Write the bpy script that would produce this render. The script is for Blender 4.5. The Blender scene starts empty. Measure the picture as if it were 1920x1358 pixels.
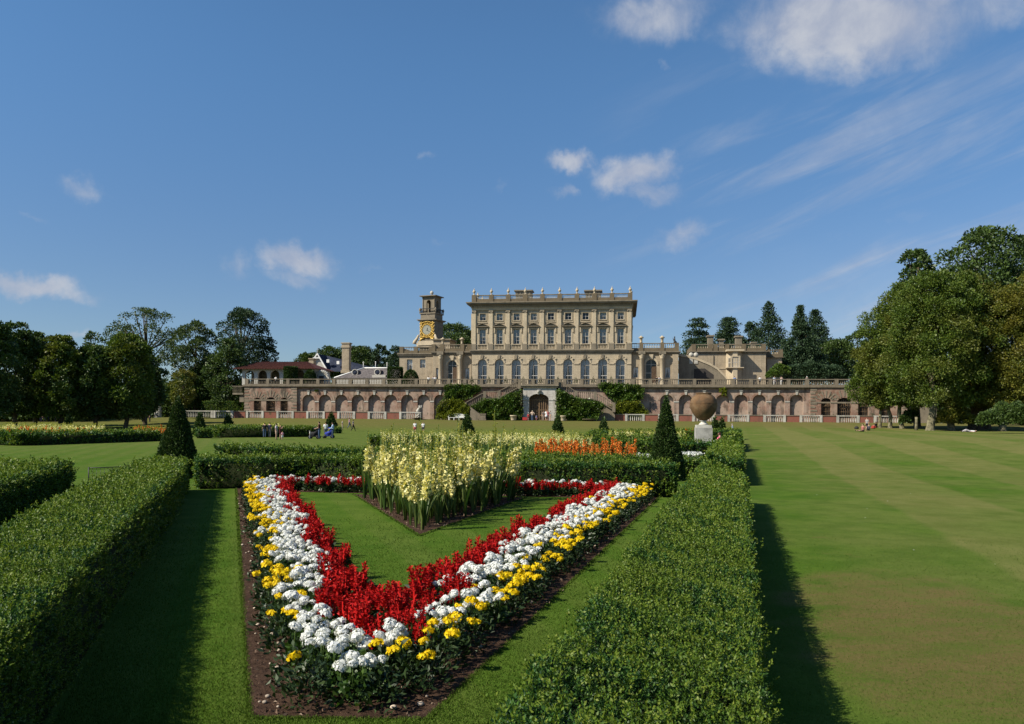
import bpy, bmesh, math, random
import numpy as np
from mathutils import Vector, Matrix
from mathutils.geometry import tessellate_polygon

# ------------------------------------------------------------------ camera, sky, sun
S = bpy.context.scene
C = S.collection
FX, CX, HY, ROLL, EYE = 1500.0, 960.0, 788.0, 0.0078, 1.8      # focal px (1920 wide), horizon, roll, eye height
cam_d = bpy.data.cameras.new("camera"); cam = bpy.data.objects.new("camera", cam_d); C.objects.link(cam)
cam_d.sensor_width = 36.0; cam_d.lens = FX / 1920 * 36.0
cam_d.shift_y = (HY - 679.0) / 1920.0
cam_d.clip_start = 0.05; cam_d.clip_end = 6000
cam.location = (0, 0, EYE)
cam.matrix_world = Matrix.Translation((0, 0, EYE)) @ Matrix.Rotation(math.radians(90), 4, 'X') @ Matrix.Rotation(ROLL, 4, 'Z')
S.camera = cam
S.view_settings.view_transform = 'Standard'; S.view_settings.look = 'None'
S.view_settings.exposure = 0.55; S.view_settings.gamma = 1.0
S.cycles.max_bounces = 6; S.cycles.transparent_max_bounces = 12
S.cycles.diffuse_bounces = 3; S.cycles.glossy_bounces = 2; S.cycles.transmission_bounces = 3
S.cycles.caustics_reflective = False; S.cycles.caustics_refractive = False

LIGHT = Vector((1.0, 0.45, -1.0)).normalized()                   # direction the sunlight travels
sun_d = bpy.data.lights.new("sun", 'SUN'); sun = bpy.data.objects.new("sun", sun_d); C.objects.link(sun)
sun_d.energy = 5.0; sun_d.angle = math.radians(0.5); sun_d.color = (1.0, 0.92, 0.77)
sun.rotation_euler = LIGHT.to_track_quat('-Z', 'Y').to_euler()
sun.location = (-40, -20, 60)
SUN_EL = math.asin(-LIGHT.z); SUN_AZ = math.atan2(-LIGHT.x, -LIGHT.y)

class NT:
    """small helper for building node trees"""
    def __init__(s, tree): s.t = tree
    def n(s, typ, ins=None, **props):
        nd = s.t.nodes.new(typ)
        for k, v in props.items(): setattr(nd, k, v)
        for k, v in (ins or {}).items():
            sk = nd.inputs[k]
            if isinstance(v, bpy.types.NodeSocket): s.t.links.new(v, sk)
            else: sk.default_value = v
        return nd
    def m(s, op, a, b=0.0, c=None, clamp=False):
        d = {0: a, 1: b}
        if c is not None: d[2] = c
        nd = s.n('ShaderNodeMath', d, operation=op); nd.use_clamp = clamp
        return nd.outputs[0]
    def mix(s, f, a, b, blend='MIX'):
        nd = s.n('ShaderNodeMix', {0: f, 6: col(a), 7: col(b)}, data_type='RGBA', blend_type=blend)
        return nd.outputs[2]
    def ss(s, v, lo, hi, a=0.0, b=1.0):
        return s.n('ShaderNodeMapRange', {0: v, 1: lo, 2: hi, 3: a, 4: b}, interpolation_type='SMOOTHSTEP').outputs[0]
    def noise(s, vec, scale, detail=3.0, rough=0.55, out=0, dist=0.0):
        return s.n('ShaderNodeTexNoise', {'Vector': vec, 'Scale': scale, 'Detail': detail, 'Roughness': rough, 'Distortion': dist}).outputs[out]
    def vmul(s, vec, v):
        return s.n('ShaderNodeVectorMath', {0: vec, 1: v}, operation='MULTIPLY').outputs[0]
    def dot(s, vec, v):
        return s.n('ShaderNodeVectorMath', {0: vec, 1: v}, operation='DOT_PRODUCT').outputs['Value']
    def link(s, a, b): s.t.links.new(a, b)
def col(c):
    if isinstance(c, bpy.types.NodeSocket): return c
    return (c[0], c[1], c[2], 1.0)

def ray(px, py):
    dx, dy = px - CX, HY - py
    return ((dx - ROLL * dy) / FX, (dy + ROLL * dx) / FX)

W = bpy.data.worlds.new("World"); S.world = W; W.use_nodes = True
def build_world():
    t = W.node_tree; t.nodes.clear(); q = NT(t)
    sky = q.n('ShaderNodeTexSky', sky_type='NISHITA')
    sky.sun_disc = False; sky.sun_elevation = SUN_EL; sky.sun_rotation = SUN_AZ
    sky.altitude = 50; sky.air_density = 1.0; sky.dust_density = 0.35; sky.ozone_density = 2.2
    co = q.n('ShaderNodeTexCoord').outputs['Generated']
    sp = q.n('ShaderNodeSeparateXYZ', {0: co})
    az = q.m('ARCTAN2', sp.outputs[0], sp.outputs[1]); el = q.m('ARCSINE', sp.outputs[2])
    v = q.n('ShaderNodeCombineXYZ', {0: az, 1: el, 2: 0.0}).outputs[0]
    # clouds: (az, el) of each cloud, its half sizes in degrees, tilt, weight
    n1 = q.noise(v, 14.0, 8.0, 0.62, dist=0.35)
    warp = q.n('ShaderNodeVectorMath', {0: q.noise(v, 22.0, 5.0, 0.6, out=1), 1: (0.5, 0.5, 0.5)}, operation='SUBTRACT').outputs[0]
    vw = q.n('ShaderNodeVectorMath', {0: q.vmul(warp, (0.075, 0.05, 0.0)), 1: v}, operation='ADD').outputs[0]
    cl = [(1225, 30, 150, 52, 0, 0.85), (1600, 40, 270, 100, -6, 1.3), (1450, 75, 90, 50, 0, .7), (1830, 15, 200, 60, 0, .62), (1068, 303, 58, 26, 0, 1.0), (1055, 360, 33, 20, 0, .6), (1185, 325, 92, 42, 0, 1.1),
          (1225, 365, 80, 30, -15, .75), (1280, 440, 72, 30, 12, .72), (560, 488, 88, 36, -4, 1.05), (555, 518, 70, 24, -10, .62), (440, 497, 42, 34, 20, .55), (60, 537, 135, 28, -3, 1.0),
          (152, 352, 52, 28, 0, .6), (75, 412, 26, 11, -15, .3), (800, 298, 24, 10, 0, .42), (945, 342, 24, 12, 15, .3), (130, 628, 40, 12, 0, .6), (690, 497, 20, 8, 0, .25), (1250, 124, 16, 12, 0, .3),
          (1480, 120, 70, 40, 0, .4), (1710, 410, 60, 22, 5, .25), (1560, 440, 40, 25, 0, .28), (1900, 130, 40, 24, 0, .3), (820, 452, 22, 8, 0, .25)]
    tot = None
    for px, py, rx, ry, tilt, wgt in cl:
        u, w = ray(px, py); a0 = math.atan2(u, 1.0); e0 = math.atan2(w, math.hypot(u, 1.0))
        k = math.cos(a0) / FX * 1.25
        mp = q.n('ShaderNodeMapping', {'Vector': vw, 'Location': (a0, e0, 0), 'Rotation': (0, 0, math.radians(tilt)), 'Scale': (rx * k, ry * k, 1)}, vector_type='TEXTURE')
        ln = q.n('ShaderNodeVectorMath', {0: mp.outputs[0]}, operation='LENGTH').outputs['Value']
        d = q.ss(ln, 0.05, 1.0, wgt, 0.0)
        tot = d if tot is None else q.m('MAXIMUM', tot, d)
    dens = q.m('ADD', tot, q.m('MULTIPLY', q.m('SUBTRACT', n1, 0.5), q.m('MULTIPLY', q.ss(tot, 0.0, 0.35), 1.1)))
    cum = q.ss(dens, 0.06, 1.25, 0.0, 0.88)
    # thin wisps drawn out along a slope towards the right
    rot = q.n('ShaderNodeMapping', {'Vector': v, 'Rotation': (0, 0, math.radians(-19))})
    w1 = q.noise(q.vmul(rot.outputs[0], (2.6, 19.0, 1.0)), 1.0, 7.0, 0.6, dist=0.6)
    wm = q.ss(w1, 0.44, 0.74)
    reg = q.m('MULTIPLY', q.ss(az, 0.06, 0.30), q.ss(el, 0.46, 0.28))
    veil = q.m('MULTIPLY', q.ss(az, 0.12, 0.6), q.ss(el, 0.26, 0.06))
    wis = q.m('ADD', q.m('MULTIPLY', q.m('MULTIPLY', wm, reg), 0.44), q.m('MULTIPLY', veil, q.ss(w1, 0.3, 0.6, 0.22, 0.46)))
    fac = q.m('MAXIMUM', cum, wis)
    tone = q.mix(q.ss(n1, 0.35, 0.7), (4.6, 5.0, 6.1), (6.4, 6.6, 7.1))
    skyc = q.mix(1.0, sky.outputs[0], q.mix(q.ss(el, 0.08, 0.46), (0.74, 0.865, 1.05), (0.83, 1.20, 1.42)), 'MULTIPLY')
    bg = q.n('ShaderNodeBackground', {'Color': q.mix(fac, skyc, tone), 'Strength': 0.063})
    out = q.n('ShaderNodeOutputWorld'); q.link(bg.outputs[0], out.inputs[0])
build_world()

# ------------------------------------------------------------------ ground and frames of reference
TH = math.radians(8.0)                                            # the terrace and the house are turned 8 degrees
OX, OY = 5.0, 150.0
ex = np.array((math.cos(TH), -math.sin(TH))); ey = np.array((math.sin(TH), math.cos(TH)))
TR = math.radians(15.8); TL = math.radians(-19.3)
dR, pR = np.array((math.sin(TR), math.cos(TR))), np.array((math.cos(TR), -math.sin(TR)))
dL, pL = np.array((math.sin(TL), math.cos(TL))), np.array((math.cos(TL), -math.sin(TL)))
def sstep(x, a, b):
    t = np.clip((x - a) / (b - a), 0, 1); return t * t * (3 - 2 * t)
def terr(x, y):
    x = np.asarray(x, float); y = np.asarray(y, float)
    ly = (x - OX) * ey[0] + (y - OY) * ey[1]
    a = 1.85 * (0.6 * np.clip((ly + 41) / 38, 0, 1) + 0.4 * sstep(ly, -41, -3))
    u = x * pR[0] + y * pR[1]; t = x * dR[0] + y * dR[1]
    low = -0.26 * sstep(u, -0.7, 0.08) * (1 - sstep(t, 30, 60))
    b = 0.8 * sstep(x, 12, 36) * sstep(y, 22, 60)
    return a + (low + b) * (1 - a / 1.85)
def G(px, py):
    """ground point seen at a pixel"""
    u, v = ray(px, py); lo, hi = 1.0, 600.0; y = 1.0; prev = 1.0
    while y < 600:
        if EYE + v * y < float(terr(u * y, y)): break
        prev = y; y *= 1.02
    lo, hi = prev, y
    for _ in range(30):
        m = (lo + hi) / 2
        if EYE + v * m < float(terr(u * m, m)): hi = m
        else: lo = m
    return np.array((u * lo, lo))
def P(px, py, y):
    u, v = ray(px, py); return Vector((u * y, y, EYE + v * y))
def L(px, py, ly):
    """house coordinates (along, height) of a pixel on the plane 'ly' metres behind the terrace wall"""
    u, v = ray(px, py); o = OX * ey[0] + OY * ey[1]
    Y = (ly + o) / (u * ey[0] + ey[1])
    return ((u * Y - OX) * ex[0] + (Y - OY) * ex[1], EYE + v * Y)
def H2W(lx, ly, z=0.0):
    return Vector((OX + lx * ex[0] + ly * ey[0], OY + lx * ex[1] + ly * ey[1], z))

# ------------------------------------------------------------------ objects and meshes
def tag(o, label=None, cat=None, group=None, kind=None):
    if label: o['label'] = label
    if cat: o['category'] = cat
    if group: o['group'] = group
    if kind: o['kind'] = kind
    return o
def thing(name, label, cat, loc=(0, 0, 0), rz=0.0, group=None):
    o = bpy.data.objects.new(name, None); C.objects.link(o)
    o.empty_display_size = 0.2
    o.location = loc; o.rotation_euler = (0, 0, rz)
    return tag(o, label, cat, group)
def hthing(name, label, cat, lx, ly, z, group=None):
    o = thing(name, label, cat, H2W(lx, ly, z), -TH, group); o['_'] = 0; del o['_']
    return o
def link_mesh(name, me, parent=None, loc=None):
    o = bpy.data.objects.new(name, me); C.objects.link(o)
    if parent is not None: o.parent = parent
    if loc is not None: o.location = loc
    return o
def copy_tree(o, parent=None):
    c = o.copy(); C.objects.link(c)
    if parent is not None: c.parent = parent
    for ch in list(o.children): copy_tree(ch, c)
    return c

class MB:
    """collects shapes and builds them as ONE mesh object"""
    def __init__(s): s.v = []; s.f = []; s.mi = []; s.sm = []
    def add(s, vs, fs, mi=0, smooth=False):
        b = len(s.v); s.v += [tuple(map(float, p)) for p in vs]
        for f in fs: s.f.append([b + i for i in f]); s.mi.append(mi); s.sm.append(smooth)
        return s
    def box(s, x0, x1, y0, y1, z0, z1, mi=0):
        vs = [(x, y, z) for z in (z0, z1) for y in (y0, y1) for x in (x0, x1)]
        return s.add(vs, [(0, 2, 3, 1), (4, 5, 7, 6), (0, 1, 5, 4), (2, 6, 7, 3), (0, 4, 6, 2), (1, 3, 7, 5)], mi)
    def frustum(s, cx, cy, z0, z1, a0, b0, a1, b1, mi=0):
        vs = [(cx + sx * a, cy + sy * b, z) for z, a, b in ((z0, a0, b0), (z1, a1, b1)) for sy in (-1, 1) for sx in (-1, 1)]
        return s.add(vs, [(0, 2, 3, 1), (4, 5, 7, 6), (0, 1, 5, 4), (2, 6, 7, 3), (0, 4, 6, 2), (1, 3, 7, 5)], mi)
    def lathe(s, cx, cy, prof, n=12, mi=0, smooth=True, z=0.0):
        vs = []; fs = []
        for r, h in prof:
            for k in range(n):
                a = 2 * math.pi * k / n; vs.append((cx + r * math.cos(a), cy + r * math.sin(a), z + h))
        for i in range(len(prof) - 1):
            for k in range(n):
                fs.append((i * n + k, i * n + (k + 1) % n, (i + 1) * n + (k + 1) % n, (i + 1) * n + k))
        fs.append(tuple(range(n))[::-1]); fs.append(tuple(range((len(prof) - 1) * n, len(prof) * n)))
        return s.add(vs, fs, mi, smooth)
    def tube(s, pts, rad, n=6, mi=0, smooth=True):
        pts = [Vector(p) for p in pts]
        if not hasattr(rad, '__len__'): rad = [rad] * len(pts)
        vs = []; fs = []
        for i, p in enumerate(pts):
            d = (pts[min(i + 1, len(pts) - 1)] - pts[max(i - 1, 0)]).normalized()
            a = d.orthogonal().normalized() if abs(d.z) > .99 or True else None
            a = (Vector((1, 0, 0)) - d * d.x); a = a.normalized() if a.length > 0.2 else (Vector((0, 1, 0)) - d * d.y).normalized()
            b = d.cross(a)
            for k in range(n):
                t = 2 * math.pi * k / n; vs.append(p + (a * math.cos(t) + b * math.sin(t)) * rad[i])
        for i in range(len(pts) - 1):
            for k in range(n): fs.append((i * n + k, i * n + (k + 1) % n, (i + 1) * n + (k + 1) % n, (i + 1) * n + k))
        fs.append(tuple(range(n))[::-1]); fs.append(tuple(range((len(pts) - 1) * n, len(pts) * n)))
        return s.add(vs, fs, mi, smooth)
    def prism(s, poly, y0, y1, mi=0):
        """polygon given in (x, z), extruded from y0 to y1"""
        n = len(poly); vs = [(x, y0, z) for x, z in poly] + [(x, y1, z) for x, z in poly]
        fs = [tuple(range(n)), tuple(range(n, 2 * n))[::-1]] + [(i, i + n, (i + 1) % n + n, (i + 1) % n) for i in range(n)]
        return s.add(vs, fs, mi)
    def strip(s, outer, inner, y0, y1, mi=0):
        """band between two open outlines in (x, z), with depth"""
        for a in range(len(outer) - 1):
            q = [outer[a], outer[a + 1], inner[a + 1], inner[a]]; s.prism(q, y0, y1, mi)
        return s
    def holes(s, rect, holes, y0, y1, mi=0, mir=None):
        """wall front at y0 with openings whose reveals run back to y1"""
        x0, x1, z0, z1 = rect; mir = mi if mir is None else mir
        loops = [[Vector((x0, z0, 0)), Vector((x1, z0, 0)), Vector((x1, z1, 0)), Vector((x0, z1, 0))]]
        loops += [[Vector((x, z, 0)) for x, z in h] for h in holes]
        tri = tessellate_polygon(loops); flat = [p for l in loops for p in l]
        s.add([(p.x, y0, p.y) for p in flat], [tuple(t) for t in tri], mi)
        for h in holes:
            n = len(h)
            s.add([(x, y0, z) for x, z in h] + [(x, y1, z) for x, z in h], [(i, (i + 1) % n, (i + 1) % n + n, i + n) for i in range(n)], mir)
        return s
    def build(s, name, mats, parent=None, off=(0, 0, 0), tf=None):
        V = np.array(s.v, float).reshape(-1, 3) - np.array(off, float)
        if tf is not None:
            V = np.array([tf @ Vector(p) for p in V])
        me = bpy.data.meshes.new(name); me.from_pydata(V.tolist(), [], s.f)
        for m in (mats if isinstance(mats, (list, tuple)) else [mats]): me.materials.append(m)
        me.polygons.foreach_set('material_index', s.mi); me.polygons.foreach_set('use_smooth', s.sm)
        bm = bmesh.new(); bm.from_mesh(me); bmesh.ops.recalc_face_normals(bm, faces=bm.faces); bm.to_mesh(me); bm.free()
        me.update()
        return link_mesh(name, me, parent)
def arch(cx, z0, zs, hw, n=10):
    """outline of an arched opening: sill z0, springing zs, half width"""
    return [(cx - hw, z0), (cx + hw, z0)] + [(cx + hw * math.cos(math.pi * k / n), zs + hw * math.sin(math.pi * k / n)) for k in range(n + 1)]
def rect(cx, hw, z0, z1): return [(cx - hw, z0), (cx + hw, z0), (cx + hw, z1), (cx - hw, z1)]

def qmesh(name, V, F, mats, mi=None, parent=None, smooth=False, loc=None):
    """one mesh from numpy quads"""
    V = np.ascontiguousarray(V, np.float32); F = np.ascontiguousarray(F, np.int32)
    me = bpy.data.meshes.new(name)
    me.vertices.add(len(V)); me.vertices.foreach_set('co', V.ravel())
    me.loops.add(F.size); me.loops.foreach_set('vertex_index', F.ravel())
    me.polygons.add(len(F)); me.polygons.foreach_set('loop_start', np.arange(0, F.size, F.shape[1], dtype=np.int32))
    for m in (mats if isinstance(mats, (list, tuple)) else [mats]): me.materials.append(m)
    if mi is not None: me.polygons.foreach_set('material_index', np.ascontiguousarray(mi, np.int32))
    if smooth: me.polygons.foreach_set('use_smooth', np.ones(len(F), bool))
    me.update(calc_edges=True)
    return link_mesh(name, me, parent, loc)
def nrm(a): return a / (np.linalg.norm(a, axis=1, keepdims=True) + 1e-9)
def leaves(p, d, size, rng, aspect=0.5, jitter=0.5, fold=0.18):
    """diamond leaves at points p growing along d"""
    n = len(p); size = np.broadcast_to(np.asarray(size, float), (n,))[:, None]
    d = nrm(nrm(d) + rng.normal(0, jitter, (n, 3)))
    s = nrm(np.cross(d, rng.normal(0, 1, (n, 3))))
    k = np.cross(d, s)
    w = s * size * aspect * 0.5; m = p + d * size * 0.45 + k * size * fold
    V = np.stack([p, m - w, p + d * size, m + w], 1).reshape(-1, 3)
    return V, np.arange(4 * n).reshape(n, 4)
def cat(parts):
    Vs, Fs, Ms = [], [], []; b = 0
    for V, F, m in parts:
        Vs.append(V); Fs.append(F + b); Ms.append(np.full(len(F), m)); b += len(V)
    return np.concatenate(Vs), np.concatenate(Fs), np.concatenate(Ms)
# ------------------------------------------------------------------ materials
def new_mat(name):
    m = bpy.data.materials.new(name); m.use_nodes = True; t = m.node_tree; t.nodes.clear(); q = NT(t)
    out = q.n('ShaderNodeOutputMaterial'); return m, q, out
def principled(q, out, color, rough=0.7, spec=0.3, metal=0.0, normal=None):
    ins = {'Base Color': col(color), 'Roughness': rough, 'Metallic': metal, 'Specular IOR Level': spec}
    if normal is not None: ins['Normal'] = normal
    b = q.n('ShaderNodeBsdfPrincipled', ins); q.link(b.outputs[0], out.inputs[0]); return b
def plain(name, c, rough=0.6, spec=0.3, metal=0.0, var=0.15, scale=6.0):
    m, q, out = new_mat(name)
    pos = q.n('ShaderNodeTexCoord').outputs['Object']
    f = q.noise(pos, scale, 4.0)
    cc = q.mix(q.ss(f, 0.3, 0.7), tuple(x * (1 - var) for x in c), tuple(min(1, x * (1 + var)) for x in c))
    principled(q, out, cc, rough, spec, metal); return m
def stone(name, c, dark=(0.10, 0.09, 0.07), amount=0.4, joints=0.0, scale=0.8, pale=None):
    m, q, out = new_mat(name)
    pos = q.n('ShaderNodeTexCoord').outputs['Object']
    n1 = q.noise(pos, scale, 6.0, 0.62); n2 = q.noise(pos, scale * 7, 4.0, 0.6)
    st = q.noise(q.vmul(pos, (1.6, 1.6, 0.22)), 1.5, 5.0, 0.6)                  # run-off streaks
    c0 = q.mix(q.ss(n2, 0.25, 0.75), tuple(x * 0.82 for x in c), tuple(x * 1.15 for x in c))
    f = q.m('MULTIPLY', q.ss(q.m('ADD', q.m('MULTIPLY', n1, 0.6), q.m('MULTIPLY', st, 0.4)), 0.42, 0.68), amount)
    c1 = q.mix(f, c0, dark)
    if pale: c1 = q.mix(q.m('MULTIPLY', q.ss(n1, 0.55, 0.3), 0.45), c1, pale)
    nrmv = None
    if joints:
        sp = q.n('ShaderNodeSeparateXYZ', {0: pos}); pv = q.n('ShaderNodeCombineXYZ', {0: q.m('ADD', sp.outputs[0], sp.outputs[1]), 1: sp.outputs[2], 2: 0.0}).outputs[0]
        br = q.n('ShaderNodeTexBrick', {'Vector': pv, 'Color1': (1, 1, 1, 1), 'Color2': (.82, .82, .82, 1), 'Mortar': (.45, .43, .4, 1), 'Scale': 1.0, 'Mortar Size': 0.02, 'Brick Width': 0.95, 'Row Height': 0.42})
        c1 = q.mix(joints, c1, br.outputs[0], 'MULTIPLY')
    bp = q.n('ShaderNodeBump', {'Height': n2, 'Strength': 0.3, 'Distance': 0.02})
    principled(q, out, c1, 0.85, 0.2, 0.0, bp.outputs[0]); return m
def brick(name, c1, c2, mortar, pale, stain=0.5):
    m, q, out = new_mat(name)
    pos = q.n('ShaderNodeTexCoord').outputs['Object']
    sp = q.n('ShaderNodeSeparateXYZ', {0: pos}); pv = q.n('ShaderNodeCombineXYZ', {0: q.m('ADD', sp.outputs[0], sp.outputs[1]), 1: sp.outputs[2], 2: 0.0}).outputs[0]
    br = q.n('ShaderNodeTexBrick', {'Vector': pv, 'Color1': col(c1), 'Color2': col(c2), 'Mortar': col(mortar), 'Scale': 1.0, 'Mortar Size': 0.012, 'Brick Width': 0.24, 'Row Height': 0.085, 'Bias': 0.1})
    n1 = q.noise(pos, 0.35, 6.0, 0.65); n2 = q.noise(pos, 2.3, 5.0, 0.65); n3 = q.noise(q.vmul(pos, (1, 1, .3)), 0.9, 5.0, .6)
    a = q.mix(q.m('MULTIPLY', q.ss(n1, 0.42, 0.60), 0.8), br.outputs[0], pale)
    a = q.mix(q.m('MULTIPLY', q.ss(n2, 0.50, 0.64), 0.65), a, pale)
    a = q.mix(q.m('MULTIPLY', q.ss(n3, 0.50, 0.70), stain), a, (0.075, 0.062, 0.048))
    a = q.mix(q.m('MULTIPLY', q.ss(q.noise(pos, 1.3, 4.0), 0.60, 0.67), 0.65), a, (0.05, 0.06, 0.03))
    bp = q.n('ShaderNodeBump', {'Height': n2, 'Strength': 0.4, 'Distance': 0.03})
    principled(q, out, a, 0.9, 0.15, 0.0, bp.outputs[0]); return m
def leafmat(name, cols, patch=None, patch_scale=0.8, trans=0.25, rough=0.5, spec=0.35, spread=1.0):
    """random tint per leaf, optional patches of a second growth colour"""
    m, q, out = new_mat(name)
    geo = q.n('ShaderNodeNewGeometry')
    r = q.n('ShaderNodeValToRGB', {0: geo.outputs['Random Per Island']})
    e = r.color_ramp.elements
    while len(e) < len(cols): e.new(0.5)
    for i, c in enumerate(cols): e[i].position = i / max(1, len(cols) - 1); e[i].color = col(c)
    c0 = r.outputs[0]
    if patch:
        nz = q.noise(geo.outputs['Position'], patch_scale, 4.0, 0.6)
        c0 = q.mix(q.m('MULTIPLY', q.ss(nz, 0.44, 0.64), 0.78), c0, q.mix(geo.outputs['Random Per Island'], tuple(x * .7 for x in patch), tuple(x * 1.25 for x in patch)))
    b = q.n('ShaderNodeBsdfPrincipled', {'Base Color': c0, 'Roughness': rough, 'Specular IOR Level': spec})
    if trans > 0:
        tr = q.n('ShaderNodeBsdfTranslucent', {'Color': q.mix(1.0, c0, (1.2, 1.25, .6), 'MULTIPLY')})
        mx = q.n('ShaderNodeMixShader', {0: trans, 1: b.outputs[0], 2: tr.outputs[0]}); q.link(mx.outputs[0], out.inputs[0])
    else: q.link(b.outputs[0], out.inputs[0])
    return m
M = {}
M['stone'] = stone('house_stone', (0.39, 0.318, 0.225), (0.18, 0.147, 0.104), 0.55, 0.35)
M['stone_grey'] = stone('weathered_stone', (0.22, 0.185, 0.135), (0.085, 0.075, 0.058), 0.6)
M['stone_plain'] = stone('smooth_stone', (0.47, 0.39, 0.275), (0.22, 0.185, 0.135), 0.45)
M['stone_white'] = stone('pale_carved_stone', (0.43, 0.41, 0.36), (0.13, 0.125, 0.11), 0.6, pale=(0.55, 0.53, 0.48))
M['stone_door'] = stone('pale_block_stone', (0.50, 0.47, 0.43), (0.22, 0.19, 0.17), 0.5, 0.7, pale=(0.58, 0.55, 0.52))
M['terrace_stone'] = stone('terrace_stone', (0.20, 0.165, 0.12), (0.07, 0.06, 0.046), 0.6)
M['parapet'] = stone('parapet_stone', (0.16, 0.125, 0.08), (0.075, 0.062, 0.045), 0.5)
M['brick'] = brick('old_brick', (0.235, 0.10, 0.065), (0.175, 0.09, 0.065), (0.27, 0.20, 0.15), (0.34, 0.255, 0.195), 0.9)
M['brick_pale'] = brick('washed_brick', (0.27, 0.135, 0.095), (0.22, 0.13, 0.10), (0.34, 0.27, 0.22), (0.38, 0.295, 0.235), 0.75)
M['brick_red'] = brick('red_brick', (0.25, 0.075, 0.045), (0.20, 0.065, 0.045), (0.25, 0.14, 0.11), (0.24, 0.09, 0.062), 0.3)
M['render'] = plain('lime_render', (0.44, 0.42, 0.37), 0.85, 0.2)
M['white_paint'] = plain('white_paint', (0.78, 0.77, 0.73), 0.45, 0.4, var=0.05)
M['sash'] = plain('sash_paint', (0.45, 0.43, 0.40), 0.5, 0.4, var=0.05)
M['curtain'] = plain('curtain_cloth', (0.74, 0.72, 0.72), 0.9, 0.1, var=0.2, scale=2)
M['blind'] = plain('blind_cloth', (0.6, 0.63, 0.65), 0.9, 0.1, var=0.1, scale=2)
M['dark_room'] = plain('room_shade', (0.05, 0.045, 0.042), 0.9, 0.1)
M['lead'] = plain('lead_sheet', (0.20, 0.205, 0.21), 0.6, 0.3)
M['slate'] = plain('dark_slate', (0.030, 0.036, 0.056), 0.9, 0.05, var=0.3, scale=3)
M['slate_grey'] = plain('grey_slate', (0.115, 0.102, 0.10), 0.9, 0.1, var=0.35, scale=2)
M['tile'] = plain('red_roof_tile', (0.088, 0.030, 0.022), 0.8, 0.2, var=0.35, scale=3)
M['gold'] = plain('gilding', (0.52, 0.34, 0.07), 0.4, 0.5, 0.25, 0.4)
M['terracotta'] = stone('terracotta', (0.145, 0.080, 0.038), (0.055, 0.042, 0.028), 0.75, scale=1.6, pale=(0.20, 0.155, 0.095))
M['plinth'] = stone('plinth_stone', (0.36, 0.345, 0.32), (0.15, 0.145, 0.13), 0.75, scale=2.5)
M['wood_dark'] = plain('dark_oak', (0.085, 0.055, 0.035), 0.7, 0.2, var=0.35)
M['wood_door'] = plain('door_oak', (0.16, 0.105, 0.06), 0.7, 0.2, var=0.35)
M['iron'] = plain('black_iron', (0.015, 0.016, 0.015), 0.5, 0.4)
M['bark'] = plain('tree_bark', (0.085, 0.068, 0.045), 0.95, 0.1, var=0.5, scale=4)
M['bark_pale'] = plain('grey_green_bark', (0.15, 0.135, 0.085), 0.95, 0.1, var=0.5, scale=3)
M['core'] = plain('hedge_twigs', (0.020, 0.026, 0.011), 0.95, 0.05, var=0.4, scale=14)
M['bronze'] = plain('dark_bronze', (0.02, 0.02, 0.018), 0.5, 0.4)
def glass_mat():
    m, q, out = new_mat('window_glass')
    g = q.n('ShaderNodeBsdfGlossy', {'Color': (0.5, 0.49, 0.47, 1), 'Roughness': 0.02}); tr = q.n('ShaderNodeBsdfTransparent', {'Color': (0.92, 0.94, 0.94, 1)})
    fr = q.n('ShaderNodeFresnel', {'IOR': 1.55})
    mx = q.n('ShaderNodeMixShader', {0: q.m('ADD', fr.outputs[0], 0.03, clamp=True), 1: tr.outputs[0], 2: g.outputs[0]})
    q.link(mx.outputs[0], out.inputs[0]); return m
M['glass'] = glass_mat()
M['box'] = leafmat('box_leaf', [(0.014, 0.048, 0.012), (0.026, 0.078, 0.017), (0.042, 0.106, 0.018), (0.060, 0.128, 0.015)], (0.100, 0.150, 0.010), 0.9, 0.16, 0.5, 0.28)
M['box_tip'] = leafmat('box_new_growth', [(0.065, 0.125, 0.012), (0.11, 0.17, 0.016), (0.17, 0.21, 0.03)], None, 1, 0.28, 0.5, 0.25)
M['yew'] = leafmat('yew_needles', [(0.016, 0.038, 0.008), (0.032, 0.066, 0.013), (0.062, 0.10, 0.02)], None, 1, 0.10, 0.6, 0.25)
M['lime'] = leafmat('lime_leaf', [(0.036, 0.068, 0.010), (0.066, 0.112, 0.015), (0.096, 0.146, 0.02), (0.13, 0.168, 0.024)], (0.12, 0.125, 0.02), 0.22, 0.22, 0.5, 0.3)
M['lime_gold'] = leafmat('yellowing_leaf', [(0.050, 0.070, 0.010), (0.090, 0.112, 0.015), (0.13, 0.145, 0.02), (0.165, 0.155, 0.022)], (0.15, 0.135, 0.02), 0.25, 0.24, 0.5, 0.3)
M['oak'] = leafmat('oak_leaf', [(0.028, 0.054, 0.013), (0.054, 0.094, 0.020), (0.086, 0.13, 0.028)], None, 1, 0.18, 0.5, 0.3)
M['ash'] = leafmat('pale_tree_leaf', [(0.036, 0.062, 0.020), (0.058, 0.090, 0.028), (0.085, 0.12, 0.036)], None, 1, 0.25, 0.5, 0.3)
M['pine'] = leafmat('conifer_needles', [(0.018, 0.040, 0.018), (0.032, 0.064, 0.028), (0.052, 0.086, 0.036)], None, 1, 0.12, 0.6, 0.25)
M['ivy'] = leafmat('ivy_leaf', [(0.024, 0.064, 0.009), (0.055, 0.118, 0.014), (0.095, 0.165, 0.024), (0.13, 0.19, 0.035)], (0.075, 0.11, 0.016), 0.4, 0.2, 0.4, 0.4)
M['ivy_yellow'] = leafmat('yellow_green_leaf', [(0.09, 0.125, 0.008), (0.15, 0.18, 0.012), (0.20, 0.215, 0.02)], None, 1, 0.2, 0.5, 0.3)
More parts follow.
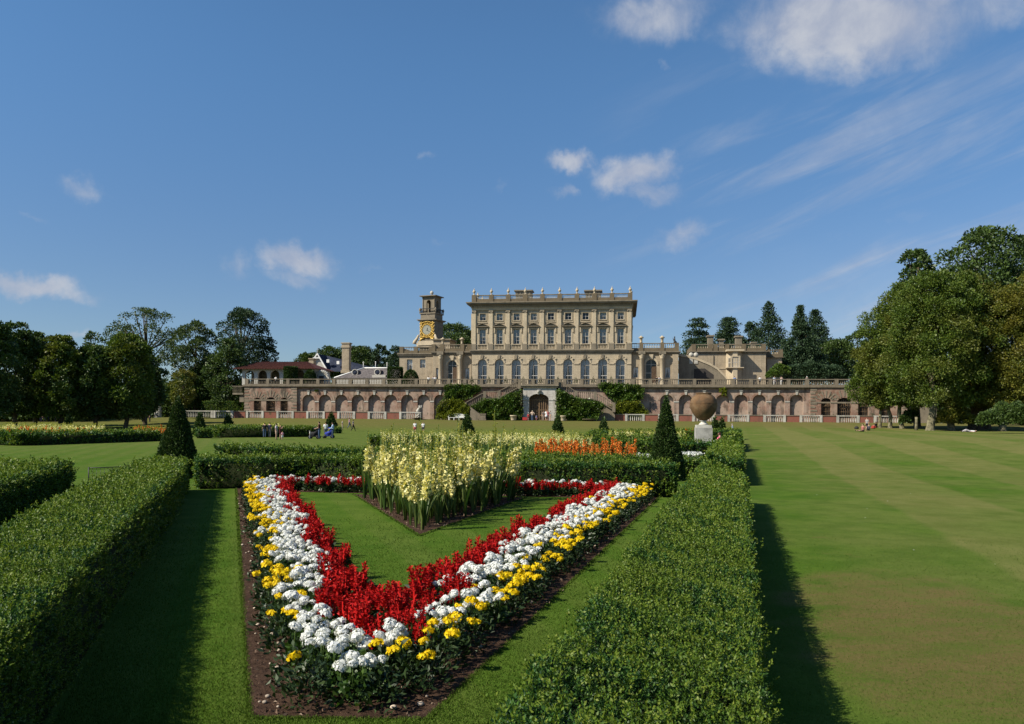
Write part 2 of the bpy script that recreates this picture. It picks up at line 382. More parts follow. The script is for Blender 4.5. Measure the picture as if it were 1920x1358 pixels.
M['fol_dark'] = leafmat('bedding_leaf', [(0.010, 0.024, 0.008), (0.018, 0.040, 0.012), (0.032, 0.058, 0.018), (0.050, 0.078, 0.028)], None, 1, 0.15, 0.45, 0.3)
M['fol_mid'] = leafmat('geranium_leaf', [(0.022, 0.055, 0.010), (0.042, 0.090, 0.016), (0.075, 0.13, 0.026)], None, 1, 0.22, 0.5, 0.35)
M['sword'] = leafmat('sword_leaf', [(0.030, 0.065, 0.012), (0.050, 0.098, 0.018), (0.078, 0.13, 0.028), (0.12, 0.15, 0.04)], None, 1, 0.25, 0.45, 0.35)
M['stem'] = plain('flower_stem', (0.07, 0.12, 0.025), 0.6, 0.3)
M['pet_white'] = leafmat('white_petal', [(0.58, 0.60, 0.60), (0.72, 0.72, 0.70)], None, 1, 0.15, 0.6, 0.2)
M['pet_yellow'] = leafmat('yellow_petal', [(0.62, 0.40, 0.003), (0.74, 0.52, 0.005), (0.78, 0.60, 0.012)], None, 1, 0.2, 0.6, 0.15)
M['pet_red'] = leafmat('scarlet_floret', [(0.22, 0.004, 0.005), (0.36, 0.007, 0.008), (0.50, 0.014, 0.012)], None, 1, 0.12, 0.6, 0.12)
M['pet_cream'] = leafmat('pale_yellow_petal', [(0.64, 0.57, 0.19), (0.74, 0.68, 0.30), (0.79, 0.75, 0.45)], None, 1, 0.25, 0.6, 0.15)
M['bud'] = leafmat('green_yellow_bud', [(0.14, 0.18, 0.03), (0.28, 0.29, 0.04), (0.38, 0.36, 0.08)], None, 1, 0.3, 0.6, 0.2)
M['pet_orange'] = leafmat('orange_petal', [(0.52, 0.105, 0.015), (0.70, 0.20, 0.028), (0.76, 0.30, 0.07)], None, 1, 0.3, 0.6, 0.2)
M['grass_blade'] = leafmat('grass_blade', [(0.046, 0.096, 0.010), (0.072, 0.128, 0.015), (0.112, 0.152, 0.030)], None, 1, 0.2, 0.7, 0.06)
M['mulch'] = leafmat('bark_chip', [(0.045, 0.025, 0.016), (0.075, 0.045, 0.030), (0.12, 0.075, 0.05), (0.24, 0.18, 0.13)], None, 1, 0.0, 0.8, 0.2)

def lawn_mat():
    m, q, out = new_mat('mown_grass')
    pos = q.n('ShaderNodeNewGeometry').outputs['Position']
    sp = q.n('ShaderNodeSeparateXYZ', {0: pos})
    uR = q.dot(pos, (pR[0], pR[1], 0)); tR = q.dot(pos, (dR[0], dR[1], 0)); uL = q.dot(pos, (pL[0], pL[1], 0))
    ly = q.m('SUBTRACT', q.dot(pos, (ey[0], ey[1], 0)), float(OX * ey[0] + OY * ey[1]))
    big = q.noise(pos, 0.22, 5.0, 0.6); mid = q.noise(pos, 1.3, 5.0, 0.65); fine = q.noise(pos, 26.0, 5.0, 0.7); grain = q.noise(pos, 120.0, 3.0, 0.7)
    lush = q.mix(q.ss(mid, 0.3, 0.7), (0.042, 0.088, 0.010), (0.068, 0.116, 0.016))
    dry = q.mix(q.ss(mid, 0.3, 0.7), (0.104, 0.114, 0.032), (0.138, 0.140, 0.048))
    # mown bands: to the right of the long hedge, and inside the flower triangle
    wob = q.m('MULTIPLY', q.m('SUBTRACT', big, 0.5), 0.55)
    bandR = q.ss(q.m('SINE', q.m('ADD', q.m('MULTIPLY', q.m('ADD', uR, wob), 1.18), 1.95)), -0.16, 0.16)
    right = q.ss(uR, 0.2, 0.5)
    bandL = q.ss(q.m('SINE', q.m('MULTIPLY', uL, 6.0)), -0.4, 0.4)
    f = q.mix(right, q.m('MULTIPLY', bandL, 0.16), q.m('MULTIPLY', q.m('ADD', q.m('MULTIPLY', bandR, 0.46), 0.24), q.ss(uR, 0.9, 2.6, 0.25, 1.0)))
    far = q.ss(sp.outputs[1], 24, 60)
    f2 = q.m('ADD', q.m('MULTIPLY', q.m('ADD', f, 0.0), 1.0), q.m('MULTIPLY', far, 0.35))
    f2 = q.m('ADD', f2, q.m('MULTIPLY', q.m('SUBTRACT', big, 0.5), q.m('ADD', 0.3, q.m('MULTIPLY', right, 1.5))), clamp=True)
    c = q.mix(f2, lush, dry)
    # worn brown places on the right lawn and the parched bank below the terrace
    du = q.m('DIVIDE', q.m('SUBTRACT', uR, 1.9), 1.7); dt = q.m('DIVIDE', q.m('SUBTRACT', tR, 8.9), 3.6)
    g = q.m('SUBTRACT', 1.0, q.m('ADD', q.m('MULTIPLY', du, du), q.m('MULTIPLY', dt, dt)))
    worn = q.ss(q.m('ADD', q.m('MULTIPLY', g, 0.35), q.m('ADD', q.m('MULTIPLY', mid, 0.9), q.m('MULTIPLY', fine, 0.35))), 0.54, 0.92)
    worn = q.m('MULTIPLY', q.m('MULTIPLY', worn, q.ss(g, 0.0, 0.3)), q.ss(q.noise(q.vmul(pos, (1.1, 2.6, 0)), 1.0, 6.0, 0.72), 0.34, 0.58, 0.40, 1.0))
    spots = q.m('MULTIPLY', q.m('MULTIPLY', q.ss(q.noise(q.vmul(pos, (1, 1, 0)), 0.5, 6.0, 0.7), 0.60, 0.72), right), 0.55)
    bank = q.m('MULTIPLY', q.ss(ly, -42, -18), q.ss(q.noise(q.vmul(pos, (0.12, 0.5, 0)), 1.0, 5.0, 0.6), 0.22, 0.55))
    brown = q.mix(q.ss(fine, 0.3, 0.7), (0.085, 0.066, 0.026), (0.150, 0.112, 0.050))
    c = q.mix(q.m('MULTIPLY', q.m('MAXIMUM', worn, spots), 0.85), c, brown)
    c = q.mix(q.m('MULTIPLY', bank, 0.72), c, (0.118, 0.098, 0.036))
    c = q.mix(q.ss(fine, 0.25, 0.75, 0.0, 0.65), c, q.mix(1.0, c, (0.62, 0.66, 0.6), 'MULTIPLY'))
    c = q.mix(q.ss(grain, 0.3, 0.75, 0.0, 0.7), c, q.mix(1.0, c, (1.6, 1.5, 1.4), 'MULTIPLY'))
    bh = q.m('ADD', q.m('MULTIPLY', fine, 0.6), q.m('MULTIPLY', grain, 0.5))
    bp = q.n('ShaderNodeBump', {'Height': bh, 'Strength': 0.55, 'Distance': 0.03})
    principled(q, out, c, 0.9, 0.02, 0.0, bp.outputs[0]); return m
M['lawn'] = lawn_mat()
def soil_mat():
    m, q, out = new_mat('dark_soil')
    pos = q.n('ShaderNodeNewGeometry').outputs['Position']
    a = q.noise(pos, 9.0, 6.0, 0.7); b = q.noise(pos, 45.0, 4.0, 0.7)
    c = q.mix(q.ss(a, 0.3, 0.7), (0.035, 0.020, 0.013), (0.085, 0.050, 0.033))
    c = q.mix(q.ss(b, 0.62, 0.75), c, (0.14, 0.095, 0.065))
    bp = q.n('ShaderNodeBump', {'Height': q.m('ADD', a, q.m('MULTIPLY', b, .5)), 'Strength': 1.0, 'Distance': 0.05})
    principled(q, out, c, 0.95, 0.1, 0.0, bp.outputs[0]); return m
M['soil'] = soil_mat()
# ------------------------------------------------------------------ lawn, beds
def axis(pts):
    out = []
    for a, b, st in pts: out += list(np.arange(a, b, st))
    return np.array(out)
def build_ground():
    xs = axis([(-900, -300, 60), (-300, -60, 12), (-60, -16, 2), (-16, 16, 0.4), (16, 60, 2), (60, 300, 12), (300, 901, 60)])
    ys = axis([(-120, -8, 8), (-8, 46, 0.5), (46, 160, 2), (160, 320, 10), (320, 1400, 60)])
    X, Y = np.meshgrid(xs, ys); Z = terr(X, Y)
    V = np.stack([X, Y, Z], -1).reshape(-1, 3); nx = len(xs); i = np.arange((len(ys) - 1) * nx).reshape(-1, nx)[:, :-1].ravel()
    o = qmesh('lawn', V, np.stack([i, i + 1, i + 1 + nx, i + nx], 1), M['lawn'], smooth=True); tag(o, kind='structure')
build_ground()
def cross(uL, uR):
    """point where a line parallel to the left hedge meets one parallel to the right hedge"""
    A = np.array((pL, pR)); return np.linalg.solve(A, np.array((uL, uR)))
def meet(p, d, a, b):
    """point of the line p + s d on the line through a and b"""
    s, _ = np.linalg.solve(np.array((d, a - b)).T, a - p); return p + s * d
OUT_L, OUT_R, IN_L, IN_R, GL_L, GL_R, NOSE = 0.115, -1.78, 1.27, -3.06, 2.74, -4.72, 4.80
BL, BR = G(447, 914), G(1222, 929)
bdir = (BR - BL) / np.linalg.norm(BR - BL); bn = np.array((-bdir[1], bdir[0]))     # bn points away from the camera
BL2, BR2 = BL - bn * 0.95, BR - bn * 0.95
BL3, BR3 = BL - bn * 1.25, BR - bn * 1.25
def on_y(u, p, y):                                                # point of the frame line u = const at world y
    return np.array(((u - p[1] * y) / p[0], y))
def flat_poly(name, loops, z, mat, label=None, cat_=None, kind=None):
    ls = [[Vector((p[0], p[1], 0)) for p in l] for l in loops]
    tri = tessellate_polygon(ls); flat = [p for l in ls for p in l]
    me = bpy.data.meshes.new(name); me.from_pydata([(p.x, p.y, z) for p in flat], [], [tuple(t) for t in tri]); me.materials.append(mat)
    bm = bmesh.new(); bm.from_mesh(me)
    bmesh.ops.recalc_face_normals(bm, faces=bm.faces)
    if sum(f.normal.z for f in bm.faces) < 0: bmesh.ops.reverse_faces(bm, faces=bm.faces)
    bm.to_mesh(me); bm.free()
    return tag(link_mesh(name, me), label, cat_, None, kind)
nose_l, nose_r = on_y(OUT_L, pL, NOSE), on_y(OUT_R, pR, NOSE)
oL, oR = meet(nose_l, dL, BL, BR), meet(nose_r, dR, BL, BR)
iN = cross(IN_L, IN_R); iL, iR = meet(iN, dL, BL2, BR2), meet(iN, dR, BL2, BR2)
gN = cross(GL_L, GL_R); gL, gR = meet(gN, dL, BL3, BR3), meet(gN, dR, BL3, BR3)
flat_poly('flower_bed_soil', [[nose_l, nose_r, oR, oL], [iN, iL, iR]], 0.006, M['soil'], kind='structure')
flat_poly('flower_bed_soil', [[gN, gR, gL]], 0.006, M['soil'], kind='structure')

rng = np.random.default_rng(7)
def scatter_mulch():
    pts = []
    for k in range(26000):
        y = 4.7 + 16.5 * rng.random() ** 1.6; x = rng.uniform(-7.5, 3.2)
        p = np.array((x, y)); l, r = p @ pL, p @ pR
        back = (p - BL) @ bn
        ring = l > OUT_L and r < OUT_R and y > NOSE and back < 0 and not (l > IN_L and r < IN_R and back < -0.95)
        glad = l > GL_L and r < GL_R and back < -1.25
        if ring or glad: pts.append((x, y, 0.008))
    p = np.array(pts); d = rng.normal(0, 1, (len(p), 3)); d[:, 2] = np.abs(d[:, 2]) * 0.35
    sz = rng.uniform(0.012, 0.04, len(p)) * np.clip(p[:, 1] / 9, 0.8, 1.8)
    V, F = leaves(p, d, sz, rng, 0.5, 0.2, 0.3)
    tag(qmesh('bark_mulch', V, F, M['mulch']), 'brown bark mulch and chips lying on the soil of the flower beds', 'mulch', kind='stuff')
scatter_mulch()
def stones():
    b = MB(); r = random.Random(3)
    for k in range(70):
        t = r.random() ** 1.7; y = 4.95 + 14 * t; side = r.random()
        base = on_y(OUT_L, pL, y) if side < .72 else on_y(OUT_R, pR, y); x = base[0] + (r.uniform(0.04, 0.26) if side < .72 else -r.uniform(.05, .3))
        s = r.uniform(0.010, 0.024)
        b.lathe(x, y, [(s * .6, 0), (s, s * .5), (s * .8, s * .95), (s * .2, s * 1.2)], 6, 0, True, 0.004)
    tag(b.build('pebbles', plain('flint', (0.40, 0.33, 0.26), 0.8, 0.2, var=.4, scale=30)), 'pale flint pebbles scattered along the soil edge of the flower bed', 'pebbles', kind='stuff')
stones()
def grass():
    n = 620000
    y = 4.3 + 15.0 * rng.random(n) ** 1.9; x = rng.uniform(-1, 1, n) * (y * 0.66 + .4)
    p = np.stack([x, y], 1); l, r = p @ pL, p @ pR
    back = (p - BL) @ bn
    ring = (l > OUT_L - .0) & (r < OUT_R + .0) & (y > NOSE) & (back < 0) & ~((l > IN_L) & (r < IN_R) & (back < -0.95))
    glad = (l > GL_L) & (r < GL_R) & (back < -1.25)
    h = ((r > -.85) & (r < .15)) | ((l < -.98) & (l > -2.05)) | ((l < -3.4)) | (back > 0)
    k = ~(ring | glad | h) & (rng.random(n) < (1 - sstep(y, 4.0, 18.5)) ** 1.6 * np.where(r > 0, .5, 1.0)); p = p[k]
    # a ragged fringe where the turf is cut along the soil
    fr = []
    for a, b, nn in ((nose_l, oL, 9000), (nose_r, oR, 9000), (nose_l, nose_r, 1500), (iN, iL, 4000), (iN, iR, 4000), (gN, gL, 2500), (gN, gR, 2500)):
        t = rng.random(nn)[:, None] ** 1.5; fr.append(a + (b - a) * t + rng.normal(0, 0.012, (nn, 2)))
    p = np.concatenate([p] + fr)
    P3 = np.column_stack([p, terr(p[:, 0], p[:, 1])])
    d = rng.normal(0, 0.55, (len(p), 3)); d[:, 2] = 1
    dist = p[:, 1]
    V, F = leaves(P3, d, rng.uniform(0.012, 0.028, len(p)) * np.clip(dist / 9, .8, 1.4) * np.where(p @ pR > 0, .75, 1.0), rng, 0.26, 0.15, 0.1)
    tag(qmesh('grass_blades', V, F, M['grass_blade']), 'short mown grass blades beside the hedges and flower bed', 'grass', kind='stuff')
    m = 26; a = np.column_stack([rng.uniform(1.5, 14, m), rng.uniform(8, 24, m)]); a = a[(a @ pR > 1.2)]
    z = terr(a[:, 0], a[:, 1]) + 0.02; c = np.repeat(np.column_stack([a, z]), 5, 0); d = rng.normal(0, 1, (len(c), 3)); d[:, 2] = .4
    V, F = leaves(c, d, 0.013, rng, 0.9, .1)
    tag(qmesh('daisies', V, F, M['pet_white']), 'tiny white daisies dotted over the lawn right of the long hedge', 'daisies', kind='stuff')
grass()

# ------------------------------------------------------------------ clipped hedges
def hedge(label, fp, h, name='box_hedge', group=None, k=1.75, mat='box', tip='box_tip', smin=0.017, sk=0.0027, smax=0.15, tips=0.16):
    """clipped hedge on a four-cornered footprint (front-left, front-right, back-right, back-left)"""
    fp = [np.array(p, float) for p in fp]; c = sum(fp) / 4
    z = [float(terr(p[0], p[1])) for p in fp]
    ins = 0.11
    cp = [p + (c - p) / np.linalg.norm(c - p) * ins for p in fp]
    cv = [(p[0], p[1], zz - .3) for p, zz in zip(cp, z)] + [(p[0], p[1], zz + h - 0.11) for p, zz in zip(cp, z)]
    parts = [(np.array(cv), np.array([(0, 3, 2, 1), (4, 5, 6, 7), (0, 1, 5, 4), (1, 2, 6, 5), (2, 3, 7, 6), (3, 0, 4, 7)]), 0)]
    b3 = [np.array((p[0], p[1], zz)) for p, zz in zip(fp, z)]; t3 = [p + np.array((0, 0, h)) for p in b3]
    faces = [(t3[0], t3[1], t3[2], t3[3], np.array((0, 0, 1.)), 1.0)]
    for i in range(4):
        j = (i + 1) % 4; e = fp[j] - fp[i]; nn = np.array((e[1], -e[0], 0.0)); nn /= np.linalg.norm(nn)
        if nn[:2] @ (fp[i] - c) < 0: nn = -nn
        vis = nn[:2] @ (-fp[i]) > 0
        faces.append((b3[i], b3[j], t3[j], t3[i], nn, 1.0 if vis else 0.55))
    for a, b, cc, d, nn, dens in faces:
        l1 = np.linalg.norm(b - a); l2 = np.linalg.norm(d - a)
        n1 = max(1, int(l1 / 0.8)); n2 = max(1, int(l2 / 0.8))
        for i in range(n1):
            for j in range(n2):
                s0, s1, r0, r1 = i / n1, (i + 1) / n1, j / n2, (j + 1) / n2
                f = lambda s, r: a * ((1 - s) * (1 - r))[..., None] + b * (s * (1 - r))[..., None] + cc * (s * r)[..., None] + d * ((1 - s) * r)[..., None]
                mid = f(np.array([(s0 + s1) / 2]), np.array([(r0 + r1) / 2]))[0]
                dist = np.linalg.norm(mid - np.array((0, 0, EYE))); s = min(smax, max(smin, sk * dist))
                area = (l1 / n1) * (l2 / n2); W8 = 7 if dist < 14 else 5; ns = int(k * dens * area / (0.24 * s * s) / W8) + 1
                p0 = f(rng.uniform(s0, s1, ns), rng.uniform(r0, r1, ns))
                und = 0.022 * np.sin(p0[:, 0] * 5.1 + p0[:, 1] * 2.3) + 0.017 * np.sin(p0[:, 1] * 7.7 - p0[:, 0] * 3.1) + 0.014 * np.sin(p0[:, 0] * 13 + p0[:, 2] * 17 + p0[:, 1] * 11)
                off = und - rng.exponential(0.034, ns) - (0.4 + (0.20 * W8 if nn[2] > .5 else 0.0)) * s
                exs = rng.random(ns) < tips; off = np.where(exs, und + rng.exponential(0.020, ns) - 0.008, off)
                ax = nrm(nn * 0.5 + np.array((0, 0, 0.75)) + rng.normal(0, 0.28, (ns, 3)))            # each sprig: small leaves in pairs up a stem
                idx = np.repeat(np.arange(ns), W8); lv = np.tile(np.arange(W8), ns)
                side = nrm(np.cross(ax[idx], rng.normal(0, 1, (len(idx), 3))))
                p = p0[idx] + nn * off[idx][:, None] + ax[idx] * (lv * s * 0.34)[:, None]
                n = len(p); ex_ = exs[idx]
                V, F = leaves(p, side + ax[idx] * (0.45 + 0.12 * lv)[:, None], s * rng.uniform(0.75, 1.25, n), rng, 0.55, 0.22)
                e4 = np.repeat(ex_, 4)
                parts.append((V, F, np.where(ex_, 2, 1)))
    Vs = np.concatenate([q[0] for q in parts]); b = 0; Fs = []; Ms = []
    for V, F, m in parts:
        Fs.append(F + b); b += len(V); Ms.append(np.full(len(F), m) if np.isscalar(m) else m)
    org = np.array((c[0], c[1], min(z)))
    o = qmesh(name, Vs - org, np.concatenate(Fs), [M['core'], M[mat], M[tip]], np.concatenate(Ms), loc=org)
    return tag(o, label, 'hedge', group)
def fr(p, d, u0, u1, t0, t1):
    """footprint between two parallels of a hedge frame"""
    return [d * t0 + p * u0, d * t0 + p * u1, d * t1 + p * u1, d * t1 + p * u0]
def seg(a, b, w):
    """footprint of a hedge with its front from a to b and thickness w away from the camera"""
    a, b = np.array(a), np.array(b); e = (b - a) / np.linalg.norm(b - a); n = np.array((-e[1], e[0]))
    if n[1] < 0: n = -n
    return [a, b, b + n * w, a + n * w]
g0 = 'clipped box hedges of the formal garden'
hedge('long low box hedge running from the lower right corner beside the lawn', fr(pR, dR, -0.81, 0.115, 1.7, 20.6), 0.75, group=g0)
hedge('long low box hedge in the left foreground with a dark shaded side', fr(pL, dL, -2.03, -1.03, 1.7, 21.3), 0.75, group=g0)
hedge('broad box hedge cut by the left edge of the photo, ending at a wire fence', fr(pL, dL, -5.3, -3.44, 4.0, 20.6), 0.75, group=g0)
hA = G(366, 917.5); hM = hA + pL * ((540 - 366) / FX * 21.0 / pL[0]) * 1.02; hB = G(1262, 933.5)
hedge('short shaded box hedge joining the left hedge to the back hedge of the triangle', seg(hA, hM, 1.0), 0.74, group=g0)
hedge('box hedge closing the far side of the red, white and yellow flower triangle', seg(hM + np.array((.02, .1)), hB, 1.0), 0.75, group=g0)
hC = P(402, 860, 28.6); hD = P(1385, 860, 25.6)
hC, hD = np.array(hC[:2]), np.array(hD[:2])
hedge('second box hedge back from the flower triangle, crossing behind the pale yellow spikes', seg(hC, hD, 1.0), 0.76, group=g0)
hedge('box hedge running back past the urn beside the right lawn', fr(pR, dR, -0.95, 0.115, 26.8, 43.5), 0.76, group=g0)
a, b = P(1075, 840, 41), P(1372, 840, 40)
hedge('dark fronted box hedge in front of the urn plinth', seg(a[:2], b[:2], 1.0), 0.76, group=g0)
a, b = P(1085, 830, 52), P(1383, 830, 50)
hedge('box hedge just behind the urn plinth', seg(a[:2], b[:2], 1.2), 0.76, group=g0)
hedge('box hedge stretch beyond the urn at the lawn edge, where a woman in pink sits', fr(pR, dR, -0.9, 0.115, 50.5, 63), 0.76, group=g0)
a, b = P(1105, 820, 74), P(1386, 820, 70)
hedge('farthest box hedge at the right lawn edge, by the man in blue', seg(a[:2], b[:2], 2.0), 0.76, group=g0)
a, b = G(36, 836), G(303, 827)
hedge('dark box hedge fronting the left flower bed under the trees', seg(a, b, 1.3), .68, group=g0)
a, b = G(-70, 832.5), G(34, 836)
hedge('short lit end of box hedge at the left edge of the photo', seg(a, b, 1.3), .68, group=g0)
a, b = G(412, 820.8), G(601, 819.2)
hedge('dark box hedge behind the standing people with the pram', seg(a, b, 3.0), 0.85, group=g0)
a, b = G(421, 810), G(486, 809.5)
hedge('small box hedge behind the people, left of the yellow flowers', seg(a, b, 2.0), 0.7, group=g0)
a, b = G(628, 813), G(640, 813)
hedge('small dark block of box hedge right of the man in light blue', seg(a, b, 1.6), 0.6, group=g0)
a, b = G(368, 822), G(394, 822)
hedge('small box hedge at the foot of the dark cone left of the terrace', seg(a, b, 2.0), 0.7, group=g0)
a, b = P(690, 836, 47), P(905, 836, 46)
hedge('low box hedge crossing behind the pale yellow spikes, before the open grass', seg(a[:2], b[:2], 1.0), 0.72, group=g0)

# ------------------------------------------------------------------ yew cones
def cone(label, px, Y, h, w, basez=None, dens=1.0):
    x = (px - CX) / FX * Y; z0 = float(terr(x, Y)); n = int(5200 * dens * h * w / max(0.35, (Y / 40)))
    s = max(0.05, 0.0028 * Y); n = int(min(26000, 3.0 * math.pi * w / 2 * h / (0.25 * s * s)))
    t = 1 - np.sqrt(rng.random(n)); a = rng.uniform(0, 2 * np.pi, n)
    prof = (w / 2) * (1 - t ** 1.15) * (1 + 0.07 * np.sin(a * 3 + t * 9)) * rng.uniform(0.84, 1.04, n)
    p = np.column_stack([prof * np.cos(a), prof * np.sin(a), t * h])
    d = np.column_stack([np.cos(a) * .7, np.sin(a) * .7, np.full(n, 0.75)])
    V, F = leaves(p, d, s * rng.uniform(0.7, 1.4, n), rng, 0.42, 0.45)
    k = 14; ang = np.linspace(0, 2 * np.pi, k, endpoint=False); rows = [(w * .42, 0.0), (w * .36, h * .2), (w * .2, h * .6), (w * .03, h * .93)]
    cv = np.concatenate([np.column_stack([r * np.cos(ang), r * np.sin(ang), np.full(k, zz)]) for r, zz in rows])
    cf = np.array([(i * k + j, i * k + (j + 1) % k, (i + 1) * k + (j + 1) % k, (i + 1) * k + j) for i in range(3) for j in range(k)])
    VV, FF, MM = cat([(cv, cf, 0), (V, F, 1)])
    o = qmesh('yew_cone', VV, FF, [M['core'], M['yew']], MM, loc=(x, Y, z0))
    return tag(o, label, 'topiary', 'clipped yew cones of the garden')
cone('large dark yew cone left of the foreground hedge, cut by its top', 334, 24, 2.42, 1.36)
cone('tall narrow yew cone before the large urn', 1249, 24.5, 2.62, 1.12)
cone('yew cone at the left beside the low hedges under the trees', 375, 82, 2.35, 1.25)
cone('small yew cone before the brick panel at the left end of the terrace', 428, 128, 1.9, 1.35)
cone('yew cone behind the man in light blue', 621, 124, 2.3, 1.6)
cone('yew cone in front of the white bench', 876, 98, 2.5, 1.65)
cone('yew cone below the right side of the stone doorway', 1046, 106, 2.5, 1.45)
cone('small yew cone below the carved pier right of the doorway', 1132, 112, 2.1, 1.2)
cone('left one of the close pair of yew cones right of the urn', 1341, 90, 2.05, 1.0)
cone('right one of the close pair of yew cones right of the urn', 1353.5, 93, 1.85, 0.95)
cone('far yew cone in the shade of the left trees', 129, 112, 2.2, 1.0)

# ------------------------------------------------------------------ bedding plants
def bush(n, r, h, size, aspect, mat, r2):
    a = r2.uniform(0, 2 * np.pi, n); cz = r2.random(n) ** 0.7; rr = r * np.sqrt(1 - cz ** 2 * .85) * r2.uniform(0.55, 1.05, n)
    p = np.column_stack([rr * np.cos(a), rr * np.sin(a), h * cz * r2.uniform(0.5, 1.0, n)])
    d = np.column_stack([np.cos(a) * .8, np.sin(a) * .8, np.full(n, 0.7)])
    return leaves(p, d, size * r2.uniform(.7, 1.3, n), r2, aspect, 0.6)
def mesh_only(name, V, F, mats, mi=None):
    o = qmesh(name, V, F, mats, mi); me = o.data; bpy.data.objects.remove(o); return me
def head_dome(n, r, size, r2, flat=0.7, aspect=.9):
    a = r2.uniform(0, 2 * np.pi, n); c = r2.random(n); s = np.sqrt(1 - c * c)
    d = np.column_stack([s * np.cos(a), s * np.sin(a), c * flat + .15])
    return leaves(d * r * np.array((.75, .75, .6)), d, size * r2.uniform(.8, 1.2, n), r2, aspect, 0.35, 0.1)
def petal_dome(n, r, size, r2, lift=.35):
    """rounded flower head: small overlapping petals lying on a dome"""
    k = np.arange(n) + .5; c = 1 - k / n * 1.15; a = k * 2.39996; s = np.sqrt(np.clip(1 - c * c, 0, 1))
    d = np.column_stack([s * np.cos(a), s * np.sin(a), c]) + r2.normal(0, .12, (n, 3)); d = nrm(d)
    p = d * r * np.array((1, 1, .72)) * r2.uniform(.85, 1.1, n)[:, None]
    t = nrm(np.cross(d, r2.normal(0, 1, (n, 3)))); b = np.cross(d, t); u = (size * r2.uniform(.8, 1.25, n))[:, None] / 2; l = d * u * lift * r2.uniform(-1, 1, n)[:, None]
    V = np.stack([p - t * u + l, p - b * u, p + t * u - l, p + b * u], 1).reshape(-1, 3); return V, np.arange(4 * n).reshape(n, 4)
r2 = np.random.default_rng(11)
fol_m = [mesh_only('foliage', *bush(190, 0.155, 0.24, 0.052, 0.34, 'f', r2), M['fol_dark']) for _ in range(4)]
fol_g = [mesh_only('foliage', *bush(130, 0.13, 0.23, 0.046, 0.85, 'f', r2), M['fol_mid']) for _ in range(4)]
fol_s = [mesh_only('foliage', *bush(90, 0.125, 0.24, 0.075, 0.5, 'f', r2), M['fol_dark']) for _ in range(4)]
hd_w = [mesh_only('flower_head', *petal_dome(76, 0.050, 0.026, r2, .6), M['pet_white']) for _ in range(4)]
hd_y = [mesh_only('flower_head', *petal_dome(48, 0.037, 0.022, r2, .9), M['pet_yellow']) for _ in range(4)]
def spike(r2, n=62, h=0.20, r=0.022):
    t = r2.random(n); a = r2.uniform(0, 2 * np.pi, n); rr = r * (1.05 - t * .75)
    p = np.column_stack([rr * np.cos(a), rr * np.sin(a), t * h]); d = np.column_stack([np.cos(a), np.sin(a), np.full(n, .55)])
    V, F = leaves(p, d, 0.034 * r2.uniform(.7, 1.2, n), r2, 0.55, .35)
    V = np.concatenate([V, [(-.02, 0, 0), (.02, 0, 0), (.006, 0, h), (-.006, 0, h)]]); return V, np.concatenate([F, [[len(V) - 4, len(V) - 3, len(V) - 2, len(V) - 1]]])
sp_r = [mesh_only('flower_spike', *spike(r2, h=hh), M['pet_red']) for hh in (.13, .16, .19, .22)]
def tube_mesh(name, r, h, mat):
    b = MB(); b.tube([(0, 0, 0), (0, 0, h)], [r, r * .8], 4); o = b.build(name, mat); me = o.data; bpy.data.objects.remove(o); return me
st_g = tube_mesh('stalk', 0.004, 0.16, M['stem'])
R = random.Random(5)
def child(name, me, par, loc, rz=0.0, sc=1.0, tilt=0.0):
    o = link_mesh(name, me, par, loc); o.rotation_euler = (tilt * math.cos(rz * 3), tilt * math.sin(rz * 5), rz); o.scale = (sc, sc, sc); return o
def bedding(kind, x, y, label, group, sc, heads, near):
    o = thing({'m': 'marigold_plant', 'g': 'geranium_plant', 's': 'salvia_plant'}[kind], label, {'m': 'marigold', 'g': 'geranium', 's': 'salvia'}[kind], (x, y, 0.004), R.uniform(0, 6.28), group)
    o.scale = (sc, sc, sc)
    fol = {'m': fol_m, 'g': fol_g, 's': fol_s}[kind]
    child('foliage', R.choice(fol), o, (0, 0, 0))
    for i in range(heads):
        a = R.uniform(0, 6.28) if heads < 3 else i * 6.28 / heads + R.uniform(-.5, .5); rr = (0.13 if kind == 'm' else .11 if kind == 'g' else .085) * R.uniform(.35, 1.0)
        if i == 0 and heads > 3: rr *= .2
        px, py = rr * math.cos(a), rr * math.sin(a)
        if kind == 'm': child('flower_head', R.choice(hd_y), o, (px, py, 0.225 + R.uniform(-.03, .025)), R.uniform(0, 6), R.uniform(.8, 1.25), .3)
        elif kind == 'g':
            h = R.uniform(.225, .31)
            if near: child('stalk', st_g, o, (px, py, h - .15))
            child('flower_head', R.choice(hd_w), o, (px, py, h), R.uniform(0, 6), R.uniform(.55, 1.12), .5)
        else: child('flower_spike', R.choice(sp_r), o, (px, py, 0.17 + R.uniform(-.03, .03)), R.uniform(0, 6), R.uniform(.85, 1.15), .2)
    return o
where = {'l': 'left arm of the flower triangle', 'r': 'right arm of the flower triangle', 'n': 'front tip of the flower triangle', 'b': 'back row of the flower triangle'}
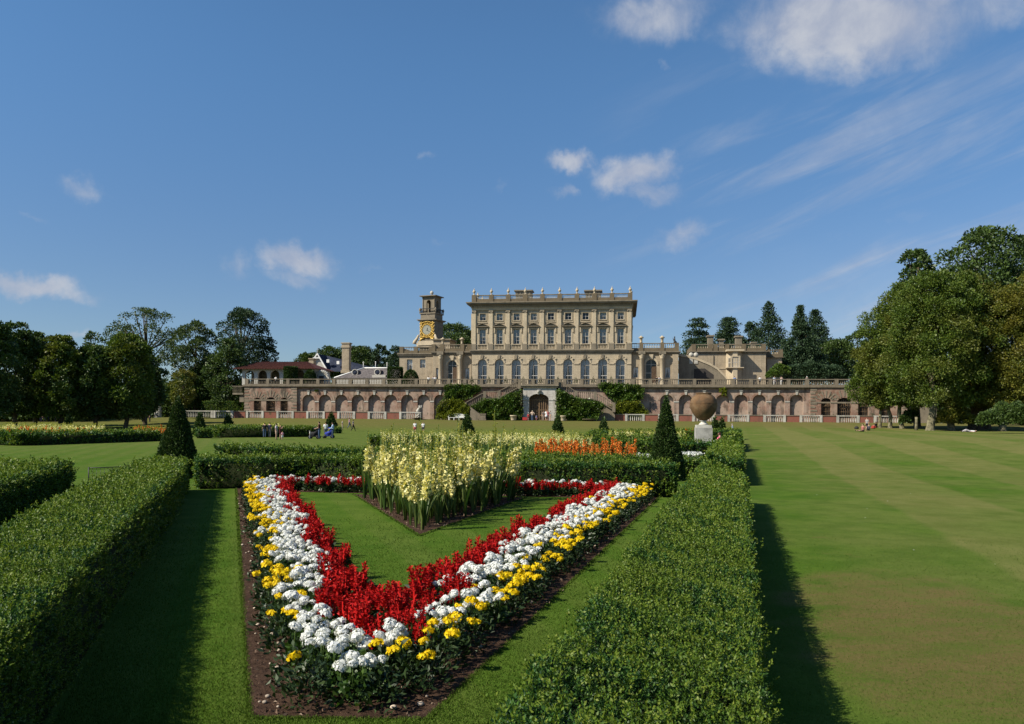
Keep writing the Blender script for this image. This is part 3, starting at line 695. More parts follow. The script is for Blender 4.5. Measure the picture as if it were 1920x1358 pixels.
def plant_bed():
    cnt = {'m': 0, 'g': 0, 's': 0}
    spec = {'m': ('yellow marigold with dark leaves at the outer edge, ', 'yellow marigolds of the flower triangle'),
            'g': ('white geranium with rounded flower heads, ', 'white geraniums of the flower triangle'),
            's': ('scarlet salvia with upright red spikes, ', 'scarlet salvias of the flower triangle')}
    pts = []
    st = 0.222; y = NOSE + 0.17; row = 0
    while y < 22.5:
        x = -9 + (row % 2) * st * .5
        while x < 4:
            pts.append((x + R.uniform(-.045, .045), y + R.uniform(-.045, .045))); x += st
        y += st * .9; row += 1
    for x, y in pts:
        p = np.array((x, y)); dl, dr = p @ pL - OUT_L, OUT_R - p @ pR; back = (BL - p) @ bn
        if dl < .25 or dr < .20 or back < 0.12: continue
        inn = (p @ pL > IN_L - .06) and (p @ pR < IN_R + .06)
        if inn and back > 0.88: continue
        d = min(dl, dr); zone = 'b' if (inn and back <= .9) else ('n' if y < 7.6 else ('l' if dl < dr else 'r'))
        near = y < 8
        if zone == 'b':
            kind = 's' if back > .5 else 'g'
        else:
            e = d + R.gauss(0, .075); wide = 1.0 if dl < dr else 1.14
            if y < 5.75: kind = 'm' if e < .40 else 'g'
            elif y < 7.4: kind = 'm' if e < .36 else ('g' if e < .60 else 's')
            elif y < 9.5: kind = 'm' if e < .40 * wide else ('g' if e < .76 * wide else 's')
            else: kind = 'm' if e < .43 * wide else ('g' if e < .86 * wide else 's')
            if kind == 'g' and R.random() < .09: kind = 'm' if R.random() < .85 else 's'
        if kind != 's' and R.random() < .12 and cnt[kind] > 250 and y > 13: continue
        if kind == 's' and R.random() < .06: continue
        if kind == 'm':
            if y < 5.2: heads = R.choice([0, 0, 0, 1])
            elif y < 6.2: heads = R.choice([0, 1, 2, 3, 4])
            elif dr < dl and y < 9.5: heads = R.choice([0, 1, 2, 3, 4])
            elif y < 9: heads = R.choice([0, 1, 2, 3, 4, 6])
            else: heads = R.choice([1, 2, 3, 4, 5, 5])
            sc = R.uniform(.95, 1.25)
        elif kind == 'g':
            heads = R.choice([1, 2, 3]) if y < 5.4 else R.choice([3, 4, 4, 5]); sc = R.uniform(.92, 1.12)
        else: heads = R.choice([3, 4, 5, 6]); sc = R.uniform(.85, 1.1)
        cnt[kind] += 1
        lb, gp = spec[kind]
        bedding(kind, x, y, lb + where[zone], gp, sc, heads, near)
    print('bedding', cnt)
plant_bed()

# ------------------------------------------------------------------ gladioli
def glad_parts(r, h, kind='flower', petal='pet_cream'):
    V = []; F = []; b = 0
    for i in range(r.integers(7, 11)):
        a = r.uniform(0, 2 * np.pi); ln = h * r.uniform(.42, .66); w = r.uniform(.014, .024); lean = r.uniform(.05, .42)
        dx, dy = math.cos(a), math.sin(a); sx, sy = -dy, dx
        pr = []
        for t, ww in ((0, .6), (.35, 1), (.7, .8), (1, .05)):
            x = .02 * dx + dx * lean * t * t * ln * 1.0; y = .02 * dy + dy * lean * t * t * ln; z = ln * t * (1 - .12 * lean * t)
            pr += [(x - sx * w * ww, y - sy * w * ww, z), (x + sx * w * ww, y + sy * w * ww, z)]
        V += pr; F += [(b + 2 * k, b + 2 * k + 1, b + 2 * k + 3, b + 2 * k + 2) for k in range(3)]; b += 8
    lv = mesh_only('leaves', np.array(V), np.array(F), M['sword'])
    lx, ly_ = r.normal(0, .05, 2)
    top = lambda t: np.array((lx * t * t, ly_ * t * t, h * t))
    m = MB(); m.tube([top(t) for t in (0, .4, .75, 1)], [.008, .007, .006, .003], 4); o = m.build('stem', M['stem']); stm = o.data; bpy.data.objects.remove(o)
    ps = []; ds = []; ss = []; mi = []
    n = 18; fa = r.uniform(0, 6.28)
    for i in range(n):
        t = .44 + .56 * i / n; c = top(t); bud = (t > .84) if kind == 'flower' else True
        aa = fa + (i % 2) * 1.4 + r.normal(0, .4)
        fd = np.array((math.cos(aa), math.sin(aa), .25)); k = 3 if bud else 7
        for _ in range(k):
            ps.append(c + fd * (.012 if bud else .03)); q = fd + r.normal(0, .25 if bud else .75, 3) + (np.array((0, 0, .6)) if bud else 0); ds.append(q); ss.append((.045 if bud else .075) * r.uniform(.8, 1.2) * (1.15 - .35 * (t - .46) / .5)); mi.append(1 if bud else 0)
    V, F = leaves(np.array(ps), np.array(ds), np.array(ss), r, .75, .1)
    a0, a1 = top(.40), top(1.0); q4 = np.array([a0 + (-.006, 0, 0), a0 + (.006, 0, 0), a1 + (.004, 0, 0), a1 + (-.004, 0, 0)]); V = np.concatenate([V, q4]); F = np.concatenate([F, [[len(V) - 4, len(V) - 3, len(V) - 2, len(V) - 1]]]); mi.append(1)
    sp = mesh_only('flower_spike', V, F, [M[petal], M['bud']], np.array(mi))
    return lv, stm, sp
r3 = np.random.default_rng(23)
GLY = [glad_parts(r3, h) for h in (.98, 1.05, 1.1, 1.15, 1.2, 1.0, 1.12, 1.18)]
GLB = [glad_parts(r3, h, 'bud') for h in (1.3, 1.38, 1.45)]
GLO = [glad_parts(r3, h, 'flower', 'pet_orange') for h in (.98, 1.06, 1.14, 1.2)]
def glad(x, y, parts, label, group, name='gladiolus'):
    o = thing(name, label, 'gladiolus', (x, y, float(terr(x, y)) + .004), R.uniform(0, 6.28), group)
    for nm, me in zip(('leaves', 'stem', 'flower_spike'), parts): link_mesh(nm, me, o)
    s = R.choice((.74, .86, .95, 1.0, 1.06, 1.14)) * R.uniform(.95, 1.05) * (1.02 + .16 * min(1, max(0, (y - 12.5) / 5.5)) if y < 22 else 1.0); o.scale = (s, s, s); o.rotation_euler.x = R.gauss(0, .085); o.rotation_euler.y = R.gauss(0, .085)
    return o
def plant_glads():
    n = 0; st = .268; y = gN[1] + .22; row = 0
    while y < 21:
        x = -6 + (row % 2) * st / 2
        while x < 2:
            p = np.array((x + R.uniform(-.06, .06), y + R.uniform(-.06, .06)))
            dl, dr, bk = p @ pL - GL_L, GL_R - p @ pR, (BL - p) @ bn - 1.25
            if dl > .10 and dr > .14 and bk > .05:
                rear = bk < 1.1
                bud = R.random() < (.34 if rear and dl < 3 else .15)
                glad(p[0], p[1], R.choice(GLB) if bud else R.choice(GLY), 'tall green gladiolus still in bud among the pale yellow ones in the central clump' if bud else 'pale yellow gladiolus in bloom in the central clump of the flower triangle', 'gladioli in the central clump'); n += 1
            x += st
        y += st * .88; row += 1
    print('glads', n)
plant_glads()
def row_of(n, a, b, Y0, Y1, parts, label, group, name='gladiolus'):
    for i in range(n):
        t = (i + R.uniform(.1, .9)) / n; Y = R.uniform(Y0, Y1); x = (a + (b - a) * t - CX) / FX * Y
        glad(x, Y, R.choice(parts), label, group, name)
row_of(74, 1005, 1192, 29.5, 34, GLO, 'orange gladiolus in the row behind the second hedge, left of the tall cone', 'orange gladioli behind the second hedge', 'gladiolus')
row_of(24, -10, 195, 56, 63, GLO, 'orange gladiolus low in front of the pale row in the left bed under the trees', 'orange gladioli in the left bed')
row_of(22, 253, 316, 70, 76, GLO, 'orange gladiolus in the small orange block left of the large dark cone', 'orange gladioli left of the cone')
row_of(8, 1280, 1304, 80, 86, GLO, 'orange gladiolus in the far block left of the urn', 'orange gladioli left of the urn')

def glad_stuff(label, boxes, petal):
    ps, ds, ss, mi = [], [], [], []
    for n, a, b, Y0, Y1, h0, h1 in boxes:
        for i in range(n):
            Y = r3.uniform(Y0, Y1); x = (r3.uniform(a, b) - CX) / FX * Y; z = float(terr(x, Y)); h = r3.uniform(h0, h1); lx, ly_ = r3.normal(0, .05, 2)
            sc = max(1.0, Y / 45)
            for t in np.arange(.45, 1.0, .055):
                for _ in range(3): ps.append((x + lx * t + r3.normal(0, .02), Y + ly_ * t + r3.normal(0, .02), z + h * t)); ds.append(r3.normal(0, .6, 3) + np.array((0, -.1, .3))); ss.append(.085 * sc * (1.25 - .6 * t)); mi.append(1 if t > .86 else 0)
            for _ in range(6): ps.append((x + r3.normal(0, .03), Y + r3.normal(0, .03), z)); ds.append((r3.normal(0, .12), r3.normal(0, .12), 1)); ss.append(h * r3.uniform(.5, .72)); mi.append(2)
    ss = np.array(ss); mi = np.array(mi); V, F = leaves(np.array(ps), np.array(ds), ss, r3, .7, .05)
    V = V.reshape(-1, 4, 3); k = mi == 2; c = (V[k][:, 1] + V[k][:, 3]) / 2                      # narrow the sword leaves
    V[k, 1] = c + (V[k][:, 1] - c) * .09; V[k, 3] = c + (V[k][:, 3] - c) * .09
    tag(qmesh('gladiolus_bed', V.reshape(-1, 3), F, [M[petal], M['bud'], M['sword']], mi), label, 'gladioli', kind='stuff')
glad_stuff('beds of pale yellow gladioli beyond the hedges, a mass of far flower spikes',
           [(430, 715, 1085, 42, 54, 1.0, 1.25), (110, 985, 1110, 38, 44, 1.0, 1.2), (130, 1142, 1285, 60, 68, .95, 1.15), (60, 1186, 1285, 52, 56, .9, 1.1), (230, -12, 195, 64, 73, 1.0, 1.35), (40, 484, 524, 90, 98, 1.0, 1.4)], 'pet_cream')
def far_white(label, a, b, Y0, Y1, n):
    p = []
    for i in range(n):
        Y = r3.uniform(Y0, Y1); x = (r3.uniform(a, b) - CX) / FX * Y; p.append((x, Y, 0.05))
    ps = np.array(p); c = np.repeat(ps, 40, 0); c[:, 2] += r3.uniform(.2, .42, len(c)); c[:, :2] += r3.normal(0, .08, (len(c), 2)); d = r3.normal(0, 1, (len(c), 3)); d[:, 2] = np.abs(d[:, 2])
    V, F = leaves(c, d, .07, r3, .9, .1); c2 = np.repeat(ps, 30, 0); c2[:, 2] += r3.uniform(0, .3, len(c2)); c2[:, :2] += r3.normal(0, .1, (len(c2), 2)); d2 = r3.normal(0, .6, (len(c2), 3)); d2[:, 2] = 1
    V2, F2 = leaves(c2, d2, .14, r3, .6, .1); VV, FF, MM = cat([(V, F, 0), (V2, F2, 1)])
    tag(qmesh('white_flower_bed', VV, FF, [M['pet_white'], M['fol_mid']], MM), label, 'flowers', kind='stuff')
far_white('white bedding flowers in front of the dark hedge below the urn plinth', 1281, 1312, 33, 35, 34)
far_white('white bedding flowers left of the tall cone behind the second hedge', 1192, 1216, 31, 32.5, 20)

# ------------------------------------------------------------------ wire fence on the left
def fence():
    a, b = G(166, 921), G(276, 915); o = thing('wire_fence', 'low black wire mesh fence between the two left hedges', 'fence', (a[0], a[1], 0.0))
    d = b - a; ln = np.linalg.norm(d); rz = math.atan2(d[1], d[0]); o.rotation_euler = (0, 0, rz); H = .56
    m = MB()
    for k in range(int(ln / .09) + 1): m.tube([(k * .09, 0, 0.02), (k * .09, 0, H)], .0035, 4)
    for k in range(6): m.tube([(0, 0, .05 + k * .095), (ln, 0, .05 + k * .095)], .0035, 4)
    m.build('wire_mesh', M['iron'], o)
    m = MB(); m.tube([(0, 0, H), (ln, 0, H)], .013, 6); m.build('top_rail', M['iron'], o)
    for x in (0, ln): m = MB(); m.tube([(x, 0, 0), (x, 0, H + .02)], .014, 6); m.build('post', M['iron'], o)
    # tuft of weeds by the fence
    n = 160; p = np.column_stack([rng.normal(0, .16, n), rng.normal(0, .1, n), rng.uniform(0, .35, n)]); dd = rng.normal(0, .5, (n, 3)); dd[:, 2] = 1
    V, F = leaves(p, dd, .16, rng, .22, .2); q = G(268, 912)
    tag(qmesh('weed_tuft', V, F, M['fol_dark'], loc=(q[0], q[1], .2)), 'tuft of tall weeds behind the left hedge by the fence', 'weeds')
fence()

glad_stuff('low mass of orange gladioli along the left beds under the trees', [(150, -12, 200, 57, 63, .75, .95), (120, 250, 318, 70, 78, .8, 1.0), (40, 1278, 1306, 80, 88, .8, 1.0)], 'pet_orange')
# ------------------------------------------------------------------ terrace: arcaded brick wall, balustrades, stairs
ZT = 8.45                                                         # level of the terrace floor
def zL(py, ly, px=1010): return L(px, py, ly)[1]
def xL(px, ly, py=720): return L(px, py, ly)[0]
def baluster(m, x, y, z, h, r=0.085, mi=0, n=6):
    m.lathe(x, y, [(r * .8, 0), (r * .5, h * .12), (r, h * .35), (r * .45, h * .72), (r * .75, h)], n, mi, True, z)
def balustrade(root, off, x0, x1, ly, z, h, piers, mat, pier_w=0.55, thick=0.34, step=0.34, r=0.09, slope=None, names=True):
    """rail, plinth, piers and rows of balusters along x at depth ly; slope(x) adds height for stairs"""
    f = slope or (lambda x: 0.0)
    m = MB(); n = 1 if slope is None else 10
    xs = [x0 + (x1 - x0) * i / n for i in range(n + 1)]
    def band(m, za, zb, t):
        for a, b in zip(xs, xs[1:]):
            vs = [(x, y, z + f(x) + q) for q in (za, zb) for y in (ly - t / 2, ly + t / 2) for x in (a, b)]
            m.add(vs, [(0, 2, 3, 1), (4, 5, 7, 6), (0, 1, 5, 4), (2, 6, 7, 3), (0, 4, 6, 2), (1, 3, 7, 5)])
    band(m, h - .15, h, thick + .06); m.build('rail', mat, root, off)
    m = MB(); band(m, 0, .16, thick); m.build('plinth', mat, root, off)
    for px in piers:
        m = MB(); m.box(px - pier_w / 2, px + pier_w / 2, ly - thick / 2 - .035, ly + thick / 2 + .035, z + f(px) - (.0 if slope is None else .3), z + f(px) + h + .035); m.build('pier', mat, root, off)
    ed = [x0] + sorted(piers) + [x1]
    for a, b in zip(ed, ed[1:]):
        a2 = a + (pier_w / 2 if a in piers else 0); b2 = b - (pier_w / 2 if b in piers else 0)
        if b2 - a2 < .3: continue
        k = max(1, int((b2 - a2) / step)); m = MB()
        for i in range(k):
            x = a2 + (b2 - a2) * (i + .5) / k; baluster(m, x, ly, z + f(x) + .15, h - .29, r)
        m.build('baluster_row', mat, root, off)

def terrace():
    # platform behind the wall
    x0, x1 = xL(456, 0), xL(1760, 0)
    m = MB(); m.box(x0 + .4, x1, 0.75, 110, 0.5, ZT); o = m.build('terrace', M['stone_grey']); o.location = (OX, OY, 0); o.rotation_euler = (0, 0, -TH); tag(o, kind='structure')
    zb, ztop = 1.5, zL(727.5, 0); xm = xL(1010, 0)
    root = hthing('retaining_wall', 'long arcaded red brick retaining wall carrying the terrace in front of the mansion', 'wall', xm, 0, 1.5); off = (xm, 0, 1.5)
    # blind arches, measured left and right of the stair
    A = [567 + 30.85 * i for i in range(9)]; B = [1237.5, 1273, 1307.5, 1342, 1376.5, 1411, 1446, 1481]
    def arches(lefts, w):
        hs = []
        for l in lefts:
            a, b = xL(l, 0, 760), xL(l + w, 0, 760); c = (a + b) / 2; hw = (b - a) / 2; zt = zL(740, 0, l); hs.append((c, hw, zt - hw))
        return hs
    hl, hr = arches(A, 23.0), arches(B, 25.5)
    def stretch(xa, xb, hs, mat, depth=.55, zlo=1.5):
        m = MB(); m.holes((xa, xb, zlo, ztop), [arch(c, zlo + .05, zs, hw, 12) for c, hw, zs in hs], 0.0, depth); m.build('brick_arcade', mat, root, off)
        m = MB(); m.box(xa, xb, depth + .002, .75, zlo, ztop - .01); m.build('niche_back', M['brick_pale'], root, off)
        for c, hw, zs in hs:
            m = MB(); o1 = [(c + (hw + .34) * math.cos(t), zs + (hw + .34) * math.sin(t)) for t in np.linspace(0.12, math.pi - .12, 13)]; i1 = [(c + hw * math.cos(t), zs + hw * math.sin(t)) for t in np.linspace(0.12, math.pi - .12, 13)]
            m.strip(o1, i1, -.05, .0); m.build('arch_ring', M['brick'], root, off)
            m = MB(); zt = zs + hw; m.prism([(c - .16, zt - .06), (c + .16, zt - .06), (c + .24, zt + .62), (c - .24, zt + .62)], -.16, .0); m.box(c - .3, c + .3, -.24, 0, zt + .62, zt + .74); m.build('keystone', M['stone_white'], root, off)
        ed = sorted(hs)
        for (c1, w1, z1), (c2, w2, z2) in zip(ed, ed[1:]):
            m = MB(); m.box(c1 + w1 + .01, c2 - w2 - .01, -.07, .0, min(z1, z2) - .22, min(z1, z2) + .02); m.build('impost', M['stone_white'], root, off)
    xa, xc, xd, xe = xL(558, 0), xL(980, 0), xL(1043, 0), xL(1519, 0)
    stretch(xa, xc, hl, M['brick']); stretch(xd, xe, hr, M['brick_pale'])
    # end blocks with three real openings each
    def block(xa, xb, wins, name, sgn):
        hs = []
        for pc, w, pt in wins: a = xL(pc, 0, 760); hw = w * .05; zt = zL(pt, 0, pc); hs.append((a, hw, zt - hw * .7))
        def seg_arch(c, z0, zs, hw): return [(c - hw, z0), (c + hw, z0)] + [(c + hw * math.cos(math.pi * k / 10), zs + .7 * hw * math.sin(math.pi * k / 10)) for k in range(11)]
        m = MB(); m.holes((xa, xb, 1.5, ztop), [seg_arch(c, 2.6, zs, hw) for c, hw, zs in hs], -.35, .3); m.box(xa, xa + .02, -.35, .75, 1.5, ztop); m.box(xb - .02, xb, -.35, .75, 1.5, ztop)
        m.build('end_block', M['brick'], root, off)
        m = MB()
        for k in range(10):
            zc = 1.9 + k * .62
            if zc > ztop - .3: break
            for a, b in ((xa, xa + .8 + .3 * (k % 2)), (xb - .8 - .3 * (k % 2), xb)): m.box(a - .03, b + .03, -.40, -.35, zc, zc + .30)
        m.box(xa - .04, xb + .04, -.42, -.35, zL(752, 0) - .2, zL(752, 0) + .05)
        for c, hw, zs in hs:
            for t in np.linspace(.35, math.pi - .35, 7):
                r0, r1 = hw + .08, hw + 1.05; d = .07
                m.prism([(c + r0 * math.cos(t - d), zs + r0 * .8 * math.sin(t - d)), (c + r0 * math.cos(t + d), zs + r0 * .8 * math.sin(t + d)), (c + r1 * math.cos(t + d), zs + r1 * math.sin(t + d)), (c + r1 * math.cos(t - d), zs + r1 * math.sin(t - d))], -.41, -.35)
        m.build('quoins', M['stone_grey'], root, off)
        for i, (c, hw, zs) in enumerate(hs):
            m = MB(); m.box(c - hw - .05, c + hw + .05, .28, .32, 2.5, zs + hw); g = m.build('opening_shade_panel', M['dark_room'], root, off)  # near-black board closes the opening, its colour standing for the shade inside
            m = MB()
            for k in range(-3, 4): m.tube([(c + k * hw / 3.3, .12, 2.6), (c + k * hw / 3.3, .12, zs + .66 * hw * math.sqrt(max(0, 1 - (k / 3.3) ** 2)))], .035, 4)
            for k in range(4): m.tube([(c - hw, .12, 2.9 + k * (zs - 2.9) / 3), (c + hw, .12, 2.9 + k * (zs - 2.9) / 3)], .04, 4)
            for k in range(9): t = 6.28 * k / 9; m.tube([(c + .3 * hw * math.cos(t), .11, zs - hw * .6 + .3 * hw * math.sin(t)), (c + .55 * hw * math.cos(t + .5), .11, zs - hw * .6 + .55 * hw * math.sin(t + .5))], .045, 4)
            b = m.build('ironwork', M['wood_door'], g); b.location = -Vector((0, 0, 0)); b.data.transform(Matrix.Translation(-Vector(off)))
    block(xL(460, 0), xa, [(484, 15, 746), (509, 19, 745), (534, 15, 746)], 'l', 1)
    block(xe, xL(1700, 0), [(1548, 17, 746.5), (1582, 24, 746), (1618, 18, 746), (1660, 18, 746)], 'r', -1)
    # cornice courses under the balustrade
    m = MB(); X0, X1 = xL(458, 0), xL(1720, 0)
    m.box(X0, X1, -.42, .75, ztop, ztop + .16); m.box(X0 - .1, X1, -.58, .75, ztop + .16, ztop + .34); m.box(X0 - .05, X1, -.5, .75, ztop + .34, ztop + .52); m.build('cornice', M['terrace_stone'], root, off)
    m = MB(); zz = zL(737, 0)
    for a, b in ((xa, xL(830, 0)), (xL(1205, 0), xe)): m.box(a, b, -.06, 0, zz + .3, zz + .42)
    m.build('string_course', M['brick_pale'], root, off)
    r2_ = hthing('terrace_balustrade', 'weathered stone balustrade along the top edge of the brick terrace wall', 'balustrade', xm, -.1, ztop + .52); off2 = (xm, -.1, ztop + .52)
    zb2 = ztop + .52; hh = zL(710.8, 0) - zb2
    pl = [xL(p, 0) for p in (464, 503, 541, 566, 597, 627, 658, 689, 720, 750, 781, 812, 842, 872, 903, 935, 966)]; pr = [xL(p, 0) for p in (1059, 1091, 1123, 1155, 1187, 1219, 1256, 1302, 1337, 1374, 1408, 1444, 1478, 1513, 1568)]
    for (a, b, pp) in ((xL(460, 0), xL(975, 0), pl), (xL(1047, 0), xL(1690, 0), pr)):
        balustrade(r2_, off2, a, b, -.1, zb2, hh, pp, M['terrace_stone'], .62, .36, .30, .085)
terrace()

def stair_block():
    # projecting doorway block between the two flights
    lyf = -5.2; xa, xb = xL(980.5, lyf, 750), xL(1043, lyf, 750); xc = (xa + xb) / 2
    root = hthing('doorway_block', 'pale stone doorway block with an arched oak gate under the terrace landing', 'doorway', xc, lyf, 1.5); off = (xc, lyf, 1.5)
    ca = xL(1010.5, lyf); hw = xL(1029, lyf) - ca; zt = zL(738.5, lyf); rise = hw * .55; zs = zt - rise
    op = [(ca - hw, 1.6), (ca + hw, 1.6)] + [(ca + hw * math.cos(math.pi * k / 14), zs + rise * math.sin(math.pi * k / 14)) for k in range(15)]
    ztop = zL(727, lyf)
    m = MB(); m.holes((xa, xb, 1.5, ztop), [op], lyf, lyf + .9); m.box(xa, xa + .03, lyf + .003, -.06, 1.5, ztop); m.box(xb - .03, xb, lyf + .003, -.06, 1.5, ztop)
    for sx, a, b in ((-1, xa - .06, ca - hw - .02), (1, ca + hw + .02, xb + .06)): m.box(a, b, lyf - .09, lyf - .004, zs - .2, zs + .08)
    m.build('wall', stone('stone_door_blocks', (0.50, 0.47, 0.43), (0.24, 0.2, 0.18), .55, 0.55, pale=(.6, .57, .54)), root, off)
    m = MB(); m.box(xa - .3, xb + .3, lyf - .3, -.6, ztop, ztop + .28); m.box(xa - .45, xb + .45, lyf - .45, -.6, ztop + .28, ztop + .5); m.build('cornice', M['stone_grey'], root, off)
    m = MB(); m.prism([(ca - .22, zt - .1), (ca + .22, zt - .1), (ca + .32, zt + .7), (ca - .32, zt + .7)], lyf - .35, lyf - .003); m.lathe(ca, lyf - .38, [(.16, 0), (.27, .2), (.26, .42), (.14, .58)], 10, 0, True, zt + .1); m.build('mask_keystone', M['stone_white'], root, off)
    d = MB(); d.box(ca - hw - .1, ca + hw + .1, lyf + .92, lyf + 1.0, 1.55, zt + .05); g = d.build('gate', M['wood_dark'], root, off)
    m = MB()
    for k in range(9):
        x = ca - hw + (k + .5) * 2 * hw / 9; m.box(x - .06, x + .06, lyf + .82, lyf + .90, 1.7, zs - .15)
    for z in (1.75, 2.6, 3.6, zs - .2): m.box(ca - hw, ca + hw, lyf + .80, lyf + .91, z, z + .16)
    m.box(ca - .12, ca + .12, lyf + .78, lyf + .91, 1.7, zs)
    for k in range(7): t = math.pi * (k + .5) / 7; m.tube([(ca, lyf + .86, zs), (ca + hw * .95 * math.cos(t), lyf + .86, zs + rise * .95 * math.sin(t))], .05, 4)
    m.build('gate_rails', M['wood_door'], g, off)
    # landing balustrade on the block
    r2_ = hthing('landing_balustrade', 'short stone balustrade on the landing above the arched doorway', 'balustrade', xc, lyf, ztop + .5); of2 = (xc, lyf, ztop + .5)
    hh = zL(711, lyf) - ztop - .5
    balustrade(r2_, of2, xa - .2, xb + .2, lyf, ztop + .5, hh, [xa + .1, xc - 1.2, xc + 1.2, xb - .1], M['terrace_stone'], .6, .36, .32, .09)
    # the two flights; each falls away from the landing, pauses and falls again
    for sgn, name, lab, pts in ((-1, 'l', 'stone stair flight descending to the left of the arched doorway, partly under ivy', [(978, 724), (936, 747), (909, 748), (870, 770)]),
                                (1, 'r', 'stone stair flight descending to the right of the arched doorway, partly under ivy', [(1046, 724), (1080, 748), (1116, 749), (1153, 771)])):
        q = [L(a, b, -4.4) for a, b in pts]
        st = hthing('stair_flight', lab, 'stairs', q[0][0], -3, 1.5); of3 = (q[0][0], -3, 1.5)
        X = [p[0] for p in q]; Z = [p[1] for p in q]
        def sl(x): 
            if sgn > 0: return float(np.interp(x, X, Z)) - Z[0]
            return float(np.interp(-x, [-v for v in X], Z)) - Z[0]
        m = MB(); poly = list(zip(X, Z)) + [(X[-1], 1.5), (X[0], 1.5)]; m.prism(poly if sgn > 0 else poly[::-1], -4.2, -.75); m.build('side_wall', M['terrace_stone'], st, of3)
        x0, x1 = min(X[0], X[-1]), max(X[0], X[-1])
        balustrade(st, of3, x0, x1, -4.45, Z[0], 1.35, [X[0] + sgn * .4, X[1], X[2], X[3] - sgn * .2], M['terrace_stone'], .55, .32, .34, .085, sl)
        m = MB(); n = 30
        for k in range(n):
            a = X[0] + (X[-1] - X[0]) * k / n; b = X[0] + (X[-1] - X[0]) * (k + 1) / n; z = sl((a + b) / 2) + Z[0]; m.box(min(a, b), max(a, b), -4.15, -.8, z + .02, z + .12)
        m.build('treads', M['stone_grey'], st, of3)
        # the returning lower flight ending at a square pedestal
        if sgn > 0: continue
        a, b = L(882, 778, -6.5), L(900, 786, -6.5)
        m = MB(); m.prism([(a[0], 1.5), (b[0], 1.5), (b[0], b[1] + .9), (a[0], a[1] + 1.45)], -6.7, -6.35); m.build('lower_parapet', M['terrace_stone'], st, of3)
    pb = L(906, 787, -6.5)[0]; p = hthing('stair_pedestal', 'plain square stone pedestal at the foot of the left stair', 'pedestal', pb, -6.5, float(terr(*H2W(pb, -6.5)[:2])))
    m = MB(); m.box(-.62, .62, -.6, .6, 0, .22); m.box(-.52, .52, -.5, .5, .22, 1.02); m.box(-.6, .6, -.58, .58, 1.02, 1.2); m.build('pedestal_block', M['terrace_stone'], p)
stair_block()

def lower_balustrade():
    ly = -3.6; xm = xL(560, ly)
    for side, x0p, x1p, spans, lab in (('l', 297, 796, [(333, 400, 's'), (401, 438, 's'), (439.5, 460, 'b'), (462, 495, 's'), (496, 518.5, 'b'), (519, 551.5, 's'), (552.5, 574.5, 'b'), (575, 609.5, 's'), (610, 632.5, 'b'), (633, 666.5, 's'), (667.5, 689.5, 'b'), (690, 725, 's'), (726, 748.5, 'b'), (749, 788, 's')],
                                         'low balustrade left of the stairs, pale baluster panels alternating with red brick'),
                                        ('r', 1118, 1690, [(1118, 1147, 's'), (1148, 1171.5, 'b'), (1172, 1208.5, 's'), (1209.5, 1233.5, 'b'), (1234, 1272, 's'), (1273, 1297, 'b'), (1298, 1339, 's'), (1341, 1363.5, 'b'), (1364, 1404.5, 's'), (1405, 1430, 'b'), (1431, 1473, 's'), (1474, 1498.5, 'b'), (1499, 1541.5, 's'), (1542.5, 1567.5, 'b'), (1568, 1611, 's'), (1612, 1637, 'b'), (1638, 1690, 's')],
                                         'low balustrade right of the stairs, pale baluster panels alternating with red brick')):
        c = xL((x0p + x1p) / 2, ly, 780); z0 = 1.62; root = hthing('garden_balustrade', lab, 'balustrade', c, ly, z0); off = (c, ly, z0)
        z1 = zL(771.5 if side == 'l' else 778, ly, 600 if side == 'l' else 1400)
        for a, b, k in spans:
            xa, xb = xL(a, ly, 780), xL(b, ly, 780)
            if k == 'b':
                m = MB(); m.box(xa, xb, ly - .12, ly + .12, z0 + .12, z1 - .14); m.build('brick_panel', M['brick_red'], root, off)
                m = MB(); m.box(xa - .02, xb + .02, ly - .2, ly + .2, z1 - .14, z1 - .01); m.box(xa - .02, xb + .02, ly - .2, ly + .2, z0, z0 + .12); m.build('coping', M['stone_grey'], root, off)
            else:
                w = .42
                for q in (xa, xb - w): m = MB(); m.box(q, q + w, ly - .22, ly + .22, z0, z1 + .03); m.build('pier', M['stone_white'], root, off)
                m = MB(); m.box(xa + w, xb - w, ly - .2, ly + .2, z1 - .17, z1); m.build('rail', M['stone_white'], root, off)
                m = MB(); m.box(xa + w, xb - w, ly - .2, ly + .2, z0, z0 + .2); m.build('plinth', M['stone_white'], root, off)
                m = MB(); L_ = xb - xa - 2 * w; n = max(2, int(L_ / .34))
                for i in range(n): baluster(m, xa + w + L_ * (i + .5) / n, ly, z0 + .2, z1 - z0 - .36, .115)
                m.build('baluster_row', M['stone_white'], root, off)
lower_balustrade()

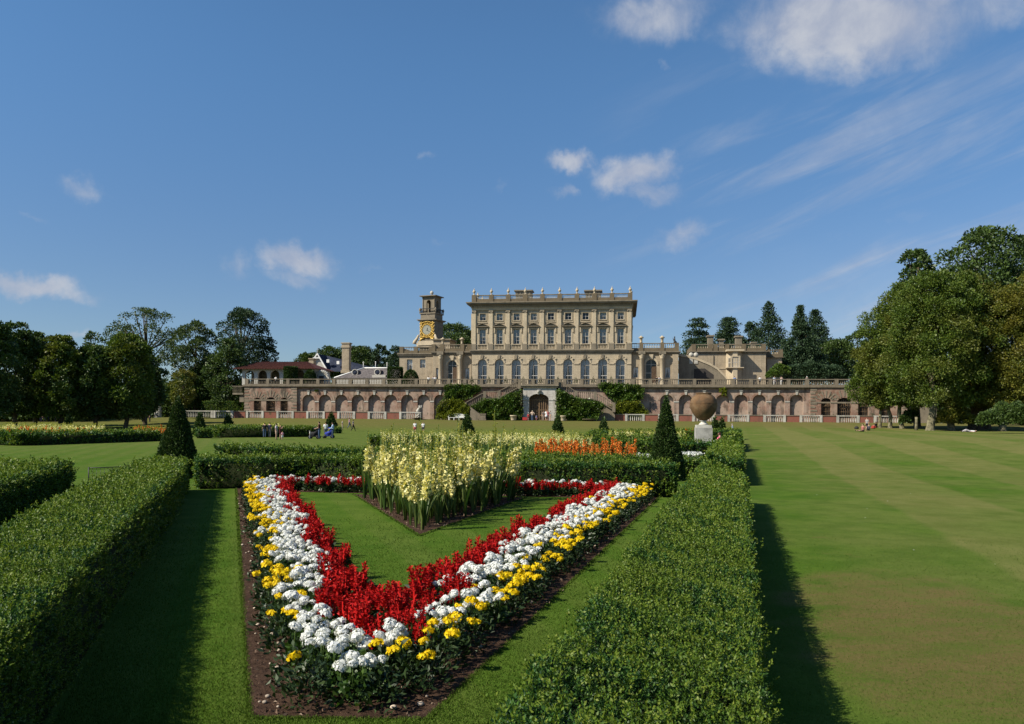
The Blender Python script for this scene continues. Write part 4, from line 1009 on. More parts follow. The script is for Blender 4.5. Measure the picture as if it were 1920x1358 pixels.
def carved_pier(px, ly, lab, top):
    x = xL(px, ly, 780); w = H2W(x, ly); z0 = float(terr(w[0], w[1])) - .1
    r = hthing('carved_pier', lab, 'pier', x, ly, z0)
    m = MB(); m.box(-.62, .62, -.5, .5, 0, .2); m.box(-.5, .5, -.4, .4, .2, 1.25); m.box(-.6, .6, -.48, .48, 1.25, 1.42); m.build('base_block', M['stone_white'], r)
    m = MB(); m.box(-.36, .36, -.43, -.4, .32, 1.12); m.build('relief_panel', M['stone_grey'], r)
    m = MB()
    for k in range(5): m.lathe(math.sin(k * 2.1) * .18, -.45, [(.05, -.1), (.13, 0), (.1, .12), (.03, .2)], 8, 0, True, .45 + .13 * k)
    m.build('relief_figure', M['stone_white'], r)
    if top == 'block':
        m = MB(); m.box(-.46, .46, -.38, .38, 1.42, 2.45); m.box(-.58, .58, -.46, .46, 2.45, 2.68); m.build('upper_block', M['stone_white'], r)
        m = MB(); m.box(-.33, .33, -.41, -.38, 1.52, 2.36); m.build('relief_panel', M['stone_grey'], r)
        m = MB()
        for s in (-1, 1): m.tube([(s * .05, -.43, 1.6), (s * .2, -.44, 1.9), (s * .12, -.43, 2.1), (s * .28, -.42, 2.3)], [.06, .09, .07, .05], 6)
        m.lathe(0, -.43, [(.06, -.12), (.13, 0), (.1, .14), (.03, .2)], 8, 0, True, 2.05); m.build('relief_figure', M['stone_white'], r)
    else:
        m = MB(); m.tube([(-.1, 0, 1.42), (-.15, 0, 1.75), (0, 0, 2.05), (.18, 0, 2.3), (.12, 0, 2.55), (-.1, 0, 2.6)], [.26, .3, .26, .17, .13, .05], 8)
        for s in (-1, 1): m.tube([(.05, s * .2, 1.95), (.3, s * .42, 2.25), (.42, s * .5, 2.62), (.3, s * .45, 2.75)], [.1, .14, .1, .02], 6)
        m.tube([(-.1, 0, 1.5), (-.4, .1, 1.55), (-.52, .05, 1.85)], [.13, .09, .03], 6)
        m.build('eagle_figure', M['stone_white'], r)
carved_pier(785, -4.6, 'carved stone pier with an eagle figure at the right end of the left balustrade', 'eagle')
carved_pier(1109, -4.6, 'two tiered carved stone pier between the right ivy and the right balustrade', 'block')
carved_pier(296, -4.0, 'carved stone pier at the far left end of the low balustrade by the trees', 'block')
def basin(px, lab):
    x = xL(px, -6.0, 788); w = H2W(x, -6.0); r = hthing('basin', lab, 'basin', x, -6.0, float(terr(w[0], w[1])))
    m = MB(); m.lathe(0, 0, [(.35, 0), (.3, .12), (.55, .16), (1.25, .30), (1.32, .36), (1.2, .37)], 20); m.build('bowl', M['stone_grey'], r)
basin(783, 'shallow stone basin below the eagle pier'); basin(1105, 'shallow stone basin below the two tiered carved pier')
def pot(px, ly, lab, w=.62):
    x = xL(px, ly, 787); q = H2W(x, ly); r = hthing('plant_pot', lab, 'pot', x, ly, float(terr(q[0], q[1])))
    m = MB(); m.lathe(0, 0, [(w * .7, 0), (w * .78, .1), (w * .8, .16), (w * .93, .75), (w * 1.08, .78), (w * 1.08, .95), (w * .9, .95), (w * .85, .8)], 18); m.build('bowl', M['stone_plain'], r)
pot(963, -6.6, 'stone tub left of the arched doorway under the ivy'); pot(1056, -6.6, 'stone tub right of the arched doorway under the ivy', .5)
def bench():
    x = xL(856.5, -6.6, 785); q = H2W(x, -6.6); r = hthing('garden_bench', 'white curved back garden bench in front of the yellow green bush', 'bench', x, -6.6, float(terr(q[0], q[1])), None); W_ = 1.5
    m = MB(); m.box(-W_, W_, -.35, .18, .42, .49); m.build('seat', M['white_paint'], r)
    m = MB(); top = [(t * W_, .92 + .24 * math.cos(t * math.pi / 2) ** 2) for t in np.linspace(-1, 1, 17)]
    m.strip([(x, z + .1) for x, z in top], top, .16, .24); m.box(-W_, W_, .17, .23, .53, .62)
    for k in range(21):
        t = -1 + 2 * k / 20; m.box(t * W_ * .97 - .045, t * W_ * .97 + .045, .18, .22, .6, .93 + .24 * math.cos(t * math.pi / 2) ** 2)
    m.build('backrest', M['white_paint'], r)
    for sx in (-1, -.33, .33, 1):
        for y in (-.3, .14): m = MB(); m.box(sx * W_ * .95 - .05, sx * W_ * .95 + .05, y - .05, y + .05, 0, .42); m.build('leg', M['white_paint'], r)
    for sx in (-1, 1): m = MB(); m.box(sx * W_ - .06, sx * W_ + .06, -.38, .2, .66, .74); m.box(sx * W_ - .05, sx * W_ + .05, -.36, -.27, .49, .66); m.build('armrest', M['white_paint'], r)
bench()
def suitcase():
    x = xL(984, -7.0, 787); q = H2W(x, -7.0); r = hthing('folding_sign', 'small red board standing left of the doorway people', 'sign', x, -7, float(terr(q[0], q[1])))
    m = MB(); m.box(-.42, .42, -.05, .05, .1, .62); m.build('board', plain('red_paint', (.35, .03, .03)), r)
    for s in (-1, 1): m = MB(); m.box(s * .34 - .03, s * .34 + .03, -.12, .12, 0, .1); m.build('foot', M['iron'], r)
suitcase()

# ------------------------------------------------------------------ windows shared by the mansion
def win_meshes():
    """a bay of window meshes, built once and reused: origin at the sill centre, facing -y"""
    out = {}
    def keep(nm, mb, mat): o = mb.build(nm, mat); me = o.data; bpy.data.objects.remove(o); return me
    def sash(w, h, bars, arc=False, t=.07):
        m = MB(); hw = w / 2
        if arc:
            zs = h - hw; o1 = arch(0, 0, zs, hw, 12); i1 = arch(0, t, zs, hw - t, 12); m.strip(o1 + o1[:1], i1 + i1[:1], .0, .08)
        else:
            o1, i1 = rect(0, hw, 0, h), rect(0, hw - t, t, h - t); m.strip(o1 + o1[:1], i1 + i1[:1], .0, .08)
        for x in bars[0]: m.box(x * hw - .025, x * hw + .025, .012, .068, t, (h - hw * (1 - math.sqrt(1 - x * x)) - t) if arc else h - t)
        for z, b in bars[1]: m.box(-hw + t, hw - t, .006, .074, z * h - b, z * h + b)
        return m
    def pane(w, h, arc):
        m = MB(); hw = w / 2; p = arch(0, .03, h - hw, hw - .03, 12) if arc else rect(0, hw - .03, .03, h - .03); m.add([(x, .04, z) for x, z in p], [tuple(range(len(p)))]); return m
    def drapes(w, h, arc, kind):
        m = MB(); hw = w / 2 + .1; n = 9
        for s in (-1, 1):
            vs = []; rows = 7
            for i in range(rows):
                t = i / (rows - 1); z = h * (1 - t); inner = hw * (.02 + (.70 if kind == 'open' else .52) * t ** 1.3) if kind != 'closed' else 0.0
                for k in range(n): a = k / (n - 1); x = inner + (hw - inner) * a; vs.append((s * x, .26 + .035 * math.sin(k * 2.4), z))
            m.add(vs, [(i * n + k, i * n + k + 1, (i + 1) * n + k + 1, (i + 1) * n + k) for i in range(rows - 1) for k in range(n - 1)], 0, True)
        return m
    out['sq'] = (keep('frame', sash(1.35, 1.45, ([0], [(.5, .03)])), M['sash']), keep('pane', pane(1.35, 1.45, False), M['glass']), [keep('curtain', drapes(1.35, 1.45, False, k), M['curtain']) for k in ('open', 'tied')])
    out['tall'] = (keep('frame', sash(1.35, 2.85, ([0], [(.5, .045), (.75, .02), (.25, .02)])), M['sash']), keep('pane', pane(1.35, 2.85, False), M['glass']), [keep('curtain', drapes(1.35, 2.85, False, k), M['curtain']) for k in ('tied', 'tied')])
    out['arch'] = (keep('frame', sash(1.86, 4.9, ([0], [(.42, .05), (.78, .03)]), True), M['sash']), keep('pane', pane(1.86, 4.9, True), M['glass']), [keep('curtain', drapes(1.86, 4.9, True, k), M['curtain']) for k in ('tied', 'open')])
    out['small'] = (keep('frame', sash(.95, 2.1, ([0], [(.5, .04)])), M['sash']), keep('pane', pane(.95, 2.1, False), M['glass']), [keep('curtain', drapes(.95, 2.1, False, 'tied'), M['curtain'])])
    b = MB(); b.box(-.6, .6, .2, .22, 1.2, 2.08); out['low_blind'] = keep('blind', b, M['blind']); b = MB(); b.box(-.6, .6, .2, .22, 1.35, 2.8); out['blind'] = keep('blind', b, M['blind'])
    b = MB(); b.box(-.85, .85, -.03, .1, 0, .09); out['sillbar'] = keep('sill', b, M['white_paint'])
    return out
WM = win_meshes()
def window(parent, off, kind, x, y, z, sx=1.0, sz=1.0, cur=0, blind=False, rz=0.0, curtain=True, name='window'):
    fr_, pn, cu = WM[kind]
    w = link_mesh(name, fr_, parent, Vector((x, y, z)) - Vector(off)); w.scale = (sx, 1, sz); w.rotation_euler = (0, 0, rz)
    link_mesh('pane', pn, w)
    if curtain: link_mesh('curtain', cu[cur % len(cu)], w)
    if blind: link_mesh('blind', WM['low_blind' if kind == 'small' else 'blind'], w)
    return w

# ------------------------------------------------------------------ the mansion
def mansion():
    ly = 15.0; cx = xL(1032.5, ly, 640); z = lambda py: zL(py, ly, 1032)
    bw = (xL(1161.4, ly, 700) - xL(902.9, ly, 700)) / 8; half = (xL(1184, ly, 640) - xL(885, ly, 640)) / 2; D = 22.0
    root = hthing('mansion', 'three storey stone mansion with pediment windows, tall pilasters and a balustraded roof', 'house', cx, ly, ZT); off = (cx, ly, ZT)
    bay = [cx + bw * i for i in range(-4, 5)]
    zc1, zc2 = z(663), z(655.5)                                    # string cornice between the ground floor and the upper floors
    zf = z(580.5); zcor = z(573); zpar = z(566); zrail = z(551.8)
    aw, az = bw * .265, z(673.2)                                   # arch half width and crown
    # ground floor front with arches
    m = MB(); m.holes((cx - half, cx + half, ZT, zc1), [arch(b, ZT + .12, az - aw, aw, 14) for b in bay], ly, ly + .75); m.build('ground_floor_wall', stone('ashlar', (0.45, 0.375, 0.265), (0.23, 0.19, 0.135), .42, .45), root, off)
    tw, tz0, tz1 = bw * .19, z(645), z(616.8); sw, sz0, sz1 = bw * .185, z(600), z(587)
    m = MB(); m.holes((cx - half, cx + half, zc2, zf), [rect(b, tw, tz0, tz1) for b in bay] + [rect(b, sw, sz0, sz1) for b in bay], ly + .12, ly + .55); m.build('upper_wall', M['stone'], root, off)
    # side and back walls, floors behind the windows
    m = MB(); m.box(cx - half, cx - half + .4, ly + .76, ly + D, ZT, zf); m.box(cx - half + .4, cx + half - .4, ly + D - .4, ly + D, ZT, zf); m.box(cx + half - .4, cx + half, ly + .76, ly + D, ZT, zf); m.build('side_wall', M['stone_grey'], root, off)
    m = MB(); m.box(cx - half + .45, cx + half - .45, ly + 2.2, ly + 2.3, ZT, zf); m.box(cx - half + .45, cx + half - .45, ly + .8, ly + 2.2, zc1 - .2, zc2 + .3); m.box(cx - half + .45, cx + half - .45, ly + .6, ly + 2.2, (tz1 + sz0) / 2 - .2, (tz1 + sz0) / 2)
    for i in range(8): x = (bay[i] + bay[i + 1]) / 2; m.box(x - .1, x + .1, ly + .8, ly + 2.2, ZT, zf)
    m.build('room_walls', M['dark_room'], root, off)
    # string cornice
    m = MB(); e = [(0, zc1, .10), (.22, zc1 + .18, .35), (.34, zc1 + .36, .5)]
    h = (zc2 - zc1)
    for i, (a, b, o_) in enumerate(((0, .35, .12), (.35, .7, .32), (.7, 1.0, .48))): m.box(cx - half - o_, cx + half + o_, ly - o_, ly + D + o_, zc1 + h * a, zc1 + h * b)
    m.build('string_cornice', M['stone_grey'], root, off)
    # main cornice: frieze, dentils, overhang
    m = MB(); m.box(cx - half - .10, cx + half + .10, ly - .10, ly + D + .1, zf, zf + .42); m.box(cx - half - .22, cx + half + .22, ly - .22, ly + D + .22, zf + .42, zf + .56); m.box(cx - half - .05, cx + half + .05, ly - .05, ly + D + .05, zf + .56, zcor + .02); m.build('frieze', M['stone_plain'], root, off)
    m = MB(); n = 92
    for i in range(n): x = cx - half - .3 + (2 * half + .6) * (i + .5) / n; m.box(x - .10, x + .10, ly - .42, ly - .05, zcor - .22, zcor + .06)
    for i in range(58): y = ly + D * (i + .5) / 58; m.box(cx + half + .05, cx + half + .42, y - .1, y + .1, zcor - .22, zcor + .06)
    m.build('dentils', M['stone'], root, off)
    hh = zpar - zcor
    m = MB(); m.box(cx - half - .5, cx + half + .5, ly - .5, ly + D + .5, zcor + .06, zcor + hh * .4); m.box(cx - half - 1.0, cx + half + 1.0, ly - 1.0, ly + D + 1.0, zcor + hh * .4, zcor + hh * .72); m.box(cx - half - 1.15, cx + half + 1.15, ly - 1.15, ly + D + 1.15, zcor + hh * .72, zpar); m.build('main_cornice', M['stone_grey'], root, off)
    # parapet with balusters, piers and urns
    zp1 = zpar + (zrail - zpar) * .48
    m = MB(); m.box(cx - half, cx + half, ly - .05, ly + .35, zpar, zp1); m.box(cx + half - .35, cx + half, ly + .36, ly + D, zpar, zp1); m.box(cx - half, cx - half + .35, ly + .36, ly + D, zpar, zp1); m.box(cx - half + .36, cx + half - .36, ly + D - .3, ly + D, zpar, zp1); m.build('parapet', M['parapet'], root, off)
    m = MB(); m.box(cx - half - .06, cx + half + .06, ly - .12, ly + .38, zrail - .16, zrail); m.box(cx + half - .36, cx + half + .06, ly + .39, ly + D, zrail - .16, zrail); m.box(cx - half - .06, cx - half + .36, ly + .39, ly + D, zrail - .16, zrail); m.build('parapet_rail', M['stone_grey'], root, off)
    m = MB(); m.box(cx - half + .5, cx + half - .5, ly + .5, ly + D - .5, zpar - .05, zpar + .05); m.build('roof', M['lead'], root, off)
    pier = [cx + bw * (i - 4.5) for i in range(10)]; pier[0] = cx - half + .35; pier[-1] = cx + half - .35
    urn = MB(); urn.lathe(0, 0, [(.26, 0), (.26, .14), (.13, .22), (.10, .34), (.24, .52), (.33, .72), (.31, .86), (.17, 1.0), (.12, 1.06), (.15, 1.14), (.07, 1.26), (.02, 1.5)], 12); uo = urn.build('roof_urn', M['stone_plain'], root); uo.location = Vector((pier[0], ly + .13, zrail)) - Vector(off)
    def another(x, y):
        c = uo.copy(); C.objects.link(c); c.location = Vector((x, y, zrail)) - Vector(off)
    for p in pier[1:]: another(p, ly + .13)
    for k in range(1, 7): another(cx + half - .15, ly + D * k / 6.3)
    for k in range(1, 4): another(cx - half + .15, ly + D * k / 4)
    for p in pier: m = MB(); m.box(p - .47, p + .47, ly - .17, ly + .43, zpar, zrail + .05); m.build('parapet_pier', M['parapet'], root, off)
    for k in range(1, 7): y = ly + D * k / 6.3; m = MB(); m.box(cx + half - .45, cx + half + .1, y - .45, y + .45, zpar, zrail + .04); m.build('parapet_pier', M['parapet'], root, off)
    for i in range(9):
        m = MB(); a, b = pier[i] + .5, pier[i + 1] - .5; n = 11
        for k in range(n): baluster(m, a + (b - a) * (k + .5) / n, ly + .13, zp1, zrail - .16 - zp1, .075)
        m.build('baluster_row', M['stone_white'], root, off)
    # pilasters with capitals and bases
    zpil0 = z(645); zcap = z(586.5)
    for i in range(10):
        p = cx + bw * (i - 4.5); w = .36
        if i == 0: p = cx - half + .42
        if i == 9: p = cx + half - .42
        m = MB(); m.box(p - w, p + w, ly - .22, ly + .115, zpil0 + .3, zcap); m.box(p - w - .26, p - w - .004, ly - .02, ly + .115, zpil0 + .3, zcap); m.box(p + w + .004, p + w + .26, ly - .02, ly + .115, zpil0 + .3, zcap); sh = m.build('pilaster', M['stone_plain'], root, off)
        m = MB(); m.box(p - w - .07, p + w + .07, ly - .3, ly + .1, zcap + .3, zf - .002)
        m.box(p - w - .02, p + w + .02, ly - .26, ly + .1, zcap + .002, zcap + .3)
        for s in (-1, 1): m.tube([(p + s * w, ly - .33, zcap + .22), (p + s * w, ly - .05, zcap + .22)], .15, 8)
        m.build('capital', M['stone_grey'], sh, (0, 0, 0)).data.transform(Matrix.Translation(-Vector(off)))
        m = MB(); m.box(p - w - .1, p + w + .1, ly - .32, ly + .1, zpil0 + .004, zpil0 + .3); m.build('pilaster_base', M['stone_plain'], sh).data.transform(Matrix.Translation(-Vector(off)))
        m = MB(); m.box(p - w - .14, p + w + .14, ly - .36, ly + .11, zc2 + .004, zpil0); m.build('pedestal', M['stone_grey'], root, off)
    # window bays
    openw = {1: 'raised', 2: 'raised', 7: 'raised'}
    for i, b in enumerate(bay):
        # ground floor arches
        window(root, off, 'arch', b, ly + .40, ZT + .12, aw * 2 / 1.86, (az - ZT - .12) / 4.9, i % 2)
        zs = az - aw; ro = aw + .32
        m = MB(); th = np.linspace(.0, math.pi, 15); m.strip([(b + ro * math.cos(t), zs + ro * math.sin(t)) for t in th], [(b + (aw + .004) * math.cos(t), zs + (aw + .004) * math.sin(t)) for t in th], ly - .12, ly - .003)
        for t in (math.pi * .25, math.pi * .75, math.pi * .38, math.pi * .62): m.prism([(b + (ro - .1) * math.cos(t - .1), zs + (ro - .1) * math.sin(t - .1)), (b + (ro - .1) * math.cos(t + .1), zs + (ro - .1) * math.sin(t + .1)), (b + (ro + .33) * math.cos(t + .1), zs + (ro + .33) * math.sin(t + .1)), (b + (ro + .33) * math.cos(t - .1), zs + (ro + .33) * math.sin(t - .1))], ly - .17, ly - .01)
        m.build('archivolt', M['stone_plain'], root, off)
        m = MB(); m.prism([(b - .17, az + .05), (b + .17, az + .05), (b + .3, az + .82), (b - .3, az + .82)], ly - .3, ly - .004); m.build('keystone', M['stone_grey'], root, off)
        # first floor window with pediment
        r_ = openw.get(i)
        window(root, off, 'tall', b, ly + .32, tz0, tw * 2 / 1.35, (tz1 - tz0) / 2.85, 0, blind=(i not in (3, 5)))
        m = MB(); fw = tw + .22; m.strip([(b - fw, tz0), (b - fw, tz1 + .2), (b + fw, tz1 + .2), (b + fw, tz0)], [(b - tw, tz0), (b - tw, tz1), (b + tw, tz1), (b + tw, tz0)], ly - .06, ly + .116)
        for s in (-1, 1): m.box(b + s * (fw + .14) - .11, b + s * (fw + .14) + .11, ly - .2, ly + .116, tz1 - .75, tz1 + .28); m.box(b + s * (fw + .14) - .09, b + s * (fw + .14) + .09, ly - .02, ly + .116, tz0, tz1 - .75)
        m.build('window_surround', M['stone_plain'], root, off)
        zp = z(612.5); za = z(606); pw = bw * .345
        m = MB(); m.box(b - pw + .12, b + pw - .12, ly - .1, ly + .116, zp - .28, zp); m.box(b - pw - .04, b + pw + .04, ly - .42, ly + .116, zp, zp + .13)
        m.prism([(b - pw, zp + .13), (b + pw, zp + .13), (b, za)], ly - .08, ly + .115); m.strip([(b - pw - .1, zp + .14), (b, za + .16), (b + pw + .1, zp + .14)], [(b - pw - .02, zp + .01 + .13), (b, za), (b + pw + .02, zp + .01 + .13)], ly - .45, ly + .112); m.build('pediment', M['stone_grey'], root, off)
        # little balustrade below it
        m = MB(); a0, a1 = b - bw * .5 + .55, b + bw * .5 - .55; zb0, zb1 = zc2 + .004, tz0 - .004
        m.box(a0, a1, ly - .22, ly + .1, zb1 - .14, zb1); m.box(a0, a1, ly - .2, ly + .1, zb0, zb0 + .14)
        for s in (a0, a1 - .28): m.box(s, s + .28, ly - .19, ly + .1, zb0 + .14, zb1 - .14)
        m.build('balcony_rail', M['stone_plain'], root, off)
        m = MB(); n = 6
        for k in range(n): baluster(m, a0 + .3 + (a1 - a0 - .6) * (k + .5) / n, ly - .06, zb0 + .14, zb1 - zb0 - .28, .1)
        m.build('baluster_row', M['stone_plain'], root, off)
        # attic window
        window(root, off, 'sq', b, ly + .32, sz0, sw * 2 / 1.35, (sz1 - sz0) / 1.45, i % 2, curtain=(i not in (4, 5, 6)))
        m = MB(); f2 = bw * .30; m.strip([(b - f2, sz0 - .5), (b - f2, sz1 + .22), (b + f2, sz1 + .22), (b + f2, sz0 - .5), (b - f2, sz0 - .5)], [(b - f2 + .13, sz0 - .37), (b - f2 + .13, sz1 + .09), (b + f2 - .13, sz1 + .09), (b + f2 - .13, sz0 - .37), (b - f2 + .13, sz0 - .37)], ly + .02, ly + .116)
        m.strip([(b - sw - .16, sz0 - .12), (b - sw - .16, sz1 + .05), (b + sw + .16, sz1 + .05), (b + sw + .16, sz0 - .12), (b - sw - .16, sz0 - .12)], [(b - sw, sz0), (b - sw, sz1), (b + sw, sz1), (b + sw, sz0), (b - sw, sz0)], ly + .0, ly + .117); m.build('attic_surround', M['stone_plain'], root, off)
    # impost course between the arches
    ed = [cx - half] + bay + [cx + half]
    for i in range(10):
        a = ed[i] + (aw + .33 if i > 0 else 0); b = ed[i + 1] - (aw + .33 if i < 9 else 0)
        m = MB(); m.box(a, b, ly - .12, ly - .003, az - aw - .18, az - aw + .12); m.build('impost', M['stone_plain'], root, off)
    # windows down the shaded right side
    for k in range(5):
        y = ly + 2.6 + k * 4.1
        for kd, zz, sx, sz_ in (('tall', tz0, 1, (tz1 - tz0) / 2.85), ('sq', sz0, 1, (sz1 - sz0) / 1.45)):
            w = window(root, off, kd, cx + half + .03, y, zz, sx, sz_, 0, rz=math.pi / 2, curtain=False, name='side_window')
        m = MB(); m.box(cx + half + .002, cx + half + .3, y - .8, y + .8, z(612.5), z(610)); m.box(cx + half + .002, cx + half + .12, y - 1.0, y - .75, tz0, tz1); m.box(cx + half + .002, cx + half + .12, y + .75, y + 1.0, tz0, tz1); m.build('window_surround', M['stone_grey'], root, off)
    # chimney blocks on the roof
    for a, b in ((964, 999), (1095, 1129)):
        xa, xb = xL(a, ly + 6, 545), xL(b, ly + 6, 545); zt = zL(544, ly + 6, (a + b) / 2)
        m = MB(); m.box(xa + .3, xb - .3, ly + 6, ly + 8.5, zpar + .05, zt - .25); m.box(xa, xb, ly + 5.7, ly + 8.8, zt - .25, zt); n = 5
        for k in range(n): x = xa + .3 + (xb - xa - .6) * (k + .5) / n; m.box(x - .12, x + .12, ly + 5.92, ly + 6, zpar + 1, zt - .25)
        m.build('chimney', M['stone_grey'], root, off)
    # small clipped trees standing before the piers of the ground floor
    for i in range(9):
        px = bay[i] - bw * .5; q = H2W(px, ly - 2.2, ZT); s = .16; n = 260
        t = 1 - np.sqrt(rng.random(n)); aa = rng.uniform(0, 6.28, n); rr = .38 * (1 - t); p = np.column_stack([rr * np.cos(aa), rr * np.sin(aa), .95 + t * 1.35]); d = np.column_stack([np.cos(aa), np.sin(aa), np.full(n, .8)])
        o = thing('potted_tree', f'clipped potted cone tree on the terrace before the {["first", "second", "third", "fourth", "fifth", "sixth", "seventh", "eighth", "ninth"][i]} arched window of the mansion', 'potted tree', q, 0, 'potted cone trees before the mansion')
        V, F = leaves(p, d, s, rng, .5, .4); qmesh('crown', V, F, M['yew'], parent=o)
        m = MB(); m.tube([(0, 0, .4), (0, 0, 1.1)], .04, 5); m.build('trunk', M['bark'], o)
        m = MB(); m.box(-.28, .28, -.28, .28, 0, .5); m.build('planter', M['stone_plain'], o)
    return cx, half, bw
MX, MHALF, MBW = mansion()

def low_block(name, lab, cat_, px0, px1, ly, D, py_cor, py_par, py_rail, mat='stone', piers=(), wins=(), urns=(), z0=None, ballpx=None, arches=(), cols=(), pil=()):
    """one storey stone block with a cornice and balustraded parapet, measured on the plane ly"""
    z0 = ZT if z0 is None else z0; pm = (px0 + px1) / 2; xa, xb = xL(px0, ly, 680), xL(px1, ly, 680); c = (xa + xb) / 2
    z = lambda py: zL(py, ly, pm)
    root = hthing(name, lab, cat_, c, ly, z0); off = (c, ly, z0); zc, zp, zr = z(py_cor), z(py_par), z(py_rail)
    hs = []
    for p, w, t, b_ in wins: x = xL(p, ly, 680); hs.append(rect(x, w, z(b_), z(t)))
    for p, w, t, b_ in arches: x = xL(p, ly, 680); hs.append(arch(x, z(b_), z(t) - w, w, 12))
    m = MB(); m.holes((xa, xb, z0, zc), hs, ly, ly + .5); m.box(xa, xa + .35, ly + .51, ly + D, z0, zc); m.box(xb - .35, xb, ly + .51, ly + D, z0, zc); m.box(xa + .36, xb - .36, ly + D - .3, ly + D, z0, zc); m.build('wall', M[mat], root, off)
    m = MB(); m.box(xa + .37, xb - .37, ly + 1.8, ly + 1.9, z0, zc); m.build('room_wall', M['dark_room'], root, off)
    h = zp - zc; m = MB()
    for a, b, o_ in ((0, .35, .1), (.35, .7, .3), (.7, 1, .45)): m.box(xa - o_, xb + o_, ly - o_, ly + D + o_, zc + h * a, zc + h * b)
    m.build('cornice', M['stone_grey'], root, off)
    zq = zp + (zr - zp) * .42
    m = MB(); m.box(xa, xb, ly - .02, ly + .35, zp, zq); m.box(xa, xa + .35, ly + .36, ly + D, zp, zr - .15); m.box(xb - .35, xb, ly + .36, ly + D, zp, zr - .15); m.box(xa + .36, xb - .36, ly + .36, ly + D - .02, zp, zp + .06); m.build('parapet', M['parapet'], root, off)
    m = MB(); m.box(xa - .05, xb + .05, ly - .1, ly + .4, zr - .15, zr); m.build('parapet_rail', M['stone_grey'], root, off)
    px_ = sorted([xL(p, ly, 650) for p in piers])
    for p in px_: m = MB(); m.box(p - .42, p + .42, ly - .15, ly + .42, zp + .003, zr + .04); m.build('parapet_pier', M['parapet'], root, off)
    ed = [xa] + px_ + [xb]
    for a, b in zip(ed, ed[1:]):
        a, b = a + .45, b - .45
        if b - a < .4: continue
        n = max(2, int((b - a) / .33)); m = MB()
        for k in range(n): baluster(m, a + (b - a) * (k + .5) / n, ly + .14, zq, zr - .15 - zq, .09)
        m.build('baluster_row', M['stone_plain'], root, off)
    for p in urns:
        m = MB(); m.lathe(xL(p, ly, 650), ly + .14, [(.3, 0), (.25, .25), (.28, .9), (.5, 1.0), (.5, 1.18), (.2, 1.3), (.16, 1.45)], 10, 0, True, zr + .04); m.build('parapet_urn', M['stone_plain'], root, off)
    for p, w, t, b_ in wins: x = xL(p, ly, 680); window(root, off, 'small', x, ly + .25, z(b_), w * 2 / .95, (z(t) - z(b_)) / 2.1, blind=name == 'side_wing')
    for p, w, t, b_ in arches:
        x = xL(p, ly, 680); zt = z(t); window(root, off, 'arch', x, ly + .3, z(b_), w * 2 / 1.86, (zt - z(b_)) / 4.9, 0, curtain=False)
        th = np.linspace(0, math.pi, 13); m = MB(); m.strip([(x + (w + .38) * math.cos(t_), zt - w + (w + .38) * math.sin(t_)) for t_ in th], [(x + w * math.cos(t_), zt - w + w * math.sin(t_)) for t_ in th], ly - .12, ly - .003); m.prism([(x - .25, zt + .03), (x + .25, zt + .03), (x + .42, zt + 1.0), (x - .42, zt + 1.0)], ly - .3, ly - .13); m.build('archivolt', M['stone_plain'], root, off)
        m = MB(); m.box(x + .08, x + w - .05, ly + .22, ly + .29, z(b_), z(b_) + (zt - z(b_)) * .70); m.build('open_door', M['wood_dark'], root, off)
    for p in cols:
        x = xL(p, ly, 690); m = MB(); m.lathe(x, ly - .5, [(.62, 0), (.62, .2), (.52, .25), (.55, .45), (.46, .5), (.47, 1.5), (.40, zc - z0 - .9), (.46, zc - z0 - .85), (.42, zc - z0 - .7), (.6, zc - z0 - .3), (.62, zc - z0 - .01)], 14, 0, True, z0); m.build('column', M['stone_plain'], root, off)
        m = MB(); m.box(x - .7, x + .7, ly - 1.15, ly - .46, zc + .01, zp - .01); m.build('entablature', M['stone_grey'], root, off)
    for p, w in pil:
        x = xL(p, ly, 690); m = MB(); m.box(x - w, x + w, ly - .25, ly - .003, z0, zc - .003); m.build('pilaster', M['stone'], root, off)
    return root, off
low_block('side_pavilion', 'stone pavilion with columns and an arched door against the left of the mansion', 'pavilion', 812, 884, 17, 14, 666, 659.5, 646, piers=(813, 829, 867, 880), urns=(830, 866), wins=((821.5, .48, 690, 712), (876, .48, 690, 712)), arches=((848, 1.0, 676, 718),), cols=(827, 864))
low_block('side_pavilion', 'stone pavilion with columns and an arched door against the right of the mansion', 'pavilion', 1179, 1272, 15.6, 12, 665, 659, 643.5, piers=(1202.5, 1242, 1269), urns=(1202, 1241.5), wins=((1192, .5, 688, 708), (1252, .5, 688, 708)), arches=((1221, 1.1, 674, 718),), cols=(1203, 1241.5), pil=((1266, .6),))
low_block('side_wing', 'plain stone wing with two sash windows left of the columned pavilion', 'wing', 749, 811, 19, 16, 670, 662.5, 650.5, mat='stone', piers=(753, 780, 808), wins=((768, .62, 674, 694), (792.5, .62, 674, 690)), pil=((806, .9),))
root, off = low_block('east_wing', 'stone wing with a bay window and square chimneys at the right of the mansion', 'wing', 1297, 1436, 24, 14, 663.5, 658.5, 645.5, piers=(1301, 1332, 1342, 1363, 1395, 1432), wins=((1318, .01, 680, 681),))
